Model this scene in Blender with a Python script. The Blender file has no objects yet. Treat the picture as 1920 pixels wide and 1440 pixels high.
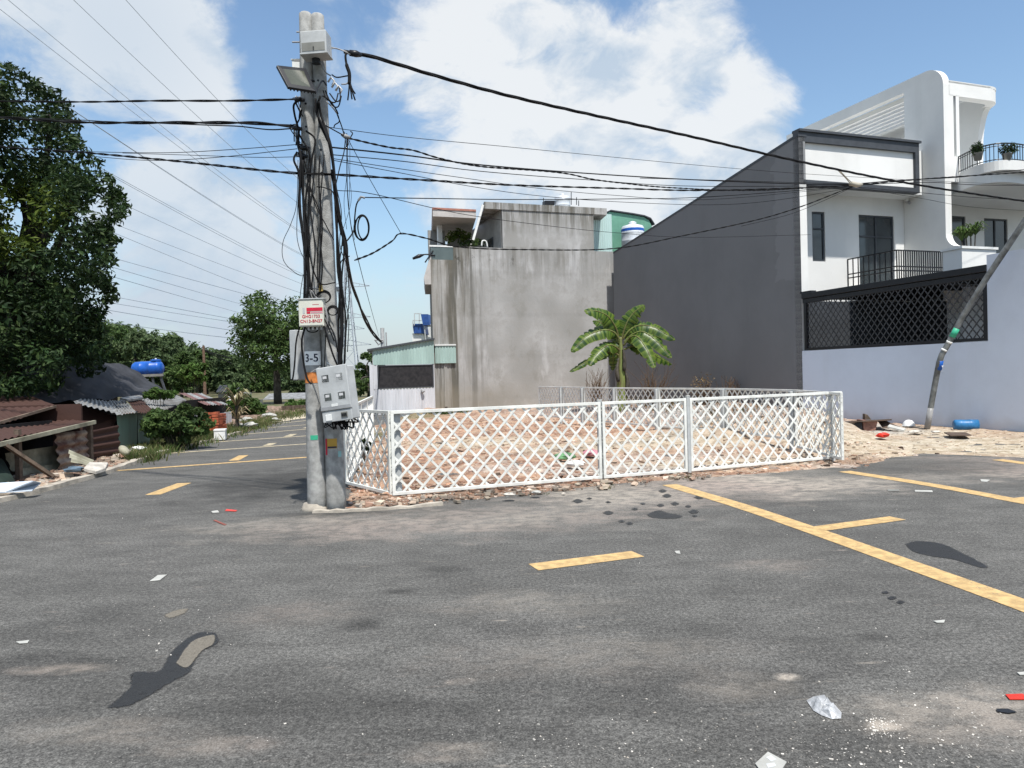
import bpy, math, random
import numpy as np
from mathutils import Vector, Matrix

# ------------------------------------------------------------------ camera
F, CX, CY, H = 1370.0, 960.0, 720.0, 1.6
PITCH = math.atan(20 / F); ROLL = math.atan(0.027)
scene = bpy.context.scene
fwd = Vector((0, math.cos(PITCH), -math.sin(PITCH)))
Rt = Vector((1, 0, 0)); Up = Rt.cross(fwd)
cr, sr = math.cos(ROLL), math.sin(ROLL)
cam_r = Rt * cr - Up * sr
cam_u = Rt * sr + Up * cr
cam_data = bpy.data.cameras.new("camera")
cam = bpy.data.objects.new("camera", cam_data)
scene.collection.objects.link(cam)
cam_data.sensor_width = 36; cam_data.lens = 36 * F / 1920
cam_data.clip_start = 0.05; cam_data.clip_end = 3000
cam.matrix_world = Matrix(((cam_r.x, cam_u.x, -fwd.x, 0), (cam_r.y, cam_u.y, -fwd.y, 0),
                           (cam_r.z, cam_u.z, -fwd.z, H), (0, 0, 0, 1)))
scene.camera = cam
CAM = Vector((0, 0, H))
scene.view_settings.view_transform = 'Standard'
scene.view_settings.look = 'None'
scene.view_settings.gamma = 1
scene.view_settings.exposure = 0.7

def ray(px, py):
    return (fwd * F + cam_r * (px - CX) + cam_u * (CY - py)).normalized()
def G(px, py, z=0.0):                      # a point on the level plane z
    d = ray(px, py); return CAM + d * ((z - H) / d.z)
def AY(px, py, Y):                         # a point Y metres ahead
    d = ray(px, py); return CAM + d * (Y / d.y)
def AX(px, py, X):
    d = ray(px, py); return CAM + d * (X / d.x)
def PL(px, py, P0, D):                     # a point on the vertical plane through P0 along D
    d = ray(px, py); n = Vector((-D.y, D.x, 0)); return CAM + d * ((P0 - CAM).dot(n) / d.dot(n))

# ------------------------------------------------------------------ sky
SUN_EL, SUN_AZ = math.radians(64), math.radians(160)      # azimuth clockwise from +Y
world = bpy.data.worlds.new("World"); scene.world = world; world.use_nodes = True
nt = world.node_tree; nt.nodes.clear()
def N(t, ty, **kw):
    n = t.nodes.new(ty)
    for k, v in kw.items():
        if k == 'i':
            for a, b in v.items(): n.inputs[a].default_value = b
        else: setattr(n, k, v)
    return n
def M(t, op, a, b=None, c=None, clamp=False):
    n = t.nodes.new('ShaderNodeMath'); n.operation = op; n.use_clamp = clamp
    for i, v in enumerate((a, b, c)):
        if v is None: continue
        if isinstance(v, (int, float)): n.inputs[i].default_value = v
        else: t.links.new(v, n.inputs[i])
    return n.outputs[0]
L = nt.links.new
tc = N(nt, 'ShaderNodeTexCoord').outputs['Generated']
sky = N(nt, 'ShaderNodeTexSky', sky_type='NISHITA', sun_disc=False, sun_elevation=SUN_EL, sun_rotation=SUN_AZ)
sky.air_density = 1.3; sky.dust_density = 0.6; sky.ozone_density = 1.6
mp = N(nt, 'ShaderNodeMapping'); L(tc, mp.inputs[0]); mp.inputs['Scale'].default_value = (1, 1, 1.5)
n1 = N(nt, 'ShaderNodeTexNoise', i={'Scale': 4.6, 'Detail': 14, 'Roughness': .63, 'Distortion': .5}); L(mp.outputs[0], n1.inputs['Vector'])
n2 = N(nt, 'ShaderNodeTexNoise', i={'Scale': 6.5, 'Detail': 9, 'Roughness': .6, 'Distortion': .2}); L(mp.outputs[0], n2.inputs['Vector'])
BLUE = [(500, 60, 70, .55), (505, 170, 65, .55), (510, 270, 50, .42), (520, 0, 50, .3), (690, 0, 50, .3), (1165, 15, 40, .5),
        (1700, 60, 260, .75), (1560, 60, 120, .5), (1640, 230, 150, .5), (1420, 15, 45, .35), (1900, 200, 200, .5), (690, 260, 80, .45), (700, 400, 90, .45),
        (270, 200, 60, .34), (170, 260, 60, .3), (380, 255, 60, .3), (1000, 170, 60, .12), (1330, 190, 45, .34), (720, 560, 60, .25),
        (40, 100, 80, .3), (620, 180, 40, .3), (1240, 300, 60, .22), (330, 560, 120, .14), (2300, 200, 330, .5), (740, 480, 60, .35)]
WHITE = [(330, 120, 90, .32), (385, 195, 55, .32), (340, 30, 70, .3), (1440, 300, 90, .25), (300, 440, 150, .3), (90, 60, 130, .22), (260, 330, 90, .25), (450, 560, 120, .25), (620, 60, 50, .0), (1000, 300, 140, .2), (1180, 160, 120, .2), (1350, 280, 130, .36), (1470, 215, 70, .36), (1250, 390, 120, .25), (1000, 20, 120, .3), (300, 100, 110, .22), (100, 30, 120, .22), (480, 380, 70, .22), (900, 120, 160, .35), (1250, 70, 110, .35), (1420, 220, 90, .34), (1120, 300, 150, .3), (330, 380, 90, .3), (420, 470, 120, .25),
         (180, 60, 120, .25), (390, 150, 60, .22), (1520, 160, 40, .3), (780, 400, 35, .3), (1890, 255, 50, .35), (1370, 60, 60, .2), (560, 620, 160, .1)]
acc = None
for sign, lst in ((-1, BLUE), (1, WHITE)):
    for px, py, r, w in lst:
        c = ray(px, py)
        vd = N(nt, 'ShaderNodeVectorMath', operation='DISTANCE'); L(tc, vd.inputs[0]); vd.inputs[1].default_value = c
        mr = N(nt, 'ShaderNodeMapRange', interpolation_type='SMOOTHSTEP')
        L(vd.outputs['Value'], mr.inputs[0])
        mr.inputs[1].default_value = 1.7 * r / F; mr.inputs[2].default_value = 0
        mr.inputs[3].default_value = 0; mr.inputs[4].default_value = sign * w
        acc = mr.outputs[0] if acc is None else M(nt, 'ADD', acc, mr.outputs[0])
n3 = N(nt, 'ShaderNodeTexNoise', i={'Scale': 13.0, 'Detail': 9, 'Roughness': .62, 'Distortion': .6}); L(mp.outputs[0], n3.inputs['Vector'])
dens = M(nt, 'ADD', M(nt, 'ADD', M(nt, 'MULTIPLY', M(nt, 'SUBTRACT', n3.outputs[0], .5), 1.5), M(nt, 'MULTIPLY', M(nt, 'SUBTRACT', n1.outputs[0], .5), 2.7)), M(nt, 'ADD', .62, acc))
cov = N(nt, 'ShaderNodeMapRange', interpolation_type='SMOOTHSTEP'); L(dens, cov.inputs[0])
cov.inputs[1].default_value = .26; cov.inputs[2].default_value = 1.15
shade = N(nt, 'ShaderNodeMapRange'); L(M(nt, 'ADD', n2.outputs[0], M(nt, 'ADD', M(nt, 'MULTIPLY', dens, .10), M(nt, 'MULTIPLY', M(nt, 'SUBTRACT', n3.outputs[0], .5), .35))), shade.inputs[0])
shade.inputs[1].default_value = .46; shade.inputs[2].default_value = .64
dim = None
for px, py, r in ((350, 520, 420), (60, 300, 330), (500, 650, 300), (200, 60, 250)):
    vd = N(nt, 'ShaderNodeVectorMath', operation='DISTANCE'); L(tc, vd.inputs[0]); vd.inputs[1].default_value = ray(px, py)
    mr = N(nt, 'ShaderNodeMapRange', interpolation_type='SMOOTHSTEP', i={1: 1.3 * r / F, 2: 0, 3: 0, 4: .62}); L(vd.outputs['Value'], mr.inputs[0])
    dim = mr.outputs[0] if dim is None else M(nt, 'MAXIMUM', dim, mr.outputs[0])
shd = M(nt, 'MULTIPLY', shade.outputs[0], M(nt, 'SUBTRACT', 1.0, dim))
cc = N(nt, 'ShaderNodeMix', data_type='RGBA'); L(shd, cc.inputs[0])
cc.inputs[6].default_value = (4.3, 5.1, 6.0, 1); cc.inputs[7].default_value = (6.8, 7.0, 7.15, 1)
skm = N(nt, 'ShaderNodeMix', data_type='RGBA', blend_type='MULTIPLY', i={0: 1.0}); L(sky.outputs[0], skm.inputs[6]); skm.inputs[7].default_value = (1.12, 1.2, 1.26, 1)
fin = N(nt, 'ShaderNodeMix', data_type='RGBA'); L(M(nt, 'MULTIPLY', cov.outputs[0], .93), fin.inputs[0]); L(skm.outputs[2], fin.inputs[6]); L(cc.outputs[2], fin.inputs[7])
sz = N(nt, 'ShaderNodeSeparateXYZ'); L(tc, sz.inputs[0])
hz = N(nt, 'ShaderNodeMapRange', interpolation_type='SMOOTHSTEP', i={1: .22, 2: .0, 3: 0, 4: .75}); L(sz.outputs[2], hz.inputs[0])
hm = N(nt, 'ShaderNodeMix', data_type='RGBA'); L(hz.outputs[0], hm.inputs[0]); L(fin.outputs[2], hm.inputs[6]); hm.inputs[7].default_value = (3.9, 4.55, 5.5, 1)
bg = N(nt, 'ShaderNodeBackground', i={'Strength': .08}); L(hm.outputs[2], bg.inputs[0])
wo = N(nt, 'ShaderNodeOutputWorld'); L(bg.outputs[0], wo.inputs[0])

sun_d = bpy.data.lights.new("sun", 'SUN'); sun_d.energy = 4.0; sun_d.angle = math.radians(1.2); sun_d.color = (1, .96, .9)
sun = bpy.data.objects.new("sun", sun_d); scene.collection.objects.link(sun)
sdir = Vector((math.sin(SUN_AZ) * math.cos(SUN_EL), math.cos(SUN_AZ) * math.cos(SUN_EL), math.sin(SUN_EL)))
sun.rotation_euler = sdir.to_track_quat('Z', 'Y').to_euler(); sun.location = (0, -5, 30)

# ------------------------------------------------------------------ mesh helpers
class Fr:                                   # a local frame: o + x*ax + y*ay + z*az
    def __init__(s, o, ax=(1, 0, 0), ay=(0, 1, 0), az=(0, 0, 1)):
        s.o, s.x, s.y, s.z = Vector(o), Vector(ax), Vector(ay), Vector(az)
    def p(s, a, b, c): return s.o + s.x * a + s.y * b + s.z * c
W0 = Fr((0, 0, 0))
def frame_dir(P0, D): return Fr(P0, D, Vector((-D.y, D.x, 0)), (0, 0, 1))
class MB:
    def __init__(s): s.v = []; s.f = []
    def add(s, vs, fs):
        n = len(s.v); s.v += [tuple(v) for v in vs]; s.f += [tuple(n + i for i in f) for f in fs]; return s
    def box(s, fr, x0, x1, y0, y1, z0, z1):
        vs = [fr.p(x, y, z) for z in (z0, z1) for y in (y0, y1) for x in (x0, x1)]
        return s.add(vs, [(0, 2, 3, 1), (4, 5, 7, 6), (0, 1, 5, 4), (2, 6, 7, 3), (0, 4, 6, 2), (1, 3, 7, 5)])
    def poly(s, pts): return s.add(pts, [tuple(range(len(pts)))])
    def prism(s, pts, off):
        off = Vector(off); n = len(pts); vs = [Vector(p) for p in pts] + [Vector(p) + off for p in pts]
        return s.add(vs, [tuple(range(n)), tuple(range(2 * n - 1, n - 1, -1))] + [(i, n + i, n + (i + 1) % n, (i + 1) % n) for i in range(n)])
    def bar(s, a, b, w, t, up=(0, 0, 1)):   # rectangular bar from a to b, w across, t deep
        a, b = Vector(a), Vector(b); d = (b - a).normalized(); u = Vector(up); x = d.cross(u)
        if x.length < 1e-4: x = d.cross(Vector((1, 0, 0)))
        x.normalize(); y = x.cross(d).normalized()
        vs = [p + x * i * w / 2 + y * j * t / 2 for p in (a, b) for i, j in ((-1, -1), (1, -1), (1, 1), (-1, 1))]
        return s.add(vs, [(0, 3, 2, 1), (4, 5, 6, 7), (0, 1, 5, 4), (1, 2, 6, 5), (2, 3, 7, 6), (3, 0, 4, 7)])
    def tube(s, pts, r, seg=8, caps=True):
        pts = [Vector(p) for p in pts]; n = len(pts)
        rs = r if isinstance(r, (list, tuple)) else [r] * n
        nx = None; vs = []
        for i, p in enumerate(pts):
            d = (pts[min(i + 1, n - 1)] - pts[max(i - 1, 0)])
            if d.length < 1e-9: d = Vector((0, 0, 1))
            d.normalize()
            if nx is None:
                nx = d.cross(Vector((0, 0, 1)))
                if nx.length < .05: nx = d.cross(Vector((1, 0, 0)))
            nx = nx - d * nx.dot(d)
            if nx.length < 1e-5: nx = d.orthogonal()
            nx.normalize(); ny = d.cross(nx)
            for k in range(seg):
                a = 2 * math.pi * k / seg; vs.append(p + (nx * math.cos(a) + ny * math.sin(a)) * rs[i])
        fs = [(i * seg + k, i * seg + (k + 1) % seg, (i + 1) * seg + (k + 1) % seg, (i + 1) * seg + k) for i in range(n - 1) for k in range(seg)]
        if caps: fs += [tuple(range(seg - 1, -1, -1)), tuple((n - 1) * seg + k for k in range(seg))]
        return s.add(vs, fs)
    def lathe(s, fr, prof, seg=20):          # prof: (r, z)
        vs = [fr.p(r * math.cos(2 * math.pi * k / seg), r * math.sin(2 * math.pi * k / seg), z) for r, z in prof for k in range(seg)]
        n = len(prof)
        fs = [(i * seg + k, i * seg + (k + 1) % seg, (i + 1) * seg + (k + 1) % seg, (i + 1) * seg + k) for i in range(n - 1) for k in range(seg)]
        fs += [tuple(range(seg - 1, -1, -1)), tuple((n - 1) * seg + k for k in range(seg))]
        return s.add(vs, fs)
    def corr(s, P, U, V, pitch=.08, amp=.012, nv=3, jit=0, seed=0):   # corrugated sheet spanning U x V from P, waves across U
        P, U, V = Vector(P), Vector(U), Vector(V); n = max(4, int(U.length / pitch) * 6); nrm = U.cross(V).normalized(); rnd = random.Random(seed)
        vs = []
        for j in range(nv + 1):
            e = rnd.uniform(-jit, jit)
            for i in range(n + 1):
                t = i / n; w = amp * math.sin(2 * math.pi * t * U.length / pitch) + jit * math.sin(3.1 * t * 2 + j * 1.3 + seed)
                vs.append(P + U * t + V * (j / nv) + nrm * (w + e * .4))
        s.add(vs, [(j * (n + 1) + i, j * (n + 1) + i + 1, (j + 1) * (n + 1) + i + 1, (j + 1) * (n + 1) + i) for j in range(nv) for i in range(n)])
        return s
    def wall(s, fr, x0, x1, z0, z1, th, holes=()):      # wall slab y in [0, th] with rectangular holes (x0,x1,z0,z1)
        xs = sorted({x0, x1} | {h[0] for h in holes} | {h[1] for h in holes}); zs = sorted({z0, z1} | {h[2] for h in holes} | {h[3] for h in holes})
        def solid(i, j):
            if i < 0 or j < 0 or i >= len(xs) - 1 or j >= len(zs) - 1: return False
            cx, cz = (xs[i] + xs[i + 1]) / 2, (zs[j] + zs[j + 1]) / 2
            return not any(h[0] < cx < h[1] and h[2] < cz < h[3] for h in holes)
        for i in range(len(xs) - 1):
            for j in range(len(zs) - 1):
                if not solid(i, j): continue
                a, b, c, d = xs[i], xs[i + 1], zs[j], zs[j + 1]
                s.poly([fr.p(a, 0, c), fr.p(b, 0, c), fr.p(b, 0, d), fr.p(a, 0, d)]); s.poly([fr.p(a, th, d), fr.p(b, th, d), fr.p(b, th, c), fr.p(a, th, c)])
                if not solid(i - 1, j): s.poly([fr.p(a, 0, c), fr.p(a, 0, d), fr.p(a, th, d), fr.p(a, th, c)])
                if not solid(i + 1, j): s.poly([fr.p(b, 0, d), fr.p(b, 0, c), fr.p(b, th, c), fr.p(b, th, d)])
                if not solid(i, j - 1): s.poly([fr.p(b, 0, c), fr.p(a, 0, c), fr.p(a, th, c), fr.p(b, th, c)])
                if not solid(i, j + 1): s.poly([fr.p(a, 0, d), fr.p(b, 0, d), fr.p(b, th, d), fr.p(a, th, d)])
        return s
def link(o): scene.collection.objects.link(o); return o
def tag(o, label=None, cat=None, group=None, kind=None):
    if label: o['label'] = label
    if cat: o['category'] = cat
    if group: o['group'] = group
    if kind: o['kind'] = kind
    return o
def mesh_obj(name, v, f, mat, parent=None, smooth=False, bevel=0, loc=None):
    o0 = Vector(parent['_o']) if parent is not None else Vector(loc if loc is not None else (0, 0, 0))
    arr = np.array(v, dtype=np.float64).reshape(-1, 3) - np.array(o0)
    me = bpy.data.meshes.new(name); me.from_pydata(arr.tolist(), [], f)
    me.validate(); me.update()
    if smooth: me.shade_smooth()
    me.materials.append(mat)
    o = link(bpy.data.objects.new(name, me))
    if parent is not None: o.parent = parent; o['_o'] = list(o0)
    else: o.location = o0; o['_o'] = list(o0)
    if bevel:
        b = o.modifiers.new('bevel', 'BEVEL'); b.width = bevel; b.segments = 2; b.limit_method = 'ANGLE'; b.angle_limit = .7
        b.harden_normals = False
    return o
def B(mb, name, mat, parent=None, smooth=False, bevel=0, loc=None): return mesh_obj(name, mb.v, mb.f, mat, parent, smooth, bevel, loc)
def thing(name, loc, label, cat, group=None):
    o = link(bpy.data.objects.new(name, None)); o.location = loc; o.empty_display_size = .3; o['_o'] = list(Vector(loc))
    return tag(o, label, cat, group)
def spline(pts, n=10):
    pts = [Vector(p) for p in pts]
    if len(pts) < 3: return [pts[0].lerp(pts[1], i / n) for i in range(n + 1)]
    P = [pts[0] * 2 - pts[1]] + pts + [pts[-1] * 2 - pts[-2]]; out = []
    for i in range(1, len(P) - 2):
        a, b, c, d = P[i - 1:i + 3]
        for k in range(n):
            t = k / n
            out.append(.5 * ((2 * b) + (c - a) * t + (2 * a - 5 * b + 4 * c - d) * t * t + (3 * b - a - 3 * c + d) * t ** 3))
    return out + [pts[-1]]

# ------------------------------------------------------------------ materials
def mat(name, col, rough=.8, var=.15, scale=3.0, col2=None, bump=0.0, bscale=60, metal=0, spec=.3, streak=0, detail=6, coat=0):
    m = bpy.data.materials.new(name); m.use_nodes = True; t = m.node_tree; t.nodes.clear(); K = t.links.new
    p = N(t, 'ShaderNodeBsdfPrincipled', i={'Roughness': rough, 'Metallic': metal, 'Specular IOR Level': spec}); o = N(t, 'ShaderNodeOutputMaterial'); K(p.outputs[0], o.inputs[0])
    g = N(t, 'ShaderNodeNewGeometry').outputs['Position']
    mp = N(t, 'ShaderNodeMapping'); K(g, mp.inputs[0])
    if streak: mp.inputs['Scale'].default_value = (1, 1, 1 / streak)
    n = N(t, 'ShaderNodeTexNoise', i={'Scale': scale, 'Detail': detail, 'Roughness': .6}); K(mp.outputs[0], n.inputs['Vector'])
    c2 = col2 or tuple(c * (1 - var * 2) for c in col); c1 = col if col2 else tuple(min(1, c * (1 + var * .5)) for c in col)
    r = N(t, 'ShaderNodeValToRGB'); K(n.outputs[0], r.inputs[0]); r.color_ramp.elements[0].position = .36; r.color_ramp.elements[1].position = .64
    r.color_ramp.elements[0].color = (*c2, 1); r.color_ramp.elements[1].color = (*c1, 1)
    K(r.outputs[0], p.inputs['Base Color'])
    if coat: p.inputs['Coat Weight'].default_value = coat
    if bump:
        bn = N(t, 'ShaderNodeTexNoise', i={'Scale': bscale, 'Detail': 6}); K(g, bn.inputs['Vector'])
        b = N(t, 'ShaderNodeBump', i={'Strength': bump, 'Distance': .01}); K(bn.outputs[0], b.inputs['Height']); K(b.outputs[0], p.inputs['Normal'])
    m['p'] = 1
    return m
def leafmat(name, cols, trans=.35, rough=.6):
    m = bpy.data.materials.new(name); m.use_nodes = True; t = m.node_tree; t.nodes.clear(); K = t.links.new
    g = N(t, 'ShaderNodeNewGeometry'); r = N(t, 'ShaderNodeValToRGB'); K(g.outputs['Random Per Island'], r.inputs[0])
    els = r.color_ramp.elements
    for i, c in enumerate(cols):
        e = els[i] if i < 2 else els.new(1)
        e.position = i / (len(cols) - 1); e.color = (*c, 1)
    n = N(t, 'ShaderNodeTexNoise', i={'Scale': .9, 'Detail': 3}); K(g.outputs['Position'], n.inputs['Vector'])
    mr = N(t, 'ShaderNodeMapRange', i={1: .35, 2: .65, 3: .6, 4: 1.35}); K(n.outputs[0], mr.inputs[0])
    vm = N(t, 'ShaderNodeVectorMath', operation='SCALE'); K(r.outputs[0], vm.inputs[0]); K(mr.outputs[0], vm.inputs['Scale'])
    p = N(t, 'ShaderNodeBsdfPrincipled', i={'Roughness': rough, 'Specular IOR Level': .2}); K(vm.outputs[0], p.inputs['Base Color'])
    tr = N(t, 'ShaderNodeBsdfTranslucent'); K(vm.outputs[0], tr.inputs[0])
    mx = N(t, 'ShaderNodeMixShader', i={0: trans}); K(p.outputs[0], mx.inputs[1]); K(tr.outputs[0], mx.inputs[2])
    o = N(t, 'ShaderNodeOutputMaterial'); K(mx.outputs[0], o.inputs[0]); return m
def wallmat(name, col, dirt, zd=.8, amt=.6, streak=.25, patch=None):
    m = bpy.data.materials.new(name); m.use_nodes = True; t = m.node_tree; t.nodes.clear(); K = t.links.new
    pos = N(t, 'ShaderNodeNewGeometry').outputs['Position']
    def noise(sc, det=5, scl=(1, 1, 1)):
        mp = N(t, 'ShaderNodeMapping'); K(pos, mp.inputs[0]); mp.inputs['Scale'].default_value = scl
        n = N(t, 'ShaderNodeTexNoise', i={'Scale': sc, 'Detail': det, 'Roughness': .6}); K(mp.outputs[0], n.inputs['Vector']); return n.outputs[0]
    def mr(x, a, b, c=0, d=1):
        r = N(t, 'ShaderNodeMapRange', interpolation_type='SMOOTHSTEP', i={1: a, 2: b, 3: c, 4: d}); K(x, r.inputs[0]); return r.outputs[0]
    def mix(f, a, b):
        n = N(t, 'ShaderNodeMix', data_type='RGBA'); K(f, n.inputs[0])
        for i, c in ((6, a), (7, b)):
            if isinstance(c, tuple): n.inputs[i].default_value = (*c, 1)
            else: K(c, n.inputs[i])
        return n.outputs[2]
    sx = N(t, 'ShaderNodeSeparateXYZ'); K(pos, sx.inputs[0]); z = sx.outputs[2]
    c = mix(mr(noise(.35, 6), .35, .65), tuple(k * .93 for k in col), tuple(min(1, k * 1.05) for k in col))
    c = mix(mr(noise(1.6, 5, (1, 1, .06)), .52, .72, 0, streak), c, dirt)
    c = mix(mr(noise(7, 6), .58, .72, 0, streak * .6), c, dirt)
    c = mix(mr(M(t, 'ADD', z, M(t, 'MULTIPLY', M(t, 'SUBTRACT', noise(1.8, 6), .5), zd * 1.6)), zd, .05, 0, amt), c, dirt)
    if patch: c = mix(patch(t, pos, noise, mr), c, tuple(k * 1.22 for k in col))
    p = N(t, 'ShaderNodeBsdfPrincipled', i={'Roughness': .88, 'Specular IOR Level': .2}); K(c, p.inputs['Base Color'])
    b = N(t, 'ShaderNodeBump', i={'Strength': .25, 'Distance': .01}); K(noise(30, 6), b.inputs['Height']); K(b.outputs[0], p.inputs['Normal'])
    o = N(t, 'ShaderNodeOutputMaterial'); K(p.outputs[0], o.inputs[0]); return m
MT = dict(
    pole=mat('pole_concrete', (.34, .34, .325), .85, .18, 9, bump=.5, bscale=90),
    black=mat('black_cable', (.010, .010, .011), .75, .2, 20, spec=.15),
    greycable=mat('grey_cable', (.25, .25, .25), .6), palecable=mat('pale_strap', (.45, .42, .35), .7),
    hv=mat('line_aluminium', (.42, .47, .56), .5), steel=mat('galvanised', (.42, .44, .46), .45, .15, 12, metal=.6),
    pylon=mat('pylon_steel', (.35, .39, .44), .6),
    white=mat('white_paint', (.72, .73, .71), .5, .06, 6), fence=mat('fence_white', (.72, .73, .69), .45, .10, 5),
    fencepost=mat('fence_post_grey', (.42, .44, .44), .5, .1, 8),
    wallwhite=mat('white_render', (.74, .77, .79), .85, .03, .7), wallgrey=mat('grey_render', (.122, .130, .146), .85, .05, .35),
    lav=mat('pale_lavender_render', (.60, .655, .76), .85, .03, .4, bump=.1, bscale=25), dark=mat('dark_trim', (.06, .066, .075), .45, .1, 4),
    blackmetal=mat('black_metal', (.014, .015, .018), .4, .1, 6), glass=mat('window_glass', (.035, .045, .05), .08, .2, 1, spec=.8),
    glassrail=mat('balcony_glass', (.09, .115, .11), .1, .1, 2, spec=.7),
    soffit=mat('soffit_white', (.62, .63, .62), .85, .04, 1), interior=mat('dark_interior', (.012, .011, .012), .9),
    mint=mat('mint_sheet', (.36, .49, .455), .5, .1, 1.5, streak=6), mintpale=mat('pale_mint_sheet', (.42, .56, .54), .5, .08, 1.5, streak=6),
    greensheet=mat('green_sheet', (.13, .30, .22), .5, .1, 1.5), shedwhite=mat('shed_white_sheet', (.58, .59, .62), .55, .12, 2.5, streak=8),
    rust=mat('rusty_sheet', (.062, .031, .024), .75, .3, 2.2, col2=(.055, .028, .022), bump=.3, bscale=20, streak=.3),
    rustpale=mat('rusty_pale_sheet', (.36, .30, .24), .65, .3, 3.2, col2=(.10, .045, .033), bump=.2),
    zinc=mat('zinc_sheet', (.30, .31, .31), .5, .3, 3.5, col2=(.13, .12, .11), metal=.1), cream=mat('cream_siding', (.34, .33, .25), .7, .25, 2.5, col2=(.15, .14, .10)),
    paleZ=mat('pale_sheet', (.55, .62, .70), .5, .1, 4), greenpanel=mat('faded_green_panel', (.17, .25, .20), .6, .12, 2, streak=6),
    tarp=mat('dark_tarp', (.038, .040, .047), .8, .25, 1.3, bump=.6, bscale=5), greentarp=mat('green_tarp', (.02, .035, .028), .8, .25, 3),
    wood=mat('weathered_wood', (.16, .12, .09), .8, .25, 6, bump=.3), plywood=mat('plywood_board', (.10, .072, .055), .8, .2, 5),
    brick=mat('red_brick', (.42, .11, .055), .85, .25, 9, bump=.3), blue=mat('blue_plastic', (.015, .10, .42), .35, .12, 5),
    drum=mat('blue_drum', (.03, .16, .36), .4, .15, 6), orange=mat('orange_paint', (.62, .22, .06), .7, .15, 25),
    green=mat('green_sticker', (.05, .42, .25), .5), yellow=mat('yellow_sticker', (.50, .30, .05), .5), red=mat('red_print', (.55, .02, .05), .5),
    redbit=mat('red_plastic', (.65, .04, .02), .4), ink=mat('dark_ink', (.02, .025, .05), .6), cabinet=mat('cream_cabinet', (.62, .62, .54), .45, .05, 8),
    greybox=mat('grey_box', (.44, .455, .455), .5, .10, 5), boxdark=mat('box_dark_grey', (.22, .22, .2), .5), meterwin=mat('meter_window', (.12, .14, .14), .12, .3, 30, spec=.8),  # boxdark is a plain dark grey
    led=mat('floodlight_lens', (.075, .08, .06), .15, .1, 8, spec=.7), yellowplug=mat('yellow_tape', (.5, .36, .12), .6),
    porcelain=mat('porcelain', (.6, .6, .6), .3), pot=mat('terracotta_pot', (.35, .10, .05), .8), soil=mat('potting_soil', (.06, .045, .03), .95),
    stainless=mat('stainless_tank', (.66, .69, .72), .32, .08, 3, metal=.25), tile=mat('roof_trim_tile', (.36, .16, .12), .7), solar=mat('blue_roof_panel', (.03, .08, .26), .3),
    trunk=mat('bark', (.07, .062, .05), .9, .3, 6, bump=.6, bscale=25), banana_stem=mat('banana_stem', (.17, .22, .06), .6, .3, 5, col2=(.10, .08, .035), streak=5),
    twig=mat('dry_twig', (.12, .08, .05), .9), paper=mat('white_paper', (.42, .42, .39), .7), plastic=mat('crumpled_plastic', (.42, .43, .44), .35, .2, 25, bump=.8, bscale=40),
    stone=mat('pale_stone', (.48, .45, .40), .9, .2, 6, bump=.6, bscale=30), block=mat('old_block', (.32, .17, .13), .9, .25, 8, bump=.5),
    kerb=mat('kerb_concrete', (.42, .38, .32), .9, .2, 4, bump=.5, bscale=40), camgrey=mat('camera_grey', (.3, .3, .3), .4),
)

# ------------------------------------------------------------------ ground, road, lot
rng = np.random.default_rng(7)
def vnoise(x, y, seed):
    r = np.random.default_rng(seed).random((257, 257))
    xi = np.floor(x).astype(int); yi = np.floor(y).astype(int); fx = x - xi; fy = y - yi
    fx = fx * fx * (3 - 2 * fx); fy = fy * fy * (3 - 2 * fy); a = xi % 256; b = yi % 256
    return (r[a, b] * (1 - fx) + r[a + 1, b] * fx) * (1 - fy) + (r[a, b + 1] * (1 - fx) + r[a + 1, b + 1] * fx) * fy
def fbm(x, y, sc, o=4, seed=1):
    s = 0; amp = .5
    for k in range(o): s = s + amp * (vnoise(x * sc * 2 ** k + 31.7 * k, y * sc * 2 ** k + 11.3 * k, seed + k) * 2 - 1); amp *= .5
    return s
def sdist(x, y, poly):                       # + inside, - outside
    P = np.array([(p[0], p[1]) for p in poly]); d = np.full(x.shape, 1e9); ins = np.zeros(x.shape, bool)
    for i in range(len(P)):
        a, b = P[i], P[(i + 1) % len(P)]; e = b - a
        t = np.clip(((x - a[0]) * e[0] + (y - a[1]) * e[1]) / (e @ e), 0, 1)
        d = np.minimum(d, np.hypot(x - a[0] - t * e[0], y - a[1] - t * e[1]))
        c = ((a[1] > y) != (b[1] > y)) & (x < (b[0] - a[0]) * (y - a[1]) / (b[1] - a[1] + 1e-12) + a[0]); ins ^= c
    return np.where(ins, d, -d)
def hfield(name, poly, zf, xs, ys, m, kind='structure'):
    X, Y = np.meshgrid(xs, ys); D = sdist(X, Y, poly); Z = zf(X, Y, D); nx = len(xs)
    keep = D > -.5
    idx = -np.ones(X.size, int); kk = keep.ravel(); idx[kk] = np.arange(kk.sum())
    v = np.stack([X.ravel()[kk], Y.ravel()[kk], Z.ravel()[kk]], 1); f = []
    for j in range(len(ys) - 1):
        b = j * nx + np.arange(nx - 1); q = np.stack([idx[b], idx[b + 1], idx[b + nx + 1], idx[b + nx]], 1); f += q[(q >= 0).all(1)].tolist()
    o = mesh_obj(name, v, f, m, smooth=True); tag(o, kind=kind)
    return o

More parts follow.
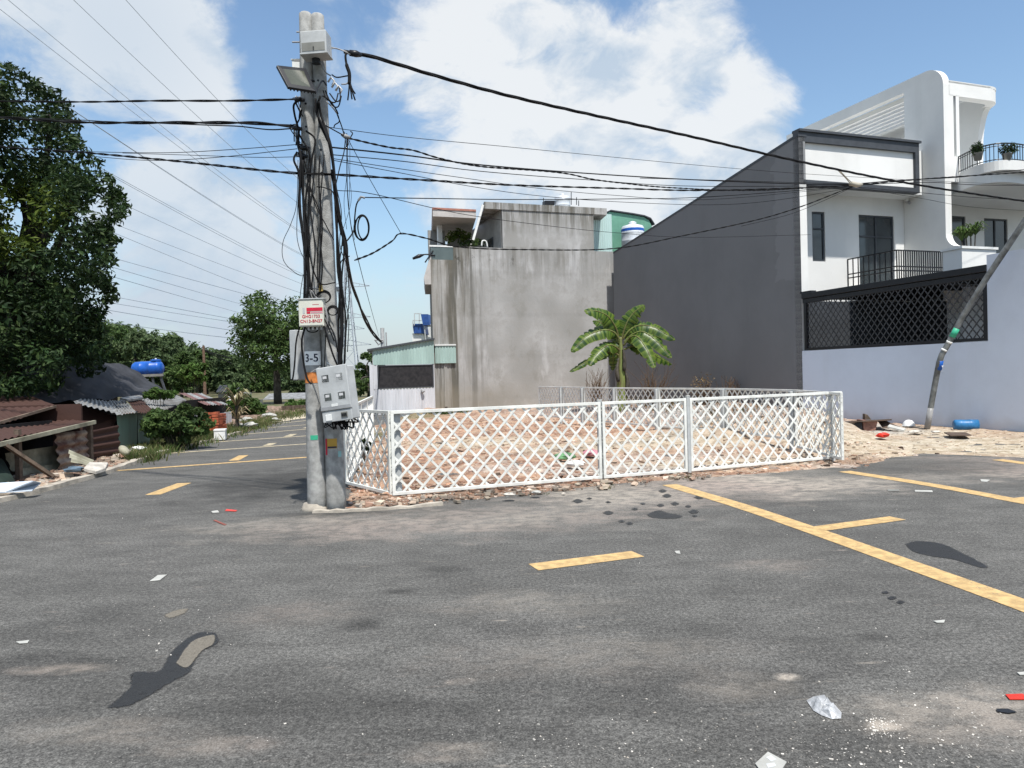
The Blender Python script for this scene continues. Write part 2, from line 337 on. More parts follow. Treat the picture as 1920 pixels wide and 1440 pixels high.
def blobs(t, pos, noise, lst):
    acc = None; K = t.links.new
    for px, py, rx, ry, w in lst:
        c = G(px, py)
        m1 = N(t, 'ShaderNodeVectorMath', operation='SUBTRACT'); K(pos, m1.inputs[0]); m1.inputs[1].default_value = c
        m2 = N(t, 'ShaderNodeVectorMath', operation='MULTIPLY'); K(m1.outputs[0], m2.inputs[0]); m2.inputs[1].default_value = (1 / rx, 1 / ry, 0)
        ln = N(t, 'ShaderNodeVectorMath', operation='LENGTH'); K(m2.outputs[0], ln.inputs[0])
        s = N(t, 'ShaderNodeMapRange', interpolation_type='SMOOTHSTEP', i={1: 1.25, 2: .2, 3: 0, 4: w})
        K(M(t, 'ADD', ln.outputs['Value'], noise), s.inputs[0])
        acc = s.outputs[0] if acc is None else M(t, 'MAXIMUM', acc, s.outputs[0])
    return acc
def asphalt():
    m = bpy.data.materials.new('asphalt'); m.use_nodes = True; t = m.node_tree; t.nodes.clear(); K = t.links.new
    pos = N(t, 'ShaderNodeNewGeometry').outputs['Position']
    def noise(sc, det=4, rough=.55, scl=None, dist=0):
        v = pos
        if scl: mp = N(t, 'ShaderNodeMapping'); K(pos, mp.inputs[0]); mp.inputs['Scale'].default_value = scl; v = mp.outputs[0]
        n = N(t, 'ShaderNodeTexNoise', i={'Scale': sc, 'Detail': det, 'Roughness': rough, 'Distortion': dist}); K(v, n.inputs['Vector']); return n.outputs[0]
    def rng_(x, a, b, c, d, sm=True):
        r = N(t, 'ShaderNodeMapRange', i={1: a, 2: b, 3: c, 4: d})
        if sm: r.interpolation_type = 'SMOOTHSTEP'
        K(x, r.inputs[0]); return r.outputs[0]
    fine = noise(105, 4, .75); med = noise(38, 4, .7); patch = noise(.55, 5, .6, (1, 1.7, 1), .3); streak = noise(.9, 5, .65, (.6, 3.2, 1), .6)
    val = M(t, 'MULTIPLY', rng_(fine, .32, .70, .40, 1.65), rng_(med, .32, .68, .58, 1.42))
    val = M(t, 'MULTIPLY', val, rng_(patch, .32, .68, .88, 1.10)); val = M(t, 'MULTIPLY', val, rng_(streak, .3, .7, .92, 1.08))
    pert = M(t, 'MULTIPLY', M(t, 'SUBTRACT', noise(1.6, 6, .62, (1, 1.6, 1)), .5), 2.2)
    darks = blobs(t, pos, pert, [(515, 905, 1.35, 2.2, .52), (640, 963, 1.2, .22, .5), (740, 1110, .22, .1, .55), (690, 1170, .2, .16, .5), (840, 1068, .25, .12, .35),
                                 (620, 1330, 1.5, .28, .34), (60, 1250, .8, .25, .4), (1330, 1180, .3, .15, .25), (1290, 1330, .5, .3, .2), (1000, 1380, .6, .2, .28), (1050, 1290, 1.6, .35, .24), (500, 1370, 1.4, .3, .26), (1500, 1400, 1.0, .25, .2), (150, 1180, .9, .3, .2), (300, 1290, 1.6, .2, .22), (1640, 1195, .15, .1, .35)])
    val = M(t, 'MULTIPLY', val, rng_(noise(2.4, 8, .7, (.8, 1.5, 1), .4), .34, .66, .84, 1.16)); val = M(t, 'MULTIPLY', val, M(t, 'SUBTRACT', 1.0, M(t, 'MAXIMUM', darks, M(t, 'MULTIPLY', blobs(t, pos, M(t, 'MULTIPLY', pert, .55), [(1660, 878, 1.4, .9, 1), (1770, 874, 1.5, .9, 1)]), .22))))
    base = N(t, 'ShaderNodeVectorMath', operation='SCALE'); base.inputs[0].default_value = (.090, .088, .082); K(val, base.inputs['Scale'])
    dust = blobs(t, pos, pert, [(720, 985, 2.0, .8, .5), (960, 968, 2.0, .9, .45), (560, 985, 1.4, .5, .35), (1150, 930, 1.3, 1.2, .6), (1390, 905, 1.7, 1.5, .85), (1560, 900, 1.0, 1.3, .6), (1250, 925, 1.2, 1.2, .6),
                                (1700, 890, 1.3, .9, .4), (1850, 875, 1.4, 1.6, .8), (1900, 1340, .8, .35, .45), (1380, 1290, .3, .2, .22), (1430, 1060, .5, .2, .2), (980, 1130, .7, .35, .18), (560, 1150, .6, .3, .16), (1100, 1230, 1.0, .35, .15),
                                (200, 1370, .5, .15, .22), (850, 1410, .25, .08, .3), (420, 1400, .3, .1, .25), (1475, 1270, .07, .05, .8), (1655, 1360, .09, .06, .75), (860, 1278, .09, .05, .4), (120, 1255, .3, .08, .35)])
    spots = rng_(noise(7, 3, .5, (.5, 2.4, 1)), .63, .76, 0, .6)
    spots = M(t, 'MULTIPLY', spots, rng_(noise(1.3, 2), .45, .6, 0, 1))
    damp = blobs(t, pos, M(t, 'MULTIPLY', pert, .55), [(1570, 888, 1.2, .5, .9), (1660, 880, 1.3, .9, 1), (1740, 870, 1.5, 1.0, 1), (1810, 872, 1.0, 1.0, .9), (1770, 884, 1.0, .5, .9)])
    dm = M(t, 'MULTIPLY', M(t, 'MAXIMUM', dust, spots), M(t, 'SUBTRACT', 1.0, M(t, 'MULTIPLY', damp, .85))); dm = M(t, 'MULTIPLY', dm, rng_(noise(5.5, 9, .72, (1, 1.5, 1)), .40, .58, .35, 1.15)); dm = M(t, 'MULTIPLY', dm, rng_(fine, .25, .6, .45, 1.15), clamp=True)
    dcn = N(t, 'ShaderNodeMix', data_type='RGBA'); K(rng_(noise(.3, 2), .4, .6, 0, 1), dcn.inputs[0]); dcn.inputs[6].default_value = (.30, .25, .215, 1); dcn.inputs[7].default_value = (.36, .32, .27, 1)
    mx = N(t, 'ShaderNodeMix', data_type='RGBA'); K(dm, mx.inputs[0]); K(base.outputs[0], mx.inputs[6]); K(dcn.outputs[2], mx.inputs[7])
    # pale aggregate chips
    vo = N(t, 'ShaderNodeTexVoronoi', i={'Scale': 55}); K(pos, vo.inputs['Vector'])
    chip = M(t, 'MULTIPLY', rng_(vo.outputs['Distance'], .30, .16, 0, 1), rng_(noise(17, 2), .56, .62, 0, .45))
    mx2 = N(t, 'ShaderNodeMix', data_type='RGBA'); K(chip, mx2.inputs[0]); K(mx.outputs[2], mx2.inputs[6]); mx2.inputs[7].default_value = (.30, .29, .27, 1)
    p = N(t, 'ShaderNodeBsdfPrincipled', i={'Roughness': .85, 'Specular IOR Level': .3}); K(mx2.outputs[2], p.inputs['Base Color'])
    b = N(t, 'ShaderNodeBump', i={'Strength': .5, 'Distance': .005}); K(M(t, 'ADD', fine, M(t, 'MULTIPLY', med, .8)), b.inputs['Height']); K(b.outputs[0], p.inputs['Normal'])
    o = N(t, 'ShaderNodeOutputMaterial'); K(p.outputs[0], o.inputs[0]); return m
def lotmat(chips=False):
    m = bpy.data.materials.new('rubble_chips' if chips else 'rubble_soil'); m.use_nodes = True; t = m.node_tree; t.nodes.clear(); K = t.links.new
    pos = N(t, 'ShaderNodeNewGeometry').outputs['Position']
    def noise(sc, det=4, rough=.6, scl=None):
        v = pos
        if scl: mp = N(t, 'ShaderNodeMapping'); K(pos, mp.inputs[0]); mp.inputs['Scale'].default_value = scl; v = mp.outputs[0]
        n = N(t, 'ShaderNodeTexNoise', i={'Scale': sc, 'Detail': det, 'Roughness': rough}); K(v, n.inputs['Vector']); return n.outputs[0]
    def mr(x, a, b, c=0, d=1):
        r = N(t, 'ShaderNodeMapRange', interpolation_type='SMOOTHSTEP', i={1: a, 2: b, 3: c, 4: d}); K(x, r.inputs[0]); return r.outputs[0]
    def mix(f, a, b):
        n = N(t, 'ShaderNodeMix', data_type='RGBA'); K(f, n.inputs[0]) if not isinstance(f, float) else None
        for i, c in ((6, a), (7, b)):
            if isinstance(c, tuple): n.inputs[i].default_value = (*c, 1)
            else: K(c, n.inputs[i])
        return n.outputs[2]
    pert = M(t, 'MULTIPLY', M(t, 'SUBTRACT', noise(.8, 4), .5), 1.6)
    cream = blobs(t, pos, pert, [(900, 832, 2.6, 1.6, .8), (1250, 830, 3, 2.2, .9), (1120, 840, 2.5, 1.6, .8), (1480, 860, 1.6, 1.5, .6), (1750, 835, 3.6, 2.6, 1), (1900, 845, 2.2, 3.0, 1), (1650, 850, 2, 1.6, .8), (1350, 870, 2.2, 1.0, .8), (1700, 815, 3, 3, .9)])
    grey = blobs(t, pos, pert, [(1420, 800, 2.4, 4.0, .95), (1300, 790, 2.5, 5, .8), (1000, 880, 1.3, .8, .5), (1280, 860, 1.6, .8, .35), (1560, 800, 1.5, 4, .9), (1180, 885, 1.2, .6, .55), (1600, 880, .7, .7, .6), (1100, 775, 4, 5, .35)])
    gras = blobs(t, pos, pert, [(690, 820, .5, 3.5, .8), (780, 782, 1.5, 2.5, .6)])
    c = mix(mr(noise(1.8, 6), .38, .6), (.19, .105, .072), (.39, .245, .165)); c = mix(mr(noise(6, 4), .5, .62, 0, .7), c, (.44, .35, .26))
    c = mix(cream, c, mix(mr(noise(4, 5), .4, .6), (.34, .28, .20), (.50, .44, .34)))
    c = mix(grey, c, mix(mr(noise(6, 5), .4, .6), (.20, .20, .19), (.46, .46, .44))); c = mix(gras, c, (.06, .09, .03))
    bro = blobs(t, pos, pert, [(690, 945, .9, .45, .9), (790, 940, 1.0, .4, .8), (880, 933, 1.0, .4, .85), (980, 925, 1.0, .45, .85), (1080, 913, 1.0, .45, .8), (1180, 902, 1.0, .45, .7), (1285, 896, .8, .5, .75), (1590, 868, .8, .8, .6), (680, 880, .6, 2.0, .5), (760, 900, 1.2, .8, .4)]); c = mix(bro, c, mix(mr(noise(9, 5), .4, .6), (.10, .07, .05), (.27, .18, .13)))
    c = mix(mr(noise(14, 3), .60, .70, 0, .6), c, (.09, .06, .045)); c = mix(mr(noise(22, 3), .60, .68, 0, .8), c, (.62, .58, .52))
    if chips:
        rd = N(t, 'ShaderNodeNewGeometry').outputs['Random Per Island']; wn = N(t, 'ShaderNodeTexWhiteNoise', noise_dimensions='1D'); K(rd, wn.inputs['W'])
        c = mix(mr(wn.outputs['Value'], .72, .80), c, (.60, .56, .49)); c = mix(mr(wn.outputs['Value'], .12, .06), c, (.12, .085, .065)); c = mix(mr(wn.outputs['Value'], .5, .52, 0, .35), c, (.42, .20, .12))
        sc = N(t, 'ShaderNodeVectorMath', operation='SCALE'); K(c, sc.inputs[0]); K(mr(rd, 0, 1, .5, 1.3), sc.inputs['Scale']); c = sc.outputs[0]
    p = N(t, 'ShaderNodeBsdfPrincipled', i={'Roughness': .95, 'Specular IOR Level': .15}); K(c, p.inputs['Base Color'])
    b = N(t, 'ShaderNodeBump', i={'Strength': .9, 'Distance': .03}); K(noise(28, 8, .7), b.inputs['Height']); K(b.outputs[0], p.inputs['Normal'])
    o = N(t, 'ShaderNodeOutputMaterial'); K(p.outputs[0], o.inputs[0]); return m
MT['asphalt'] = asphalt(); MT['lot'] = lotmat(); MT['chips'] = lotmat(True)
MT['earth'] = mat('earth', (.16, .13, .08), .95, .3, .6, col2=(.06, .08, .03), bump=.6, bscale=12)
MT['verge'] = mat('verge_rubble', (.30, .21, .16), .95, .3, 5, col2=(.10, .07, .05), bump=.9, bscale=25)
def markmat(name, col, wear):
    m = bpy.data.materials.new(name); m.use_nodes = True; t = m.node_tree; t.nodes.clear(); K = t.links.new
    pos = N(t, 'ShaderNodeNewGeometry').outputs['Position']
    def noise(sc, det): n = N(t, 'ShaderNodeTexNoise', i={'Scale': sc, 'Detail': det, 'Roughness': .7}); K(pos, n.inputs['Vector']); return n.outputs[0]
    f = noise(105, 4); g = noise(6, 6); w = M(t, 'ADD', M(t, 'MULTIPLY', f, .8), M(t, 'MULTIPLY', g, .9))
    a = N(t, 'ShaderNodeMapRange', interpolation_type='SMOOTHSTEP', i={1: wear, 2: wear + .12, 3: 0, 4: .9}); K(w, a.inputs[0])
    d = N(t, 'ShaderNodeMapRange', interpolation_type='SMOOTHSTEP', i={1: .40, 2: .62, 3: .72, 4: 1.08}); K(noise(11, 6), d.inputs[0])
    v = N(t, 'ShaderNodeVectorMath', operation='SCALE'); v.inputs[0].default_value = col; K(d.outputs[0], v.inputs['Scale'])
    mx = N(t, 'ShaderNodeMix', data_type='RGBA'); K(a.outputs[0], mx.inputs[0]); K(v.outputs[0], mx.inputs[6]); mx.inputs[7].default_value = (.11, .10, .085, 1)
    p = N(t, 'ShaderNodeBsdfPrincipled', i={'Roughness': .8}); K(mx.outputs[2], p.inputs['Base Color'])
    b = N(t, 'ShaderNodeBump', i={'Strength': .5, 'Distance': .005}); K(f, b.inputs['Height']); K(b.outputs[0], p.inputs['Normal'])
    o = N(t, 'ShaderNodeOutputMaterial'); K(p.outputs[0], o.inputs[0]); return m
MT['mark'] = markmat('road_paint_yellow', (.50, .34, .15), .95)
MT['markpale'] = markmat('road_paint_pale', (.44, .38, .26), .9)
MT['wet'] = mat('oil_stain', (.018, .018, .02), .42, .3, 12, bump=.3, bscale=120, spec=.4)
MT['mud'] = mat('dried_mud', (.15, .135, .11), .8, .25, 9)

gm = MB().poly([(-600, -200, -.06), (600, -200, -.06), (600, 900, -.06), (-600, 900, -.06)])
tag(B(gm, 'ground', MT['earth']), kind='structure')
KP = [G(-260, 1005), G(0, 943), G(110, 915), G(205, 887), G(310, 850), G(400, 828), G(470, 808), G(540, 786)]
far1 = KP[-1] + Vector((-1.7, 12, 0))
road = [Vector((-11, -10, 0))] + KP + [far1, Vector((-4, 50, 0)), Vector((60, 50, 0)), Vector((60, -10, 0))]
tag(B(MB().poly(road), 'road', MT['asphalt']), kind='structure')

def strip(name, pts, w, m, z=.004, sub=4):
    pts = spline(pts, sub) if len(pts) > 2 else [Vector(p) for p in pts]; mb = MB(); vs = []
    for i, p in enumerate(pts):
        d = (pts[min(i + 1, len(pts) - 1)] - pts[max(i - 1, 0)]).normalized(); n = Vector((-d.y, d.x, 0)) * w / 2
        vs += [(p.x - n.x, p.y - n.y, z), (p.x + n.x, p.y + n.y, z)]
    mb.add(vs, [(2 * i, 2 * i + 2, 2 * i + 3, 2 * i + 1) for i in range(len(pts) - 1)])
    return tag(B(mb, name, m), kind='structure')
def gp(*a): return [G(x, y) for x, y in a]
LN = gp((1255, 909), (1400, 947), (1535, 992), (1700, 1052), (1910, 1130), (1990, 1162))
ch = (LN[-1] - LN[0]).normalized(); LN = [p.lerp(LN[0] + ch * (p - LN[0]).dot(ch), .5) for p in LN]
strip('parking_line', LN, .22, MT['mark'])
strip('parking_line', gp((1583, 884), (1700, 902), (1800, 919), (1900, 938), (2060, 968)), .22, MT['mark'])
strip('parking_line', gp((1870, 862), (1990, 878)), .22, MT['mark'])
strip('parking_tick', gp((1528, 993), (1683, 972)), .2, MT['mark'], .005)
strip('parking_tick', gp((1000, 1064), (1196, 1039)), .22, MT['mark'])
strip('parking_tick', gp((1905, 938), (1990, 929)), .2, MT['mark'], .005)
strip('parking_tick', gp((286, 928), (346, 906)), .22, MT['mark'])
for i, (a, b) in enumerate((((215, 883), (640, 853)), ((318, 850), (640, 828)), ((395, 829.5), (640, 813)), ((450, 815), (640, 799.5)), ((492, 803), (620, 793)), ((522, 794), (620, 784)))):
    strip('parking_line', gp(a, b), .17, MT['mark'] if i < 1 else MT['markpale'])
for i, (a, b) in enumerate((((438, 864), (457, 854)), ((500, 836), (512, 831)), ((538, 819), (551, 814)), ((572, 803), (580, 801)))):
    strip('parking_tick', gp(a, b), .2, MT['mark'] if i < 1 else MT['markpale'], .005)

def stainmat(name, col, rough, gr=.5):
    m = bpy.data.materials.new(name); m.use_nodes = True; t = m.node_tree; t.nodes.clear(); K = t.links.new
    pos = N(t, 'ShaderNodeNewGeometry').outputs['Position']; at = N(t, 'ShaderNodeAttribute', attribute_name='rim').outputs['Fac']
    def noise(sc, det): n = N(t, 'ShaderNodeTexNoise', i={'Scale': sc, 'Detail': det, 'Roughness': .7}); K(pos, n.inputs['Vector']); return n.outputs[0]
    f = noise(105, 4); e = M(t, 'ADD', at, M(t, 'ADD', M(t, 'MULTIPLY', M(t, 'SUBTRACT', noise(14, 6), .5), 1.5), M(t, 'MULTIPLY', M(t, 'SUBTRACT', f, .5), .9)))
    al = N(t, 'ShaderNodeMapRange', interpolation_type='SMOOTHSTEP', i={1: .15, 2: .95, 3: 0, 4: .94}); K(e, al.inputs[0])
    s = N(t, 'ShaderNodeMapRange', i={1: .32, 2: .7, 3: 1 - gr, 4: 1 + gr}); K(f, s.inputs[0]); v = N(t, 'ShaderNodeVectorMath', operation='SCALE'); v.inputs[0].default_value = col; K(s.outputs[0], v.inputs['Scale'])
    p = N(t, 'ShaderNodeBsdfPrincipled', i={'Roughness': rough, 'Specular IOR Level': .35}); K(v.outputs[0], p.inputs['Base Color'])
    b = N(t, 'ShaderNodeBump', i={'Strength': .6, 'Distance': .005}); K(f, b.inputs['Height']); K(b.outputs[0], p.inputs['Normal'])
    tr = N(t, 'ShaderNodeBsdfTransparent'); mx = N(t, 'ShaderNodeMixShader'); K(al.outputs[0], mx.inputs[0]); K(tr.outputs[0], mx.inputs[1]); K(p.outputs[0], mx.inputs[2])
    o = N(t, 'ShaderNodeOutputMaterial'); K(mx.outputs[0], o.inputs[0]); return m
MT['wet'] = stainmat('oil_stain', (.024, .024, .024), .5); MT['mud'] = stainmat('dried_mud', (.15, .135, .11), .85, .3); MT['wetsand'] = stainmat('damp_asphalt', (.062, .057, .048), .75, .8)
def blotch(name, px, m, z=.003, jag=.02, seed=1, w=None):
    P = spline([G(x, y) for x, y in px + [px[0]]], 6)[:-1]; r = random.Random(seed); n = len(P); area = sum(P[i].x * P[(i + 1) % n].y - P[(i + 1) % n].x * P[i].y for i in range(n)) / 2
    sg = 1 if area > 0 else -1; w = w or min(.016, .30 * abs(area) / (sum((P[i] - P[i - 1]).length for i in range(n)) + 1e-6) * 2); out, inn = [], []
    for i in range(n):
        d = (P[(i + 1) % n] - P[i - 1]).normalized(); nn = Vector((d.y, -d.x, 0)) * sg; j = r.uniform(-jag, jag) * .5
        out.append(P[i] + nn * (w + j)); inn.append(P[i] - nn * (w * .8 + j))
    for L_ in (out, inn):
        for p in L_: p.z = z
    o = mesh_obj(name, out + inn, [(i, (i + 1) % n, n + (i + 1) % n, n + i) for i in range(n)] + [tuple(range(n, 2 * n))], m); at = o.data.attributes.new('rim', 'FLOAT', 'POINT')
    if len(o.data.vertices) == 2 * n: at.data.foreach_set('value', np.array([0.0] * n + [1.0] * n, dtype=np.float32))
    return tag(o, kind='structure')
def blotch_flat(name, px, m, z=.003, jag=.02, seed=1):       # an irregular flat stain from its outline
    P = spline([G(x, y) for x, y in px + [px[0]]], 6)[:-1]; r = random.Random(seed)
    return tag(B(MB().poly([(p.x + r.uniform(-jag, jag), p.y + r.uniform(-jag, jag) * 1.5, z) for p in P]), name, m), kind='structure')
blotch('oil_stain', [(200, 1328), (245, 1290), (250, 1262), (300, 1258), (325, 1220), (365, 1190), (400, 1187), (408, 1205), (375, 1225), (355, 1260), (320, 1280), (270, 1310), (235, 1325)], MT['wet'], .003, .012, 3)
blotch('dried_mud_patch', [(330, 1245), (350, 1215), (368, 1200), (400, 1192), (400, 1208), (378, 1222), (352, 1252)], MT['mud'], .005, .004, 4, w=.006)
blotch('dried_mud_patch', [(308, 1154), (330, 1145), (352, 1143), (340, 1153), (318, 1159)], MT['mud'], .004, .008, 4)
blotch('oil_stain', [(1697, 1021), (1720, 1015), (1765, 1020), (1805, 1038), (1850, 1062), (1835, 1064), (1790, 1050), (1740, 1042), (1712, 1034)], MT['wet'], .003, .01, 5)
blotch('oil_stain', [(1212, 965), (1235, 957), (1250, 962), (1278, 968), (1262, 973), (1225, 971)], MT['wet'], .003, .015, 6)
for k, (x, y) in enumerate([(1140, 942), (1190, 955), (1238, 948), (1265, 945), (1250, 930), (1300, 960), (1302, 968), (1165, 978), (1180, 982), (1242, 921), (1310, 933), (1140, 962), (1105, 935), (1290, 950), (1660, 1112), (1688, 1130), (1672, 1122), (1083, 940), (1205, 945)]):
    s = 5 + (k * 7) % 6; blotch('oil_stain', [(x - s, y), (x, y - s * .4), (x + s, y), (x, y + s * .4)], MT['wet'], .0035, .008, k)
0 and blotch('damp_patch', [(1520, 888), (1600, 880), (1660, 866), (1745, 858), (1850, 868), (1800, 874), (1830, 888), (1780, 890), (1700, 897), (1650, 893), (1600, 899), (1560, 894)], MT['wetsand'], .003, .16, 9)

# kerbs
def kerb(name, pts, w, h, seed=0):
    pts = spline(pts, 5); mb = MB(); r = random.Random(seed); vs = []
    for i, p in enumerate(pts):
        d = (pts[min(i + 1, len(pts) - 1)] - pts[max(i - 1, 0)]).normalized(); n = Vector((-d.y, d.x, 0)); j = r.uniform(-.02, .02); hh = h + r.uniform(-.012, .012)
        vs += [p + n * (j - w / 2) + Vector((0, 0, -.05)), p + n * (j - w / 2 + .01) + Vector((0, 0, hh)), p + n * (j + w / 2) + Vector((0, 0, hh)), p + n * (j + w / 2) + Vector((0, 0, -.05))]
    fs = [(4 * i + k, 4 * i + k + 1, 4 * i + k + 5, 4 * i + k + 4) for i in range(len(pts) - 1) for k in range(3)]
    fs += [(3, 2, 1, 0), tuple(4 * (len(pts) - 1) + k for k in range(4))]
    mb.add(vs, fs); return tag(B(mb, name, MT['kerb']), kind='structure')
off = Vector((-.06, 0, 0))
kerb('kerb', [p + off for p in KP[:4]] + [G(262, 868) + off, G(316, 848) + off], .16, .07, 1)
kerb('kerb', [G(337, 843), G(352, 842), G(365, 835), G(400, 827), G(450, 813)], .14, .07, 2)
kerb('kerb', [G(588, 961), G(660, 959), G(730, 955), G(830, 947)], .10, .03, 3)

# vacant lot: broken brick and sand
lot_poly = gp((655, 955), (730, 950), (830, 943), (960, 932), (1080, 918), (1180, 905), (1290, 897), (1430, 888), (1560, 876), (1600, 880), (1650, 866), (1740, 852), (1830, 855), (1920, 860), (2100, 878)) + \
    [Vector((17, 13, 0)), Vector((11.8, 14.5, 0)), Vector((4, 37.5, 0)), Vector((-4.1, 34, 0)), G(697, 800), G(668, 850), G(652, 905)]
mounds = [(G(1450, 822, 0), 1.3, .36), (G(1350, 815, 0), 1.3, .28), (G(1530, 822), .9, .30), (G(1250, 800), 1.6, .3), (G(1610, 845), .7, .10), (G(690, 945), .4, .06), (G(760, 775), 2.5, .15), (G(1450, 775), 3, .4), (G(1100, 770), 4, .25)]
def lotz(X, Y, D):
    e = np.clip((D + .16 + .22 * fbm(X, Y, 1.7, 4, 5)) / .35, 0, 1); base = -.035 + .055 * e
    z = base + e * (.03 * fbm(X, Y, 1.1, 3, 11) + .035 * fbm(X, Y, 4.5, 4, 21))
    for c, r, h in mounds: z = z + h * np.exp(-((X - c.x) ** 2 + (Y - c.y) ** 2) / r ** 2) * (1 + .5 * fbm(X, Y, 2.2, 3, 33)) * np.clip(D / .5, 0, 1)
    return z
def seq(a, b, d0, d1):
    out = [a]
    while out[-1] < b: t = (out[-1] - a) / (b - a); out.append(out[-1] + d0 + (d1 - d0) * t)
    return np.array(out)
hfield('lot_ground', lot_poly, lotz, np.arange(-5, 18, .07), seq(8.2, 38, .05, .25), MT['lot'])
def in_poly(pts, poly): return sdist(pts[:, 0], pts[:, 1], poly)
def chunks(name, pts, smin, smax, m, seed, flat=.6):
    r = np.random.default_rng(seed); n = len(pts)
    base = np.array([(-1, -1, -1), (1, -1, -1), (1, 1, -1), (-1, 1, -1), (-1, -1, 1), (1, -1, 1), (1, 1, 1), (-1, 1, 1)], float) * .5
    s = smin * (smax / smin) ** (r.random(n) ** 2.2)
    v = (base[None] - np.array([0, 0, .15])) * (1 + .5 * (r.random((n, 8, 3)) - .5)) * s[:, None, None] * np.stack([r.uniform(.6, 1.5, n), r.uniform(.5, 1, n), r.uniform(.25, .25 + flat, n)], 1)[:, None, :]
    a = r.uniform(0, 6.28, n); b = r.normal(0, .35, n); ca, sa, cb, sb = np.cos(a), np.sin(a), np.cos(b), np.sin(b)
    x, y, z = v[..., 0], v[..., 1], v[..., 2]
    y2 = y * cb[:, None] - z * sb[:, None]; z2 = y * sb[:, None] + z * cb[:, None]
    x3 = x * ca[:, None] - y2 * sa[:, None]; y3 = x * sa[:, None] + y2 * ca[:, None]
    v = np.stack([x3, y3, z2], -1) + pts[:, None, :]
    fb = np.array([(0, 3, 2, 1), (4, 5, 6, 7), (0, 1, 5, 4), (1, 2, 6, 5), (2, 3, 7, 6), (3, 0, 4, 7)])
    f = (fb[None] + (np.arange(n) * 8)[:, None, None]).reshape(-1, 4)
    o = mesh_obj(name, v.reshape(-1, 3), f.tolist(), m); tag(o, kind='stuff'); return o
MT['rub'] = leafmat('broken_brick', [(.46, .27, .19), (.56, .38, .28), (.62, .50, .38), (.42, .36, .30), (.68, .64, .56), (.30, .20, .15), (.58, .42, .32), (.50, .31, .22)], 0, .9)
MT['rubbrown'] = leafmat('brown_rubble', [(.26, .15, .11), (.34, .24, .18), (.42, .36, .28), (.20, .17, .14), (.12, .08, .06), (.48, .44, .38)], 0, .9)
MT['rubgrey'] = leafmat('broken_concrete', [(.45, .43, .39), (.62, .6, .55), (.30, .28, .25), (.58, .5, .38), (.5, .3, .22)], 0, .9)
MT['crumb'] = leafmat('pale_crumbs', [(.42, .40, .36), (.6, .57, .52), (.30, .27, .23)], 0, .8)
def scatter(n, x0, x1, y0, y1, poly, dmin, zf, seed):
    r = np.random.default_rng(seed); P = np.stack([r.uniform(x0, x1, n), y0 + (y1 - y0) * r.random(n) ** 1.5], 1); D = sdist(P[:, 0], P[:, 1], poly)
    k = D > dmin; P = P[k]; return np.concatenate([P, zf(P[:, 0], P[:, 1], D[k])[:, None]], 1)
P1 = scatter(15000, -4, 7, 8.9, 26, lot_poly, -.12, lotz, 3); r_ = np.random.default_rng(5).random(len(P1))
side = (P1[:, 0] - P1[:, 1] * .18 + .6 * fbm(P1[:, 0], P1[:, 1], .8, 3, 3)) > 1.2
tag(chunks('brick_rubble', P1[~side], .010, .10, MT['chips'], 1), 'broken orange brick and plaster covering the fenced lot', 'rubble')
tag(chunks('concrete_rubble', P1[side], .010, .10, MT['chips'], 2), 'pale broken concrete and sand behind the right fence panel', 'rubble')
P2 = scatter(6000, 5, 17, 10.5, 22, lot_poly, -.1, lotz, 8)
tag(chunks('sand_rubble', P2, .007, .06, MT['chips'], 4), 'small pale rubble on the sandy strip below the lavender wall', 'rubble')
# pale crumbs scattered on the asphalt
r = np.random.default_rng(12); cp = []
for n, cx, cy, sx, sy in ((520, 1700, 1410, 230, 45), (160, 1250, 1400, 260, 30), (120, 1750, 1270, 120, 50), (90, 640, 1330, 300, 60), (60, 330, 1180, 50, 25), (60, 1050, 1200, 500, 100), (160, 1650, 1360, 18, 11), (50, 560, 1000, 300, 50), (80, 1500, 960, 300, 40)):
    for _ in range(n):
        q = G(cx + r.normal(0, sx), min(1560, max(880, cy + r.normal(0, sy)))); cp.append((q.x, q.y, .002))
tag(chunks('stone_crumbs', np.array(cp), .002, .010, MT['crumb'], 6, .4), 'pale stone crumbs scattered over the asphalt in the foreground', 'crumbs')

# ------------------------------------------------------------------ white lattice fences
def clipseg(x, z, dx, dz, L_, z0, z1):
    # segment of the line (x,z)+t(dx,dz) inside the rectangle
    t0, t1 = -1e9, 1e9
    for p, d, a, b in ((x, dx, 0, L_), (z, dz, z0, z1)):
        u, v = (a - p) / d, (b - p) / d
        if u > v: u, v = v, u
        t0 = max(t0, u); t1 = min(t1, v)
    return (t0, t1) if t1 - t0 > .02 else None
def lattice(mb, fr, L_, z0, z1, pitch, w, th, ang, y0):
    a = math.radians(ang)
    for k, sgn in enumerate((1, -1)):
        yo = y0 + k * (th + .001); n = int((L_ + (z1 - z0) / math.tan(a)) / pitch) + 2
        for i in range(-1, n + 1):
            x = i * pitch + (0 if sgn > 0 else 0) - ((z1 - z0) / math.tan(a) if sgn > 0 else 0) + .05
            s = clipseg(x, z0, math.cos(a) * sgn, math.sin(a), L_, z0, z1) if sgn > 0 else clipseg(x, z0, -math.cos(a), math.sin(a), L_, z0, z1)
            if not s: continue
            c, d = math.cos(a) * sgn, math.sin(a)
            p, q = fr.p(x + c * s[0], yo + th / 2, z0 + d * s[0]), fr.p(x + c * s[1], yo + th / 2, z0 + d * s[1])
            mb.bar(p, q, w, th, up=fr.y)
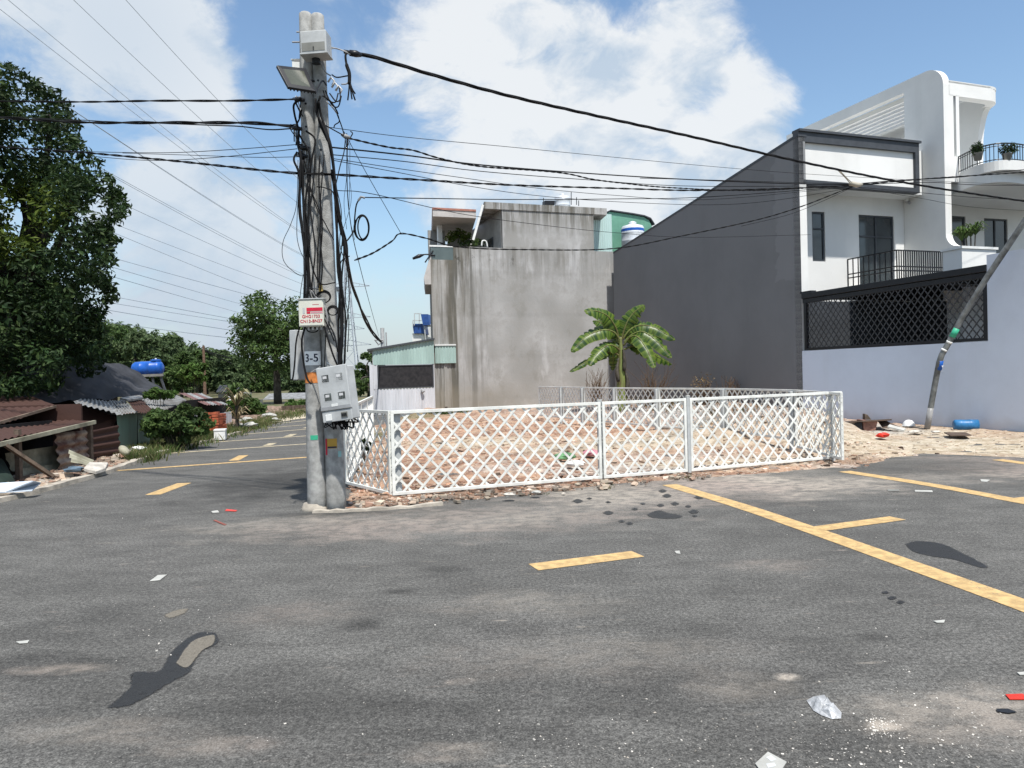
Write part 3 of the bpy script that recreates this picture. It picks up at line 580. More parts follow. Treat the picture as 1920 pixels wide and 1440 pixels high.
def fence_panel(P0, P1, z0, z1, label, pitch=.212, post=(0, 1), postw=.10, frame=.042, group='white lattice fence panels round the vacant lot', posth=0, slat=.030):
    P0, P1 = Vector((P0.x, P0.y, 0)), Vector((P1.x, P1.y, 0)); D = (P1 - P0); L_ = D.length; D.normalize(); fr = frame_dir(P0, D)
    t = thing('lattice_fence', P0, label, 'fence', group)
    m = MB(); f = frame
    m.box(fr, 0, L_, -.02, .02, z1 - f, z1); m.box(fr, 0, L_, -.02, .02, z0, z0 + f)
    m.box(fr, 0, f, -.0205, .0205, z0 + f, z1 - f); m.box(fr, L_ - f, L_, -.0205, .0205, z0 + f, z1 - f)
    B(m, 'frame', MT['fence'], t, bevel=.003)
    m = MB(); lattice(m, fr, L_, z0 + f * .7, z1 - f * .7, pitch, slat, .007, 47, -.008); B(m, 'lattice', MT['fence'], t)
    for x in post:
        xx = x * (L_ - postw) + (0 if x else .0); m = MB(); m.box(fr, xx, xx + postw, .035, .035 + .06, -.12, z1 - .03 + posth); B(m, 'post', MT['fencepost'], t, bevel=.004)
    return t
zf = .05
c0, c1, c2, c3 = G(736, 929, zf), G(1130, 897, zf), G(1292, 884, zf), G(1580, 858, zf)
ztop = 1.155
dA = (c1 - c0).normalized(); dA.z = 0
fence_panel(c0, c1 - dA * .012, zf, ztop, 'longest white lattice fence panel facing the road, left of the narrow one', post=())
m = MB()
fence_panel(c1 + dA * .012, c2 - dA * .03, zf, ztop, 'narrow white lattice fence panel between the two front grey posts', post=())
fence_panel(c2 + dA * .03, c3, zf, ztop, 'right front white lattice fence panel ending at the sandy strip', post=())
c4 = G(650, 907, zf); c4b = c0 + (c4 - c0) * 1.0
fence_panel(c4b, c0 - (c0 - c4b).normalized() * .02, zf, ztop, 'short white lattice fence panel beside the twin concrete poles', post=())
# front posts
def fence_post(P, w, z1, label, m='fencepost', fr=None, z0=-.1, off=.04):
    fr = fr or frame_dir(Vector((P.x, P.y, 0)), dA); t = thing('fence_post', Vector((P.x, P.y, 0)), label, 'post', 'posts of the white fence')
    B(MB().box(fr, -w / 2, w / 2, off, off + w * .8, z0, z1), 'shaft', MT[m], t, bevel=.004)
    B(MB().box(fr, -w / 2 - .004, w / 2 + .004, off - .004, off + w * .8 + .004, z1, z1 + .008), 'cap', MT['fence'], t); return t
fence_post(PL(748, 900, c0, dA), .10, ztop - .02, 'thick grey fence post just inside the left front fence corner')
fence_post(c1, .06, ztop + .02, 'grey fence post between the longest and the narrow front panels')
fence_post(c2, .05, ztop + .03, 'square steel gate post between narrow and right front panels', off=-.025, z0=-.08)
fence_post(PL(1568, 860, c0, dA), .05, ztop - .02, 'grey fence post at the right front corner of the fence')
# side fence towards the small shed, and the far right side fence: each a run of panels
def fence_run(name, pts, z0s, z1, labels, group, pitch=.2, postw=.07):
    for i in range(len(pts) - 1):
        t = fence_panel(pts[i], pts[i + 1], z0s[i], z1, labels[i], pitch=pitch, post=(0,) if i else (), group=group, postw=postw)
lp = [c4 + Vector((-.02, .05, 0))] + [c4.lerp(G(698, 742, ztop), k) for k in (.22, .45, .7, 1)]
for p in lp: p.z = 0
fence_run('side', lp, [zf] * 4, ztop, ['nearest white lattice panel of the left side fence behind the twin poles', 'second white lattice panel from the poles in the left side fence', 'third white lattice panel from the poles in the left side fence', 'farthest white lattice panel of the left side fence beside the small shed'], 'left side fence panels')
bp = [G(x, y, ztop) for x, y in ((1578, 736), (1490, 730.5), (1360, 727.5), (1235, 727), (1155, 726.3), (1095, 725.6), (1055, 725), (1010, 724.3))]
nm = ['nearest', 'second nearest', 'third nearest', 'middle', 'fifth nearest', 'second farthest', 'farthest']
fence_run('back', bp, [.08, .2, .2, .2, .2, .2, .2], ztop, ['%s white lattice panel of the right side fence running back from the front corner' % n for n in nm], 'right side fence panels running back', pitch=.2)

# ------------------------------------------------------------------ twin utility poles and what hangs on them
ZP = 8.95
def PP(px, py, dz=0): return AY(px, py, ZP + dz)
def pole(name, b, tp, rb, rt, label, dz=0):
    base = PP(*b, dz); base.z = -.1; top = PP(*tp, dz); t = thing(name, Vector((base.x, base.y, 0)), label, 'utility pole', 'twin concrete utility poles')
    m = MB(); n = 24; pts = [base.lerp(top, i / n) for i in range(n + 1)]; rs = [rb + (rt - rb) * i / n for i in range(n + 1)]
    pts.append(pts[-1] + Vector((0, 0, .015))); rs.append(rt * .8)
    m.tube(pts, rs, 28); B(m, 'shaft', MT['pole'], t, smooth=True)
    for y in range(70, 330, 43):                     # through-holes
        a = PP(b[0] + (tp[0] - b[0]) * (b[1] - y) / (b[1] - tp[1]), y, dz); f = (a - base).length / (top - base).length; rr = rb + (rt - rb) * f
        h = MB().tube([a + Vector((0, -rr - .003, 0)), a + Vector((0, -rr + .02, 0))], .014, 10); B(h, 'bolt_hole', MT['blackmetal'], t)
    return t, (lambda y: (PP(b[0] + (tp[0] - b[0]) * (b[1] - y) / (b[1] - tp[1]), y, dz), rb + (rt - rb) * ((b[1] - y) / (b[1] - tp[1]))))
pl, atL = pole('utility_pole', (595, 957), (572.5, 27), .118, .074, 'left one of the twin round concrete utility poles, carrying the number plate')
pr, atR = pole('utility_pole', (631, 955), (595, 30), .122, .078, 'right one of the twin round concrete utility poles, next to the fence', .02)
# rough cement at the foot
m = MB(); r = random.Random(4)
P = PP(590, 955); m.lathe(Fr((P.x, P.y, 0)), [(.16 + .02, -.02), (.15, .03), (.128, .08)], 18); B(m, 'cement_foot', MT['kerb'], pl, smooth=True)
P = PP(612, 948, .2); 
def local_frame(P, yaw=0, rollz=0, pitch=0):
    R = Matrix.Rotation(yaw, 3, 'Z') @ Matrix.Rotation(rollz, 3, 'Y') @ Matrix.Rotation(pitch, 3, 'X')
    return Fr(P, R @ Vector((1, 0, 0)), R @ Vector((0, 1, 0)), R @ Vector((0, 0, 1)))
def text_mesh(s, size, fr, name, m, parent, bend=None, bold=.0, ext=.001, align='CENTER'):
    cu = bpy.data.curves.new(name, 'FONT'); cu.body = s; cu.size = size; cu.extrude = ext; cu.align_x = align; cu.align_y = 'CENTER'; cu.offset = bold
    o = bpy.data.objects.new(name, cu); link(o); dg = bpy.context.evaluated_depsgraph_get(); dg.update(); me = bpy.data.meshes.new_from_object(o.evaluated_get(dg))
    v = [tuple(x.co) for x in me.vertices]; f = [tuple(p.vertices) for p in me.polygons]; bpy.data.objects.remove(o); bpy.data.curves.remove(cu)
    if bend:
        c, R_ = bend; w = [Vector((c.x + (R_ + z) * math.sin(x / R_), c.y - (R_ + z) * math.cos(x / R_), c.z + y)) for x, y, z in v]
    else: w = [fr.p(x, -z, y) for x, y, z in v]
    return mesh_obj(name, w, f, m, parent)
def wrap(c, R_, a0, a1, h, th=.002, lean=0):           # curved patch on the pole's skin, angles about -Y
    mb = MB(); n = 14; vs = []
    for i in range(n + 1):
        a = a0 + (a1 - a0) * i / n
        for z in (-h / 2, h / 2): vs.append(Vector((c.x + (R_ + th) * math.sin(a), c.y - (R_ + th) * math.cos(a), c.z + z)))
    return mb.add(vs, [(2 * i, 2 * i + 2, 2 * i + 3, 2 * i + 1) for i in range(n)])
# number plate
c, R_ = atL(672); t = thing('number_plate', c, 'white plate with dark number 3-5 wrapped round the left pole', 'number plate')
B(wrap(c, R_, -1.25, 1.15, .17, .004), 'plate', mat('plate_white', (.86, .87, .85), .4, .02, 9), t); text_mesh('3-5', .135, None, 'lettering', MT['ink'], t, bend=(c + Vector((.0, 0, 0)), R_ + .0055), bold=.002)
c, R_ = atL(708); tag(B(wrap(c, R_, -1.2, .75, .13, .003), 'reflective_band', MT['orange'], loc=c), 'orange reflective band painted on left pole under the number plate', 'band')
c, R_ = atL(819); tag(B(wrap(c, R_, -.3, .5, .055, .003), 'sticker', MT['green'], loc=c), 'small torn green sticker low on the left pole', 'sticker')
c, R_ = atR(830); t = thing('sticker', c, 'yellow sticker with red tape strip low on the right pole', 'sticker')
B(wrap(c, R_, -.5, .55, .12, .003), 'label', MT['yellow'], t); B(wrap(c + Vector((0, 0, -.045)), R_, -.45, .5, .02, .005), 'dark_line', MT['ink'], t); B(wrap(c + Vector((0, 0, -.04)), R_, -.75, -.5, .2, .004), 'red_tape', MT['red'], t)
c, R_ = atR(850); tag(B(wrap(c, R_, .62, 1.0, .07, .003), 'sticker', mat('teal_sticker', (.25, .45, .45), .6), loc=c), 'faded pale teal sticker low on right edge of the right pole', 'sticker')
# electricity meter box
S = ZP / F
P = PP(636, 738, -.30); fr = local_frame(P, math.radians(-16), math.radians(-6.5), 0)
t = thing('meter_box', P, 'tilted light grey electricity meter box with four small windows on the poles', 'meter box')
w, h, d = .185, .315, .10
m = MB().box(fr, -w, w, -d, d, -h, h); B(m, 'case', MT['greybox'], t, bevel=.012)
B(MB().box(fr, -w - .012, w + .012, -d - .02, -d + .02, -h + .13, h + .012), 'lid', MT['greybox'], t, bevel=.008)
B(MB().box(fr, -w - .008, w + .008, -d - .015, -d, -h - .006, -h + .12), 'lower_cover', MT['greybox'], t, bevel=.006)
B(MB().box(fr, -w - .01, w + .01, -d - .026, -d - .0203, -h + .135, -h + .175), 'groove', mat('groove_grey', (.33, .34, .35), .6), t)
for x, z in ((-.09, .19), (.09, .19), (-.085, -.03), (.095, -.03)):
    f2 = Fr(fr.p(x, -d - .021, z), fr.x, fr.y, fr.z); wf = B(MB().wall(f2, -.056, .056, -.052, .052, .008, [(-.046, .046, -.043, .043)]), 'window_frame', MT['greybox'], t)
    B(MB().box(f2, -.046, .046, .001, .004, -.043, .043), 'pane', MT['meterwin'], wf)
    B(MB().box(f2, -.03, .02, -.001, .0005, .0, .03), 'meter_dial', MT['porcelain'], wf)
B(MB().box(fr, -.05, .03, -d - .028, -d - .0205, -.145, -.115), 'tag', MT['white'], t)
B(MB().box(fr, -.15, -.07, -d - .024, -d - .0155, -h + .01, -h + .085), 'socket_cover', MT['white'], t, bevel=.004)
bk = B(MB().box(fr, .055, .14, -d - .022, -d - .0155, -h + .03, -h + .095), 'breaker', MT['boxdark'], t, bevel=.003)
for k in range(3): B(MB().box(fr, .066 + .024 * k, .082 + .024 * k, -d - .03, -d - .0225, -h + .045, -h + .08), 'switch', MT['blackmetal'], bk)
# red lettered cabinet
P = PP(585.5, 587, -.30); fr = local_frame(P, math.radians(2), math.radians(-.5), 0); t = thing('junction_cabinet', P, 'small cream cabinet with red lettering on the left pole', 'cabinet')
B(MB().box(fr, -.145, .145, -.06, .09, -.16, .16), 'case', MT['cabinet'], t, bevel=.006); B(MB().box(fr, -.155, .155, -.075, .095, .155, .168), 'rain_hood', MT['greybox'], t, bevel=.003)
B(MB().box(fr, -.133, .133, -.066, -.0605, -.148, .145), 'door', MT['cabinet'], t, bevel=.002)
B(MB().box(fr, -.05, .137, -.0685, -.0665, .018, .058), 'red_bar', MT['red'], t); B(MB().box(fr, -.05, -.006, -.0685, -.0665, -.012, .012), 'red_bar', MT['red'], t); B(MB().box(fr, .0, .137, -.0683, -.0665, -.010, .010), 'pink_bar', mat('pink_print', (.6, .3, .33), .6), t)
B(MB().box(fr, .02, .095, -.0683, -.0665, .092, .096), 'red_line', MT['red'], t); B(MB().box(fr, -.095, -.07, -.0683, -.0665, -.01, .06), 'grey_stamp', MT['greybox'], t)
for z, s in ((-.045, 'GHG1733'), (-.10, 'CN13-BN27')):
    text_mesh(s, .05, Fr(fr.p(.0, -.0685, z), fr.x, fr.y, fr.z), 'lettering', MT['red'], t, bold=.0005)
text_mesh('VIEN THONG', .022, Fr(fr.p(.045, -.0692, .038), fr.x, fr.y, fr.z), 'bar_marks', MT['white'], t) if False else None
for k in range(5): B(MB().tube([fr.p(-.1 + .05 * k, .0, -.16), fr.p(-.1 + .05 * k, 0, -.2)], .013, 10), 'cable_gland', MT['greybox'], t, smooth=False)
# long grey cabinet seen from its side
P = PP(562, 666, .12); fr = local_frame(P, math.radians(62), 0, 0); t = thing('telecom_cabinet', P, 'long upright grey cabinet strapped to the left side of left pole', 'cabinet')
B(MB().box(fr, -.10, .11, -.04, .07, -.31, .31), 'case', MT['greybox'], t, bevel=.012); B(MB().box(fr, -.095, .10, -.052, -.0405, -.30, .30), 'door', MT['greybox'], t, bevel=.006)
for z in (-.2, .2): B(MB().box(fr, .10, .125, -.068, -.0625, z - .02, z + .02), 'hinge', MT['camgrey'], t)
# top box
P = PP(592, 84, -.25); fr = local_frame(P, math.radians(-4), math.radians(-1), 0); t = thing('connection_box', P, 'pale box with a dark lower window near the top of the poles', 'box')
B(MB().box(fr, -.155, .155, -.09, .12, -.13, .13), 'case', MT['greybox'], t, bevel=.01); B(MB().box(fr, -.14, .135, -.094, -.0905, -.108, -.01), 'window', MT['boxdark'], t)
B(MB().box(fr, -.165, .165, -.10, .12, -.145, -.128), 'bottom_lip', MT['greybox'], t, bevel=.003); B(MB().box(fr, -.005, .005, -.10, -.0945, -.10, -.06), 'latch', MT['blackmetal'], t)
B(MB().tube([fr.p(-.02, .05, -.14), fr.p(-.02, .05, -.2)], .05, 12), 'mount', MT['blackmetal'], t)
# small white box behind
P = PP(557, 128, .12); t = thing('junction_box', P, 'small white box behind the floodlight on the left pole', 'box')
B(MB().box(Fr(P), -.05, .08, -.04, .04, -.09, .09), 'case', MT['white'], t, bevel=.005); B(MB().box(Fr(P), -.06, .09, -.05, .05, .088, .096), 'cover', MT['white'], t)
# floodlight
A_, B_, C_, D_ = PP(519, 122, -.55), PP(574, 128, -.30), PP(593, 171, -.45), PP(541, 163, -.62)
c = (A_ + B_ + C_ + D_) / 4; ux = ((B_ - A_) + (C_ - D_)).normalized(); uy0 = ((D_ - A_) + (C_ - B_)); uy0 = (uy0 - ux * uy0.dot(ux)).normalized(); un = ux.cross(uy0).normalized()
t = thing('floodlight', c, 'flat black rectangular floodlight facing down on the left pole', 'floodlight')
def quadin(k): return [c + (p - c) * k for p in (A_, B_, C_, D_)]
nn = (B_ - A_).cross(D_ - A_).normalized(); nn = nn if nn.dot(CAM - c) > 0 else -nn
B(MB().prism(quadin(1.0), -nn * .035), 'housing', MT['blackmetal'], t, bevel=.004); B(MB().prism([p + nn * .003 for p in quadin(.70)], -nn * .003), 'lens', MT['led'], t)
m = MB(); q = quadin(1)
for k in range(7): a = q[0].lerp(q[1], (k + 1) / 8) - nn * .035; b = q[3].lerp(q[2], (k + 1) / 8) - nn * .035; m.bar(a, b, .012, .03, up=nn)
B(m, 'heat_fins', MT['blackmetal'], t)
B(MB().tube(spline([q[0].lerp(q[1], .5) - nn * .04, PP(572, 150, -.2), PP(590, 152, -.15)], 5), .016, 8), 'bracket', MT['blackmetal'], t)
B(MB().tube(spline([q[2] - nn * .03, PP(604, 152, -.13), PP(612, 160, -.14)], 5), .01, 8), 'bracket', MT['blackmetal'], t)

# cables ----------------------------------------------------------
def cable(name, pts, r, m, label, cat='cable', group=None, sub=10, twist=0, seg=6):
    P = spline([AY(*p) for p in pts], sub)
    mb = MB()
    if twist:
        for s in (0, math.pi):
            q = []; L2 = 0
            for i, p in enumerate(P):
                if i: L2 += (p - P[i - 1]).length
                q.append(p + Vector((0, math.cos(L2 * twist + s), math.sin(L2 * twist + s))) * r * 1.0)
            mb.tube(q, r, seg)
    else: mb.tube(P, r, seg)
    o = B(mb, name, m, smooth=True, loc=P[0]); tag(o, label, cat, group); return o
K_ = MT['black']; g1 = 'overhead cables crossing to the right of the poles'; g2 = 'overhead cables running left from the poles'
t = thing('overhead_cable', AY(640, 95, ZP), 'thickest black overhead cable sloping down from the pole top to the right edge', 'cable', g1)
pts = [(645, 97, 8.9), (700, 107, 9.1), (820, 143, 9.8), (960, 181, 10.6), (1140, 222, 11.8), (1300, 257, 13), (1500, 303, 14.5), (1700, 343, 16.3), (1920, 377, 18.5), (2150, 405, 21)]
P = spline([AY(*p) for p in pts], 26); mb = MB()
for s in (0, 2.1, 4.2):
    q = []; L2 = 0
    for i, p in enumerate(P):
        if i: L2 += (p - P[i - 1]).length
        q.append(p + Vector((0, math.cos(L2 * 4.5 + s), math.sin(L2 * 4.5 + s))) * .012)
    mb.tube(q, .0135, 6)
B(mb, 'conductor', K_, t, smooth=True)
B(MB().tube([AY(*p) for p in ((655, 99, 8.88), (668, 101, 8.9), (677, 103, 8.95))], [.035, .04, .025], 10), 'clamp', MT['blackmetal'], t, smooth=True)
B(MB().tube(spline([AY(*p) for p in ((655, 97, 8.88), (648, 103, 8.85), (650, 122, 8.85), (655, 138, 8.85), (655, 158, 8.85))], 6), [.014] * 12 + [.022] * 13, 8), 'tail', K_, t, smooth=True)
for dx, dy in ((-2, 30), (6, 28), (12, 30), (8, 12), (12, 18)): B(MB().tube(spline([AY(655, 150, 8.85), AY(655 + dx * .4, 160 + dy * .3, 8.84), AY(654 + dx, 158 + dy, 8.85)], 4), .009, 6), 'loose_end', K_, t, smooth=True)
B(MB().tube(spline([AY(616, 88, 8.85), AY(635, 92, 8.86), AY(655, 99, 8.88)], 4), .008, 6), 'tie_wire', MT['greycable'], t, smooth=True)
B(MB().tube(spline([AY(616, 92, 8.8), AY(632, 91, 8.82), AY(657, 102, 8.86)], 4), .006, 6), 'tie_wire', MT['greycable'], t, smooth=True)
def rc(px, py0, px1, py1, z0=9.0, z1=18.0):
    return None
CB = [
 ([(612, 238, 9), (760, 257, 10), (960, 276, 11.5), (1300, 309, 14), (1510, 326, 16), (1722, 338, 18), (1990, 350, 21)], .0042, 0, 'topmost thin grey cable crossing to the right below the thick one'),
 ([(645, 257, 9), (700, 270, 9.4), (735, 277, 9.6), (775, 282, 9.9), (825, 297, 10.2), (900, 312, 10.8), (1010, 320, 11.6), (1065, 326, 12), (1110, 336, 12.3), (1165, 343, 12.7), (1260, 352, 13.4), (1420, 357, 14.6), (1600, 347, 16)], .007, 22, 'wavy twisted cable starting at the junction right of the poles'),
 ([(600, 274, 9), (760, 291, 10), (900, 309, 11), (1100, 325, 12.4), (1300, 337, 13.8), (1500, 345, 15.2), (1600, 346, 16)], .010, 0, 'second heavy cable, leaving the poles just under the junction'),
 ([(600, 288, 9), (760, 303, 10), (900, 321, 11), (1100, 337, 12.4), (1300, 349, 13.8), (1600, 348, 16)], .006, 0, 'cable leaving poles directly under the second heavy one'),
 ([(622, 297, 9), (760, 318, 10), (900, 338, 11), (1000, 352, 12), (1150, 366, 13), (1330, 374, 14), (1600, 350, 16)], .0045, 0, 'upper one of two thin sagging cables passing over the concrete house'),
 ([(622, 300, 9), (760, 326, 10), (880, 349, 11), (1000, 366, 12), (1150, 378, 13), (1330, 384, 14), (1450, 376, 15), (1600, 352, 16)], .0045, 0, 'lower one of two thin sagging cables passing over the concrete house'),
 ([(-120, 262, 13), (0, 275, 12.5), (90, 281, 11.8), (180, 288, 11), (330, 302, 10), (480, 318, 9), (560, 325, 8.7), (640, 328, 8.9), (800, 338, 10), (960, 347, 11.5), (1150, 353, 13), (1300, 357, 14), (1450, 354, 15), (1600, 347, 16), (1740, 335, 17.5), (1920, 323, 19.5), (2100, 310, 21)], .009, 9, 'long twisted cable passing in front of both poles across the whole view'),
 ([(675, 370, 9.3), (800, 372, 10), (960, 374, 11.5), (1150, 373, 13), (1330, 369, 14), (1600, 349, 16)], .007, 0, 'flat cable from the hanging coil crossing above the concrete house roof'),
 ([(632, 357, 8.9), (700, 364, 9.6), (860, 400, 12), (1000, 420, 14), (1150, 436, 17), (1300, 445, 19), (1520, 440, 21)], .005, 0, 'thin cable sagging in front of the upper concrete wall'),
 ([(645, 247, 9), (690, 330, 9.6), (752, 438, 10.5)], .0045, 0, 'thin wire slanting down from the junction to the hanging knot'),
 ([(665, 488, 9), (700, 474, 9.6), (735, 452, 10.2), (752, 438, 10.5), (800, 447, 11), (860, 463, 12), (980, 468, 13), (1150, 466, 14.5), (1280, 442, 15), (1420, 412, 15.5), (1500, 388, 15.8), (1560, 365, 16), (1600, 349, 16)], .007, 14, 'lowest twisted cable sagging in front of the concrete wall and up to the knot'),
 ([(1390, 424, 15.4), (1480, 402, 15.7), (1545, 376, 15.9), (1600, 350, 16)], .005, 0, 'short thin cable under the lowest twisted one left of the knot'),
 ([(1600, 345, 16), (1700, 337, 17.2), (1800, 332, 18.4), (1920, 318, 19.5), (2100, 305, 21)], .010, 0, 'upper cable of the fan right of the knot rising to the right edge'),
 ([(1600, 347, 16), (1740, 342, 17.5), (1840, 347, 18.4), (1990, 347, 20)], .008, 0, 'nearly level cable right of the knot'),
 ([(1600, 350, 16), (1722, 361, 17.2), (1840, 371, 18.4), (1990, 378, 20)], .006, 0, 'first descending cable right of the knot'),
 ([(1610, 352, 16), (1722, 371, 17.2), (1830, 389, 18.4), (1990, 398, 20)], .0045, 0, 'lowest descending thin cable right of the knot'),
 ([(1200, 334, 13), (1350, 338, 14), (1480, 342, 15), (1600, 345, 16)], .006, 0, 'short upper cable joining the knot from the left'),
]
for i, (p, r_, tw, lb) in enumerate(CB): cable('overhead_cable', p, r_, K_, lb, group=g1, twist=tw, sub=26 if tw else 10)
t = thing('cable_knot', AY(1600, 346, 16), 'pale knotted strap tying cables together in front of the white parapet', 'cable tie')
B(MB().tube(spline([AY(1570, 318, 15.6), AY(1585, 333, 15.8), AY(1596, 346, 15.95)], 5), .011, 6), 'strap', MT['palecable'], t, smooth=True)
B(MB().tube(spline([AY(1574, 319, 15.6), AY(1590, 336, 15.8), AY(1603, 347, 15.95)], 5), .009, 6), 'strap', MT['palecable'], t, smooth=True)
B(MB().tube([AY(1590, 346, 15.95), AY(1597, 344, 15.9), AY(1606, 347, 15.9), AY(1616, 346, 15.95)], [.03, .05, .055, .03], 8), 'wrap', MT['palecable'], t, smooth=True)
CL = [
 ([(-150, 192, 13), (0, 190, 12), (160, 191, 11), (290, 189, 10), (430, 189, 9.6), (555, 186, 8.9)], .008, 5, 'uppermost twisted cable left of the poles'),
 ([(-150, 214, 13), (0, 221, 12), (150, 229, 11), (250, 230, 10.4), (400, 230, 9.7), (480, 231, 9.2), (550, 237, 8.9)], .012, 4, 'thick twisted cable bundle left of the poles, below the uppermost'),
 ([(300, 231, 10.2), (400, 235, 9.8), (450, 237, 9.4), (505, 243, 9.1), (548, 241, 8.9)], .008, 0, 'short loose cable hanging just under the thick bundle left of the poles'),
 ([(-150, 224, 13), (0, 219, 12), (120, 224, 11), (170, 226, 10.8), (250, 232, 10.4)], .006, 0, 'thin cable joining the thick bundle in front of the big tree'),
 ([(150, 284, 11), (240, 286, 10.4), (330, 286, 10), (440, 280, 9.4), (557, 271, 8.9)], .0045, 0, 'upper thin cable left of the poles above the long crossing one'),
 ([(160, 292, 11), (260, 300, 10.4), (330, 300, 10), (430, 293, 9.4), (557, 279, 8.9)], .0045, 0, 'thin cable curving up to the poles from the long crossing one'),
 ([(230, 287, 10.6), (360, 291, 10), (480, 295, 9.4), (560, 294, 8.9)], .004, 0, 'lowest thin cable reaching the poles from the left'),
]
for p, r_, tw, lb in CL: cable('overhead_cable', p, r_, K_, lb, group=g2, twist=tw, sub=22 if tw else 8)
# bundle dropping to the small shed
t = thing('drop_bundle', AY(628, 345, 9), 'thick black bundle of drop cables sagging from the poles to the small shed roof', 'cable bundle'); r = random.Random(9)
for k in range(7):
    j = lambda s: r.uniform(-s, s)
    pts = [(624 + j(4), 330 + j(12), 8.8), (636 + j(4), 405, 9.4), (647 + j(4), 460, 10.2), (657 + j(4), 510, 12), (671 + j(3.5), 560 + j(4), 15), (688 + j(3), 605 + j(5), 21), (703 + j(2), 630 + j(4), 27), (715, 641 + j(2), 30.5)]
    B(MB().tube(spline([AY(*p) for p in pts], 8), [.010 + .012 * (i / 56) ** 2 for i in range(57)], 6), 'cable', K_, t, smooth=True)
tag(cable('drop_cable', [(650, 250, 9), (655, 400, 10), (680, 520, 14), (710, 630, 30)], .006, K_, 'thin dark wire just right of the thick drop bundle'), None)
# hanging coil
t = thing('cable_coil', AY(678, 370, 9.2), 'black cable coil hanging in the air right of the poles', 'cable coil')
for k, (rx, ry, ox, a) in enumerate(((13, 24, 0, 0), (10, 22, 2, .3), (14, 22, -1, -.2))):
    q = [AY(679 + ox + rx * math.cos(u + .0) , 427 + ry * math.sin(u) + a * 6 * math.cos(u), 9.2 + .05 * math.sin(u + a)) for u in [i * 2 * math.pi / 36 for i in range(37)]]
    B(MB().tube(q, .009, 8, caps=False), 'loop', K_, t, smooth=True)
B(MB().tube(spline([AY(675, 371, 9.2), AY(668, 385, 9.2), AY(665, 410, 9.2), AY(664, 430, 9.2), AY(655, 446, 9.1), AY(640, 462, 9)], 6), .009, 6), 'lead', K_, t, smooth=True)
B(MB().tube([AY(672, 376, 9.2), AY(677, 369, 9.2), AY(684, 371, 9.2)], .015, 6), 'splice', MT['greycable'], t)
# knot right of poles, insulators, bolts
t = thing('cable_junction', AY(645, 255, 9), 'frayed cable junction floating just right of the poles', 'cable junction')
B(MB().tube([AY(640, 252, 9), AY(648, 256, 9), AY(657, 258, 9)], [.015, .03, .012], 8), 'splice', MT['greycable'], t, smooth=True)
for q in ([(610, 235, 8.85), (628, 245, 8.9), (648, 256, 9)], [(632, 214, 8.85), (640, 235, 8.9), (646, 255, 9)], [(648, 256, 9), (645, 285, 8.95), (638, 310, 8.9), (630, 345, 8.85)], [(657, 258, 9), (661, 250, 9), (657, 246, 9)], [(650, 258, 9), (653, 270, 9), (648, 277, 9)], [(634, 216, 8.85), (636, 228, 8.87), (628, 234, 8.87), (626, 240, 8.87)]):
    B(MB().tube(spline([AY(*p) for p in q], 6), .007, 6), 'wire', K_, t, smooth=True)
for q in ([(652, 262, 9), (650, 330, 9), (645, 380, 9), (650, 430, 9)], [(648, 262, 9), (655, 330, 9), (658, 380, 9), (640, 440, 9)], [(656, 262, 9), (656, 330, 9), (655, 400, 9), (665, 450, 9)]):
    B(MB().tube(spline([AY(*p) for p in q], 6), .003, 5), 'thin_wire', K_, t, smooth=True)
t = thing('insulator_cluster', AY(628, 155, 8.95), 'white porcelain insulators with curled wires on right pole under the top box', 'insulators')
for x, y in ((622, 146), (629, 156), (636, 162)):
    B(MB().tube([PP(x - 7, y + 8, -.1), PP(x - 1, y - 1, -.12), PP(x + 5, y + 6, -.1), PP(x + 1, y + 14, -.1)], [.012, .014, .013, .012], 8), 'insulator', MT['porcelain'], t, smooth=True)
for q in ([(618, 175, -.15), (630, 190, -.2), (638, 185, -.15), (636, 165, -.1)], [(610, 170, -.15), (622, 196, -.2), (634, 200, -.15), (640, 180, -.1)], [(605, 180, -.15), (618, 188, -.22), (630, 205, -.15), (634, 214, -.1)], [(612, 190, -.15), (624, 202, -.2), (632, 213, -.1)], [(640, 158, -.1), (650, 157, -.1), (655, 150, -.1)], [(622, 140, -.1), (632, 145, -.1), (652, 142, -.1)], [(600, 118, -.12), (610, 135, -.16), (620, 142, -.12)], [(606, 170, -.15), (612, 185, -.2), (628, 192, -.2), (634, 175, -.12)]):
    B(MB().tube(spline([PP(*p) for p in q], 6), .008, 6), 'wire', K_ if q[0][0] % 4 else MT['greycable'], t, smooth=True)
for i, (x0, x1, y) in enumerate(((556, 563, 60), (548, 563, 79), (552, 565, 114), (560, 566, 182))):
    tag(B(MB().tube([PP(x0, y, 0), PP(x1 + 6, y, 0)], .010, 8), 'pole_bolt', MT['camgrey'], loc=PP(x0, y, 0)), ['highest', 'second highest', 'third highest', 'lowest'][i] + ' steel bolt sticking out of the left pole to the left', 'bolt', 'bolts on the left pole')
for i, (x, y) in enumerate(((557, 186), (552, 240), (566, 277), (563, 292))):
    t = thing('cable_clamp', PP(x, y, -.05), ['highest', 'second', 'third', 'lowest'][i] + ' cable clamp on the left side of left pole', 'clamp', 'clamps on the left pole')
    rr = random.Random(i); B(MB().tube([PP(x - 7, y - 1, -.05), PP(x + 2, y, -.14), PP(x + 14, y + 2, -.14)], [.014, .03, .02], 8), 'hook', MT['blackmetal'], t, smooth=True)
    for k in range(4):
        q = [PP(x + rr.uniform(-9, 8), y + rr.uniform(-7, 4), -.12) for _ in range(3)] + [PP(x + rr.uniform(-4, 12), y + 22 + rr.uniform(0, 15), -.13)]
        B(MB().tube(spline(q, 6), .007, 6), 'pigtail', K_ if k else MT['porcelain'], t, smooth=True)
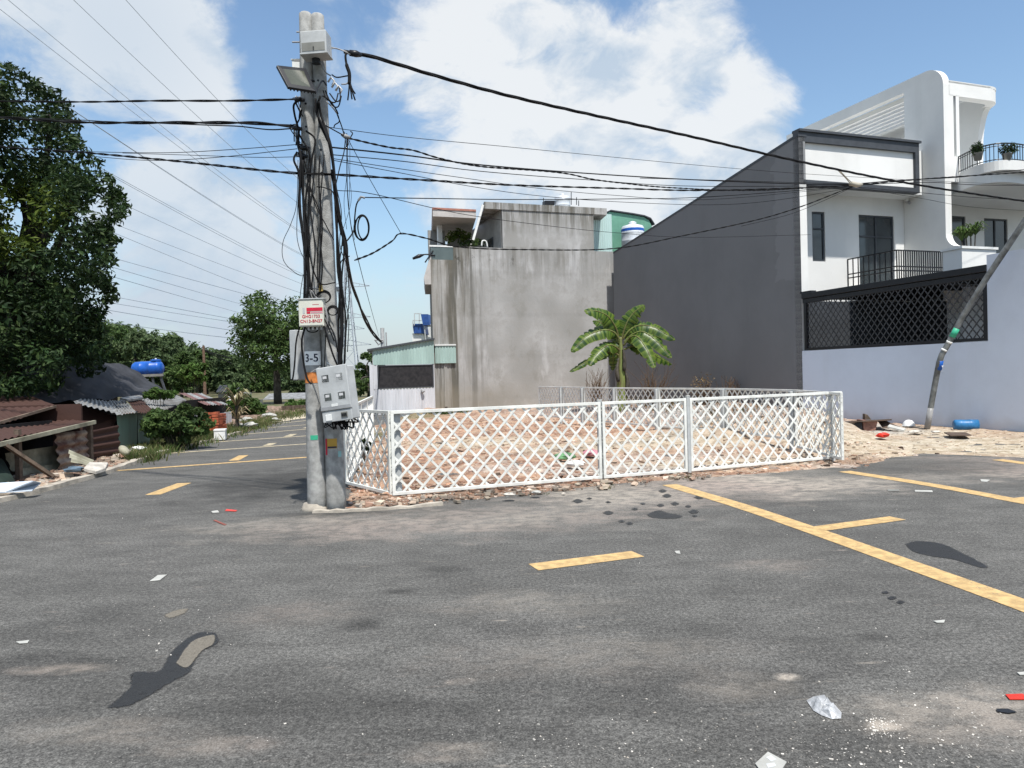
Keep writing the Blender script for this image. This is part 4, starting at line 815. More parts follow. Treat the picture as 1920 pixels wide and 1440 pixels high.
# wires running down the poles
r = random.Random(21); gd = 'black cables hanging down along the poles'
DR = [([(565, 186), (551, 196), (553, 215), (558, 238)], .010), ([(560, 245), (560, 270), (564, 300), (561, 380), (571, 460), (578, 520), (574, 562)], .013), ([(558, 285), (551, 300), (560, 330), (562, 400), (575, 470), (577, 540), (571, 562)], .010),
      ([(574, 245), (590, 262), (584, 300), (572, 380), (577, 470), (583, 540), (600, 585), (622, 660), (634, 690)], .009), ([(592, 185), (593, 210), (605, 238), (618, 270), (625, 320), (631, 400), (633, 500), (640, 560), (640, 690)], .011), ([(598, 190), (602, 215), (612, 245), (622, 280), (628, 340), (630, 420), (638, 520), (634, 600), (636, 690)], .011),
      ([(580, 285), (576, 340), (583, 400), (590, 470), (586, 540), (600, 560)], .007), ([(590, 290), (588, 340), (578, 420), (582, 480), (598, 530), (628, 530)], .006), ([(600, 292), (598, 350), (605, 420), (600, 480), (597, 540)], .007), ([(608, 290), (600, 380), (601, 450), (604, 500), (600, 545)], .006),
      ([(570, 300), (566, 360), (580, 440), (577, 520), (583, 560), (610, 600), (628, 640)], .006), ([(595, 350), (608, 352), (625, 362), (632, 400)], .006), ([(572, 300), (590, 380), (610, 420), (625, 450)], .005), ([(575, 345), (592, 375), (602, 410), (596, 470), (596, 530)], .005),
      ([(628, 340), (634, 380), (640, 430), (645, 470), (640, 530), (648, 600), (645, 690)], .008), ([(626, 330), (632, 400), (650, 450), (652, 520), (655, 560), (650, 620), (648, 680)], .005), ([(630, 350), (640, 400), (637, 460), (650, 500), (648, 560), (655, 600), (652, 660)], .004), ([(624, 320), (628, 380), (642, 440), (636, 500), (643, 540), (640, 600)], .005),
      ([(558, 300), (556, 380), (545, 420), (530, 455), (533, 490), (558, 514), (575, 515)], .003), ([(562, 300), (557, 420), (560, 460), (572, 490)], .003), ([(569, 515), (564, 540), (563, 560)], .003), ([(583, 545), (592, 556), (608, 575), (613, 600), (613, 630)], .009), ([(563, 612), (556, 640), (553, 680), (548, 710), (546, 712)], .008), ([(573, 612), (566, 640), (570, 680), (577, 710), (583, 720)], .009),
      ([(585, 540), (600, 570), (625, 625), (634, 660)], .006), ([(612, 620), (609, 680), (610, 760)], .006), ([(655, 480), (640, 490), (636, 520), (642, 560), (634, 600)], .005), ([(600, 180), (596, 200), (600, 230), (612, 260), (624, 290), (636, 420), (645, 450), (650, 480)], .01),
      ([(566, 205), (562, 222), (556, 232)], .008), ([(561, 250), (566, 262), (580, 285), (583, 320), (578, 400), (575, 480)], .008), ([(640, 560), (641, 600), (640, 640), (637, 695)], .018), ([(568, 300), (569, 380), (573, 460), (570, 562)], .011)]
nms = ['leftmost', 'inner', 'middle', 'outer', 'slack', 'straight', 'crossing', 'bowed']
def xat(p, y=420):
    q = sorted(p, key=lambda v: abs(v[1] - y)); return q[0][0] + q[0][1] * .001
rank = sorted(range(len(DR)), key=lambda i: xat(DR[i][0]))
TENS = ['', 'twenty-', 'thirty-']; OR1 = 'first second third fourth fifth sixth seventh eighth ninth tenth eleventh twelfth thirteenth fourteenth fifteenth sixteenth seventeenth eighteenth nineteenth twentieth'.split()
def ordw(k): return OR1[k - 1] if k <= 20 else ('twenty-' + OR1[k - 21] if k < 30 else 'thirtieth' if k == 30 else 'thirty-' + OR1[k - 31])
for i, (p, rr) in enumerate(DR):
    m_ = MT['greycable'] if i in (21,) else K_
    o = cable('drop_cable', [(x + r.uniform(-1, 1), y, (8.73 - .1 * max(0, (y - 200) / 700)) + r.uniform(-.05, .02)) for x, y in p], rr * 1.3, m_, ordw(rank.index(i) + 1) + ' black cable from the left among those hanging down the twin poles', group=gd, sub=6)
    if i == 21: o['label'] = 'grey cable running down beside the cream cabinet'; del o['group']
t = thing('conduit', PP(640, 545), 'short white plastic conduit upright on the right side of right pole', 'conduit')
B(MB().tube([PP(635, 540, -.12), PP(645, 606, -.12)], .023, 12), 'pipe', MT['white'], t, smooth=True); B(MB().tube([PP(634.6, 538, -.12), PP(635.6, 546, -.12)], .027, 12), 'collar', MT['greybox'], t, smooth=True)
tag(B(MB().tube([PP(600, 532, -.22), PP(602, 546, -.22)], .026, 8), 'yellow_tape', MT['yellowplug'], loc=PP(601, 540)), 'dirty yellow tape wrapped on cables above the cream cabinet', 'tape')
for i, (x, y, rad, lb) in enumerate(((607, 556, 13, 'upper small black cable coil on the poles beside the cream cabinet'), (624, 582, 10, 'lower small black cable coil on the right pole'), (586, 617, 11, 'cable loop hanging under the cream cabinet'))):
    t = thing('cable_coil', PP(x, y, -.2), lb, 'cable coil')
    for k in range(3): B(MB().tube([PP(x + (rad - k * .8) * math.cos(u), y + (rad * (.9 if i < 2 else .55) - k) * math.sin(u) + k, -.2 - .012 * k) for u in [j * math.pi / 12 for j in range(25)]], .007, 6, caps=False), 'loop', K_, t, smooth=True)
t = thing('cable_tangle', PP(640, 795, -.2), 'tangle of black cables hanging out under the meter box', 'cable tangle'); r = random.Random(5)
for k in range(11):
    x = r.uniform(608, 660); q = [PP(x, 782 + r.uniform(0, 6), -.25)] + [PP(x + r.uniform(-16, 16), 796 + r.uniform(-8, 10), -.25 + r.uniform(-.1, .1)) for _ in range(3)] + [PP(r.uniform(615, 660), 783, -.2)]
    B(MB().tube(spline(q, 6), r.choice((.005, .007, .009)), 6), 'cable', K_, t, smooth=True)
t = thing('meter_bracket', PP(600, 690, -.1), 'bent white metal strap holding the meter box to the poles', 'bracket')
B(MB().bar(PP(583, 698, -.15), PP(600, 688, -.28), .012, .004), 'strap', MT['white'], t); B(MB().bar(PP(613, 680, -.18), PP(628, 688, -.28), .012, .004), 'strap', MT['white'], t)
tag(B(wrap(atL(541)[0], atL(541)[1], -1.3, 1.3, .014, .006), 'pole_band', MT['steel'], loc=atL(541)[0]), 'thin steel band round the left pole above the cream cabinet', 'band')

# ------------------------------------------------------------------ far pylon and its lines
PY = 230
t = thing('pylon', Vector((AY(655, 700, PY).x, PY, 0)), 'distant steel lattice power pylon behind the poles and cables', 'pylon')
bx = AY(656, 705, PY).x; top = AY(650, 470, PY).z; s = PY / F; m = MB()
def leg(z): k = (z / top); return (5.0 * (1 - k) ** 1.3 + .6) * .5
zs = [0, 5, 10, 15, 20, 24, 28, 31, 34, 37, top]
for a, b in zip(zs[:-1], zs[1:]):
    for sx, sy in ((-1, -1), (1, -1), (1, 1), (-1, 1)):
        m.bar((bx + sx * leg(a), PY + sy * leg(a), a), (bx + sx * leg(b), PY + sy * leg(b), b), .28, .28)
    for sx in (-1, 1):
        m.bar((bx - sx * leg(a), PY - leg(a), a), (bx + sx * leg(b), PY - leg(b), b), .16, .16); m.bar((bx + sx * leg(a), PY - sx * leg(a), a), (bx + sx * leg(b), PY + sx * leg(b), b), .16, .16)
    m.bar((bx - leg(b), PY - leg(b), b), (bx + leg(b), PY - leg(b), b), .14, .14)
B(m, 'tower', MT['pylon'], t)
ARM = []
for py in (545, 603, 625, 655):
    z = AY(655, py - 8, PY).z; w = 7.0 if py != 625 else 5.0; m = MB()
    for sx in (-1, 1):
        tip = Vector((bx + sx * w, PY, z)); m.bar((bx, PY, z + 1.6), tip, .2, .2); m.bar((bx, PY, z - .2), tip, .2, .2)
        for k in (.3, .55, .8): m.bar((bx + sx * w * k, PY, z + 1.5 * (1 - k)), (bx + sx * w * k, PY, z - .1), .1, .1)
        ARM.append(tip)
    B(m, 'cross_arm', MT['pylon'], t)
HV = [((12, 0), (480, 375)), ((0, 20), (480, 381)), ((135, 0), (480, 317)), ((233, 0), (400, 180)), ((113, 193), (480, 430)), ((150, 217), (480, 428)), ((220, 337), (480, 477)), ((232, 340), (482, 473)), ((230, 383), (560, 530)),
      ((213, 420), (560, 548)), ((213, 437), (480, 545)), ((215, 485), (560, 577)), ((215, 503), (470, 575)), ((213, 520), (470, 592)), ((205, 555), (430, 597)), ((200, 567), (430, 603)), ((195, 580), (425, 618)), ((195, 602), (425, 633))]
HV.sort(key=lambda h: h[0][1] + (300 - h[0][0]) * (h[1][1] - h[0][1]) / (h[1][0] - h[0][0]))
for i, (a, b) in enumerate(HV):
    d = (b[1] - a[1]) / (b[0] - a[0]); xe = 640; sag = 0
    ye = min(b[1] + d * .80 * (xe - b[0]), 640); mid = ((a[0] + b[0]) / 2, (a[1] + b[1]) / 2 + 1.5)
    x0 = a[0] - 260; y0 = a[1] - d * 1.06 * 260
    A_0, E_0 = AY(x0, y0, 36), AY(xe, ye, 215)
    def pxof(p): v = p - CAM; return CX + F * v.dot(cam_r) / v.dot(fwd)
    lo, hi = 0.0, 1.0
    for _ in range(40):
        md = (lo + hi) / 2
        if pxof(A_0.lerp(E_0, md)) < b[0]: lo = md
        else: hi = md
    tb = lo; pb = A_0.lerp(E_0, tb); dz = pb.z - AY(b[0], b[1], pb.y).z; sg = max(0, min(12, dz / (4 * tb * (1 - tb))))
    P = [A_0.lerp(E_0, k / 60) - Vector((0, 0, sg * 4 * (k / 60) * (1 - k / 60))) for k in range(61)]
    rs = [.010 + .026 * min(1, (p.y / 130)) for p in P]
    tag(B(MB().tube(P, rs, 5), 'power_line', MT['hv'], smooth=True, loc=P[0]), 'thin high voltage line towards the distant pylon, %s from the top' % ordw(i + 1), 'power line', 'high voltage lines over the left half of the sky')

# ------------------------------------------------------------------ buildings on the right
A3 = Vector((.945, .33, 0)).normalized(); B3 = Vector((-A3.y, A3.x, 0)); D2 = Vector((-.115, .993, 0)).normalized()
def lc(fr, px, py): p = PL(px, py, fr.o, fr.x); return ((p - fr.o).dot(fr.x), p.z - fr.o.z)
def rect(fr, x0, y0, x1, y1):
    ym = (y0 + y1) / 2; xm = (x0 + x1) / 2; return (lc(fr, x0, ym)[0], lc(fr, x1, ym)[0], lc(fr, xm, y1)[1], lc(fr, xm, y0)[1])
def pp(fr, pts, y=0): return [fr.p(*(lambda a: (a[0], y, a[1]))(lc(fr, *q))) for q in pts]
GW0 = G(1508, 782); GW0.z = 0
F0 = frame_dir(GW0, A3); F1 = frame_dir(F0.p(0, 1.0, 0), A3); SW = frame_dir(GW0, -B3)
def window(fr, r, parent, mullions=(), transom=None, fw=.06, m='dark', dep=.10):
    x0, x1, z0, z1 = r; w = B(MB().wall(Fr(fr.p(0, dep * .4, 0), fr.x, fr.y, fr.z), x0, x1, z0, z1, .06, [(x0 + fw, x1 - fw, z0 + fw, z1 - fw)]), 'window', MT[m], parent)
    B(MB().box(fr, x0 + fw, x1 - fw, dep * .4 + .03, dep * .4 + .045, z0 + fw, z1 - fw), 'pane', MT['glass'], w)
    mb = MB()
    for k in mullions: xx = x0 + (x1 - x0) * k; mb.box(fr, xx - fw * .45, xx + fw * .45, dep * .4 - .004, dep * .4 + .055, z0 + fw, z1 - fw)
    if transom: zz = z0 + (z1 - z0) * transom; mb.box(fr, x0 + fw, x1 - fw, dep * .4 - .008, dep * .4 + .05, zz - fw * .45, zz + fw * .45)
    if mb.v: B(mb, 'mullion', MT[m], w)
    return w
def gpatch(t, pos, noise, mr):
    sx = N(t, 'ShaderNodeSeparateXYZ'); t.links.new(pos, sx.inputs[0]); x, y, z = sx.outputs
    u = M(t, 'ADD', M(t, 'MULTIPLY', M(t, 'SUBTRACT', x, GW0.x), -B3.x), M(t, 'MULTIPLY', M(t, 'SUBTRACT', y, GW0.y), -B3.y))
    w = M(t, 'ADD', u, M(t, 'MULTIPLY', M(t, 'SUBTRACT', noise(.9, 2, (1, 1, 2.2)), .5), 1.2))
    a = mr(w, -1.15, -1.08); b = mr(M(t, 'ADD', z, M(t, 'MULTIPLY', noise(3, 2), .4)), 4.5, 4.56)
    return M(t, 'MULTIPLY', M(t, 'MULTIPLY', a, b), .75)
MT['wallgrey'] = wallmat('grey_render', (.185, .19, .195), (.10, .10, .10), .9, .45, .07, gpatch)
MT['lav'] = wallmat('pale_blue_render', (.62, .68, .77), (.40, .39, .38), .35, .35, .08)
MT['wallwhite'] = wallmat('white_render', (.70, .70, .68), (.4, .4, .38), .3, .3, .10)
t1 = thing('modern_house', GW0, 'white two storey house with dark boxed parapet and tall blank grey side wall', 'house')
zt = lc(SW, 1508, 247)[1]; xb, zb = lc(SW, 1150, 475)
B(MB().prism([SW.p(0, 0, -.1), SW.p(0, 0, zt), SW.p(xb, 0, zb), SW.p(xb - .2, 0, -.1)], A3 * .25), 'side_wall', MT['wallgrey'], t1)
B(MB().prism([SW.p(0.012, -.012, zt - .05), SW.p(0.012, -.012, zt + .04), SW.p(xb, -.012, zb + .06), SW.p(xb, -.012, zb - .02)], A3 * .32), 'wall_coping', MT['dark'], t1)
# white front end of the side wall
zbx = lc(F0, 1508, 346)[1]
B(MB().box(F0, 0.0, .26, -.004, .3, 0, zbx), 'wall_end', MT['wallwhite'], t1)
wr = rect(F1, 1523, 397, 1547, 490); dr = rect(F1, 1611, 404, 1677, 520); zf2 = 3.85; dr = (dr[0], dr[1], zf2, dr[3])
B(MB().wall(F1, .26, 5.28, 0, zbx + .25, .22, [wr, dr, (1.4, 3.6, .4, 2.4)]), 'facade', MT['wallwhite'], t1)
B(MB().box(F1, 1.3, 3.7, .3, .35, .3, 2.5), 'ground_floor_door', MT['blackmetal'], t1)
window(F1, wr, t1, transom=.66); window(F1, dr, t1, mullions=(.5,), transom=.74)
xr = lc(F0, 1724, 320)[0]
# parapet box: frame, panel, soffit
wv = lc(F0, 1508, 247)[1]
B(MB().wall(F0, 0, xr, zbx, wv, .25, [(.17, xr - .16, zbx + .16, wv - .30)]), 'parapet_frame', MT['dark'], t1)
B(MB().box(F0, -.0, xr + .05, -.06, .28, wv + .002, wv + .075), 'parapet_coping', MT['dark'], t1)
B(MB().box(F0, .17, xr - .16, .10, .2, zbx + .16, wv - .30), 'parapet_panel', MT['wallwhite'], t1)
B(MB().box(F0, .26, 5.28, .252, 1.0, zbx + .02, zbx + .12), 'soffit', MT['soffit'], t1)
B(MB().box(F0, xr - .22, 5.28, .252, 1.2, zbx + .12, wv - .14), 'shading_filler', MT['wallwhite'], t1)  # filler added so the facade strip beside the tower falls in shade
B(MB().box(F0, .26, 5.28, 1.22, 12.8, 6.9, 7.1), 'roof_slab', MT['soffit'], t1)
# balcony
bx0 = lc(F1, 1589, 500)[0]; bx1 = 5.25
B(MB().box(F1, bx0, bx1, -1.95, 0, zf2 - .15, zf2), 'balcony_slab', MT['wallwhite'], t1)
rl = MB(); zr = lc(frame_dir(F1.p(0, -1.9, 0), A3), 1655, 468)[1]
def rail_run(mb, a, b, z0, z1, n, fr_up=(0, 0, 1)):
    a, b = Vector(a), Vector(b)
    for z in (z1, z0 + .08, z0 + (z1 - z0) * .50, z0 + (z1 - z0) * .60): mb.bar(a + Vector((0, 0, z)), b + Vector((0, 0, z)), .045, .035)
    for i in range(n + 1):
        p = a.lerp(b, i / n); mb.bar(p + Vector((0, 0, z0)), p + Vector((0, 0, z1)), .028, .028)
rail_run(rl, F1.p(bx0, -.02, 0), F1.p(bx0 + .1, -1.9, 0), zf2, zr, 9); rail_run(rl, F1.p(bx0 + .1, -1.9, 0), F1.p(bx1, -1.9, 0), zf2, zr, 26)
B(rl, 'balcony_railing', MT['blackmetal'], t1)
B(MB().tube([F1.p(bx0 + 1.9, -1.93, zf2 + .55), F1.p(bx0 + 1.9, -1.87, zf2 + .55)], .07, 12), 'railing_rosette', MT['blackmetal'], t1)
# carport with dark lattice
cl = thing('carport', SW.p(3, 0, 2), 'black metal lattice carport standing on the pale lavender wall', 'carport')
MT['latt'] = mat('lattice_grey', (.05, .052, .055), .5); xe = lc(SW, 1853, 560)[0]; xl = lc(SW, 1797, 470)[0]; zc = lc(SW, 1700, 520)[1]; zl0 = lc(SW, 1508, 657)[1]
B(MB().box(SW, .05, xe, -.06, .12, zc - .16, zc), 'beam', MT['blackmetal'], cl, bevel=.01); B(MB().box(SW, .05, xe, -.02, .10, zc - .30, zc - .17), 'beam', MT['blackmetal'], cl, bevel=.008)
B(MB().box(SW, .05, xe, .12, 5.0, zc - .14, zc - .04), 'roof', MT['blackmetal'], cl)
B(MB().box(SW, .12, .22, -.04, .06, zl0, zc - .3), 'post', MT['blackmetal'], cl); B(MB().box(SW, xe - .1, xe, -.04, .06, zl0, zc - .3), 'post', MT['blackmetal'], cl)
B(MB().box(SW, .22, xe - .1, -.03, .03, zl0, zl0 + .07), 'bottom_rail', MT['blackmetal'], cl)
m = MB(); lattice(m, Fr(SW.p(.22, 0, 0), SW.x, SW.y, SW.z), xe - .32, zl0 + .07, zc - .3, .20, .03, .008, 50, -.01); B(m, 'lattice', MT['latt'], cl)
B(MB().box(F1, .27, 5.2, -.06, -.02, 0, zf2 - .16), 'dark_inner_sheet', MT['dark'], t1)  # dark grey walls assumed; sheet added to darken the view through the lattice
for k in range(5): B(MB().box(SW, .6 + k * 1.3, .68 + k * 1.3, .13, 4.9, zc - .24, zc - .142), 'rafter', MT['blackmetal'], cl)
B(MB().box(SW, -.02, .45, -.05, .15, zc + .002, zc + .06), 'beam_end_cap', MT['blackmetal'], cl)
B(MB().box(SW, 1.2, xe + 1.5, 5.0, 5.06, 0, zc - .15), 'added_dark_panel', MT['dark'], cl)  # dark panel added to shut out the bright yard seen through the lattice
# lavender compound wall
lw = thing('compound_wall', SW.p(4, 0, 0), 'pale lavender compound wall with a low stretch under the carport and a high stretch to the right', 'wall')
zw = lc(SW, 1508, 658)[1]; zh = lc(SW, 1853, 478)[1]
B(MB().box(SW, .0, xe, -.03, .17, -.1, zw), 'low_wall', MT['lav'], lw); B(MB().box(SW, xe + .002, 16, -.035, .25, -.1, zh), 'high_wall', MT['lav'], lw)
B(MB().box(SW, 15.7, 16, .25, 8, -.1, zh), 'return_wall', MT['lav'], lw)
# neighbouring white house with curved pergola tower
t2 = thing('white_house', F0.p(5.4, 0, 0), 'white three storey house with a rounded tower, roof pergola and curved balcony', 'house')
S2 = frame_dir(F0.p(5.3, 0, 0), -B3); TH = .27
xf = lc(S2, 1770, 250)[0]; z_top = lc(S2, 1742, 131)[1]; x742 = lc(S2, 1735, 132)[0]
op = (lc(S2, 1569, 252)[0], lc(S2, 1695, 200)[0], z_top - 3.0, lc(S2, 1695, 174)[1])
zmid = lc(S2, 1695, 300)[1]
rr = xf - x742; arc = [S2.p(x742 + rr * math.sin(a), 0, z_top - rr * 1.0 + rr * 1.0 * math.cos(a)) for a in [i * math.pi / 2 / 10 for i in range(11)]]
xback = op[0] - 2.5
B(MB().prism([S2.p(op[1], 0, -.1)] + [S2.p(op[1], 0, z_top)] + arc + [S2.p(xf, 0, 4)] + [S2.p(xf, 0, -.1)], A3 * TH), 'tower_wall', MT['wallwhite'], t2)
B(MB().box(S2, xback, op[1], 0, TH, op[3], z_top), 'tower_top_beam', MT['wallwhite'], t2)
B(MB().box(S2, xback, op[1], 0, TH, -.1, zmid), 'tower_lower_wall', MT['wallwhite'], t2); B(MB().box(S2, xback - .3, xback, 0, TH, 3, z_top), 'back_column', MT['wallwhite'], t2)
B(MB().box(S2, op[1] - .0, xf, .0, TH, 5.2, zmid - 4.001), 'tower_base', MT['wallwhite'], t2) if zmid - 4 > 5.2 else None
xl = lc(S2, 1797, 470)[0]; zl = lc(S2, 1785, 457)[1]
q = [S2.p(xf - .4, 0.004, -.1), S2.p(xl, 0.004, -.1), S2.p(xl, 0.004, zl - .1)] + [S2.p(xl - (xl - xf) * math.sin(a), .004, zl - .1 + .45 * (1 - math.cos(a))) for a in [math.pi / 16 * i for i in range(1, 9)]] + [S2.p(xf - .4, .004, zl + .35)]
B(MB().prism(q, A3 * (TH + .02)), 'lower_side_wall', MT['wallwhite'], t2)
B(MB().box(S2, -1.05, xl - .02, -.06, -.02, 0, zf2 - .16), 'dark_side_sheet', MT['dark'], t2)  # dark sheet added over the white side wall to keep the carport dim
P2 = frame_dir(S2.p(xf, 0, 0), A3)                    # front plane of house 2
xR = lc(P2, 1886, 200)[0]; zft = lc(P2, 1780, 152)[1]; zfb = lc(P2, 1800, 181)[1]
# front beam, with rounded right end
def rounded(fr, x0, x1, z0, z1, y, r, n=7):
    return [fr.p(x0, y, z0), fr.p(x0, y, z1)] + [fr.p(x1 - r + r * math.sin(a), y, z1 - r + r * math.cos(a)) for a in [math.pi / 2 * i / n for i in range(n + 1)]] + [fr.p(x1, y, z0)]
# plan outline of the pergola rim, rounded at the front right corner
def rim(z0, z1, x0, x1, dep, w, r):
    out = [P2.p(x0, 0, z0)] + [P2.p(x1 - r + r * math.sin(a), r - r * math.cos(a), z0) for a in [math.pi / 2 * i / 8 for i in range(9)]] + [P2.p(x1, dep, z0)]
    inn = [P2.p(x1 - w, dep, z0)] + [P2.p(x1 - r + (r - w) * math.sin(a), r - (r - w) * math.cos(a), z0) for a in [math.pi / 2 * i / 8 for i in range(8, -1, -1)]] + [P2.p(x0, w, z0)]
    return MB().prism(out + inn, (0, 0, z1 - z0))
B(rim(zfb, zft, TH - .02, xR, 8, .3, .7), 'pergola_rim', MT['wallwhite'], t2)
B(rim(zft - .05, zft + .03, TH - .02, xR + .04, 8, .3, .72), 'rim_cap', MT['soffit'], t2)
ns = int((xR - TH - .5) / .3) + 1
for k in range(ns):
    x = TH + .03 + k * (xR - TH - .5) / (ns - 1); B(MB().box(P2, x, x + .10, .3, 9.0, op[3] - .17, op[3] - .0), 'pergola_slat', MT['wallwhite'], t2)
B(MB().box(P2, TH, xR - .3, 9.0, 9.25, zfb, zft - .01), 'pergola_back_beam', MT['wallwhite'], t2)
xc = lc(P2, 1800, 300)[0]; zs = lc(P2, 1798.7, 325)[1]
B(MB().wall(P2, TH, xc, zs - .3, zfb, .22, [(TH + .16, TH + .27, lc(P2, 1787, 293)[1], lc(P2, 1787, 178)[1])]), 'front_column', MT['wallwhite'], t2)
B(MB().box(P2, TH + .16, TH + .27, .12, .2, lc(P2, 1787, 293)[1], lc(P2, 1787, 178)[1]), 'column_groove', MT['soffit'], t2)
# right side wall, its front edge swept back in a curve
RW = frame_dir(P2.p(xR - .3, 0, 0), -B3); prof = [(-5, zs), (-5, zfb)] + [(-.42, zfb)]
for i in range(1, 12): a = math.pi / 2 * i / 11; prof.append((-.42 - .38 * math.sin(a), zfb - 1.45 * (1 - math.cos(a))))
prof += [(-.80, zs)]
B(MB().prism([RW.p(x, 0, z) for x, z in [(-5, zfb), (-3.4, zfb)] + prof[2:] + [(-3.4, zs)]] if False else [RW.p(x, 0, z) for x, z in [(-1.55, zs), (-1.55, zfb)] + prof[2:]], A3 * .25), 'pergola_leg', MT['wallwhite'], t2)
B(MB().box(RW, -9, -7.5, 0, .25, zs, zfb), 'pergola_leg', MT['wallwhite'], t2)
B(MB().box(RW, -9, -1.551, 0, .25, lc(frame_dir(RW.p(0, 0, 0), -B3), 1800, 238)[1], zft - .06), 'side_beam', MT['wallwhite'], t2)
# second floor facade and curved balcony
F3 = frame_dir(P2.p(0, 1.7, 0), A3)
w1 = rect(F3, 1780, 405, 1811, 482); d1 = rect(F3, 1846, 410, 1890, 520); d1 = (d1[0], d1[1], 3.85, d1[3])
B(MB().wall(F3, TH, 9.5, 0, zs - .3, .2, [w1, d1]), 'facade', MT['wallwhite'], t2); window(F3, w1, t2, transom=.6); window(F3, d1, t2, mullions=(.5,))
B(MB().box(F3, 9.5, 9.7, -1, 9, 0, zs), 'far_side_wall', MT['wallwhite'], t2); B(MB().box(F3, TH, 9.5, .2, 9, zs - .3, zs - .1), 'terrace_slab', MT['wallwhite'], t2)
edge = [G(x, y, zs) for x, y in ((1797, 326), (1812, 319), (1830, 311), (1850, 305), (1881, 300), (1920, 302), (1960, 312), (2010, 330))]
edge = spline(edge, 4); inner = [F3.p(9.4, .1, zs), F3.p(TH, .1, zs)]
dep = zs - lc(frame_dir(edge[8], A3), 1840, 352)[1]
def shrink(P, k, dz): return [Vector((p.x, p.y, p.z - dz)) + B3 * k for p in P]
lo = edge + inner; m = MB()
m.prism([p + Vector((0, 0, -.30)) for p in lo], (0, 0, .30)); B(m, 'balcony_slab', MT['wallwhite'], t2)
lo2 = shrink(edge, .22, .62) + [p - Vector((0, 0, .62)) for p in inner]; B(MB().prism(lo2, (0, 0, .318)), 'balcony_underside', MT['wallwhite'], t2)
rm = MB(); e2 = shrink(edge, .08, 0)
zrt = lc(frame_dir(e2[16], A3), 1879, 269)[1]
rm.tube([p + Vector((0, 0, zrt)) for p in e2], .022, 6); rm.tube([p + Vector((0, 0, zrt * .86)) for p in e2], .012, 6); rm.tube([p + Vector((0, 0, .05)) for p in e2], .014, 6)
L2 = 0
for i in range(1, len(e2)):
    d = (e2[i] - e2[i - 1]).length; k = math.floor((L2 + d) / .13) - math.floor(L2 / .13)
    for j in range(k):
        p = e2[i - 1].lerp(e2[i], (j + .5) / k); rm.bar(p, p + Vector((0, 0, zrt)), .016, .016)
    L2 += d
B(rm, 'balcony_railing', MT['blackmetal'], t2)
# security camera
P = PL(1690, 383, F1.o, A3) - B3 * .25; t = thing('security_camera', P, 'small round security camera under the boxed parapet', 'camera')
B(MB().tube([P + Vector((0, 0, .16)), P + Vector((0, 0, .05))], .05, 12), 'mount', MT['white'], t); B(MB().tube([P + Vector((0, .08, .05)), P + Vector((.02, -.1, -.03))], .05, 12), 'housing', MT['camgrey'], t, smooth=False)
# planter box
pb = frame_dir(AY(1804, 500, 20.4), A3); x1_ = lc(pb, 1868, 490)[0]; z1_ = lc(pb, 1830, 467)[1]
t = thing('planter_box', pb.o, 'white rendered planter box at the end of the terrace left of the high lavender wall', 'planter')
B(MB().box(pb, 0, x1_, 0, .6, -.9, z1_), 'box', MT['wallwhite'], t); B(MB().box(pb, -.04, x1_ + .04, -.04, .64, z1_ + .002, z1_ + .07), 'rim', MT['white'], t)
B(MB().box(pb, 0, x1_, 0, .5, -3.4, -.9), 'pedestal', MT['wallwhite'], t)
PLANT = pb.p(x1_ * .5, .3, z1_ + .07)

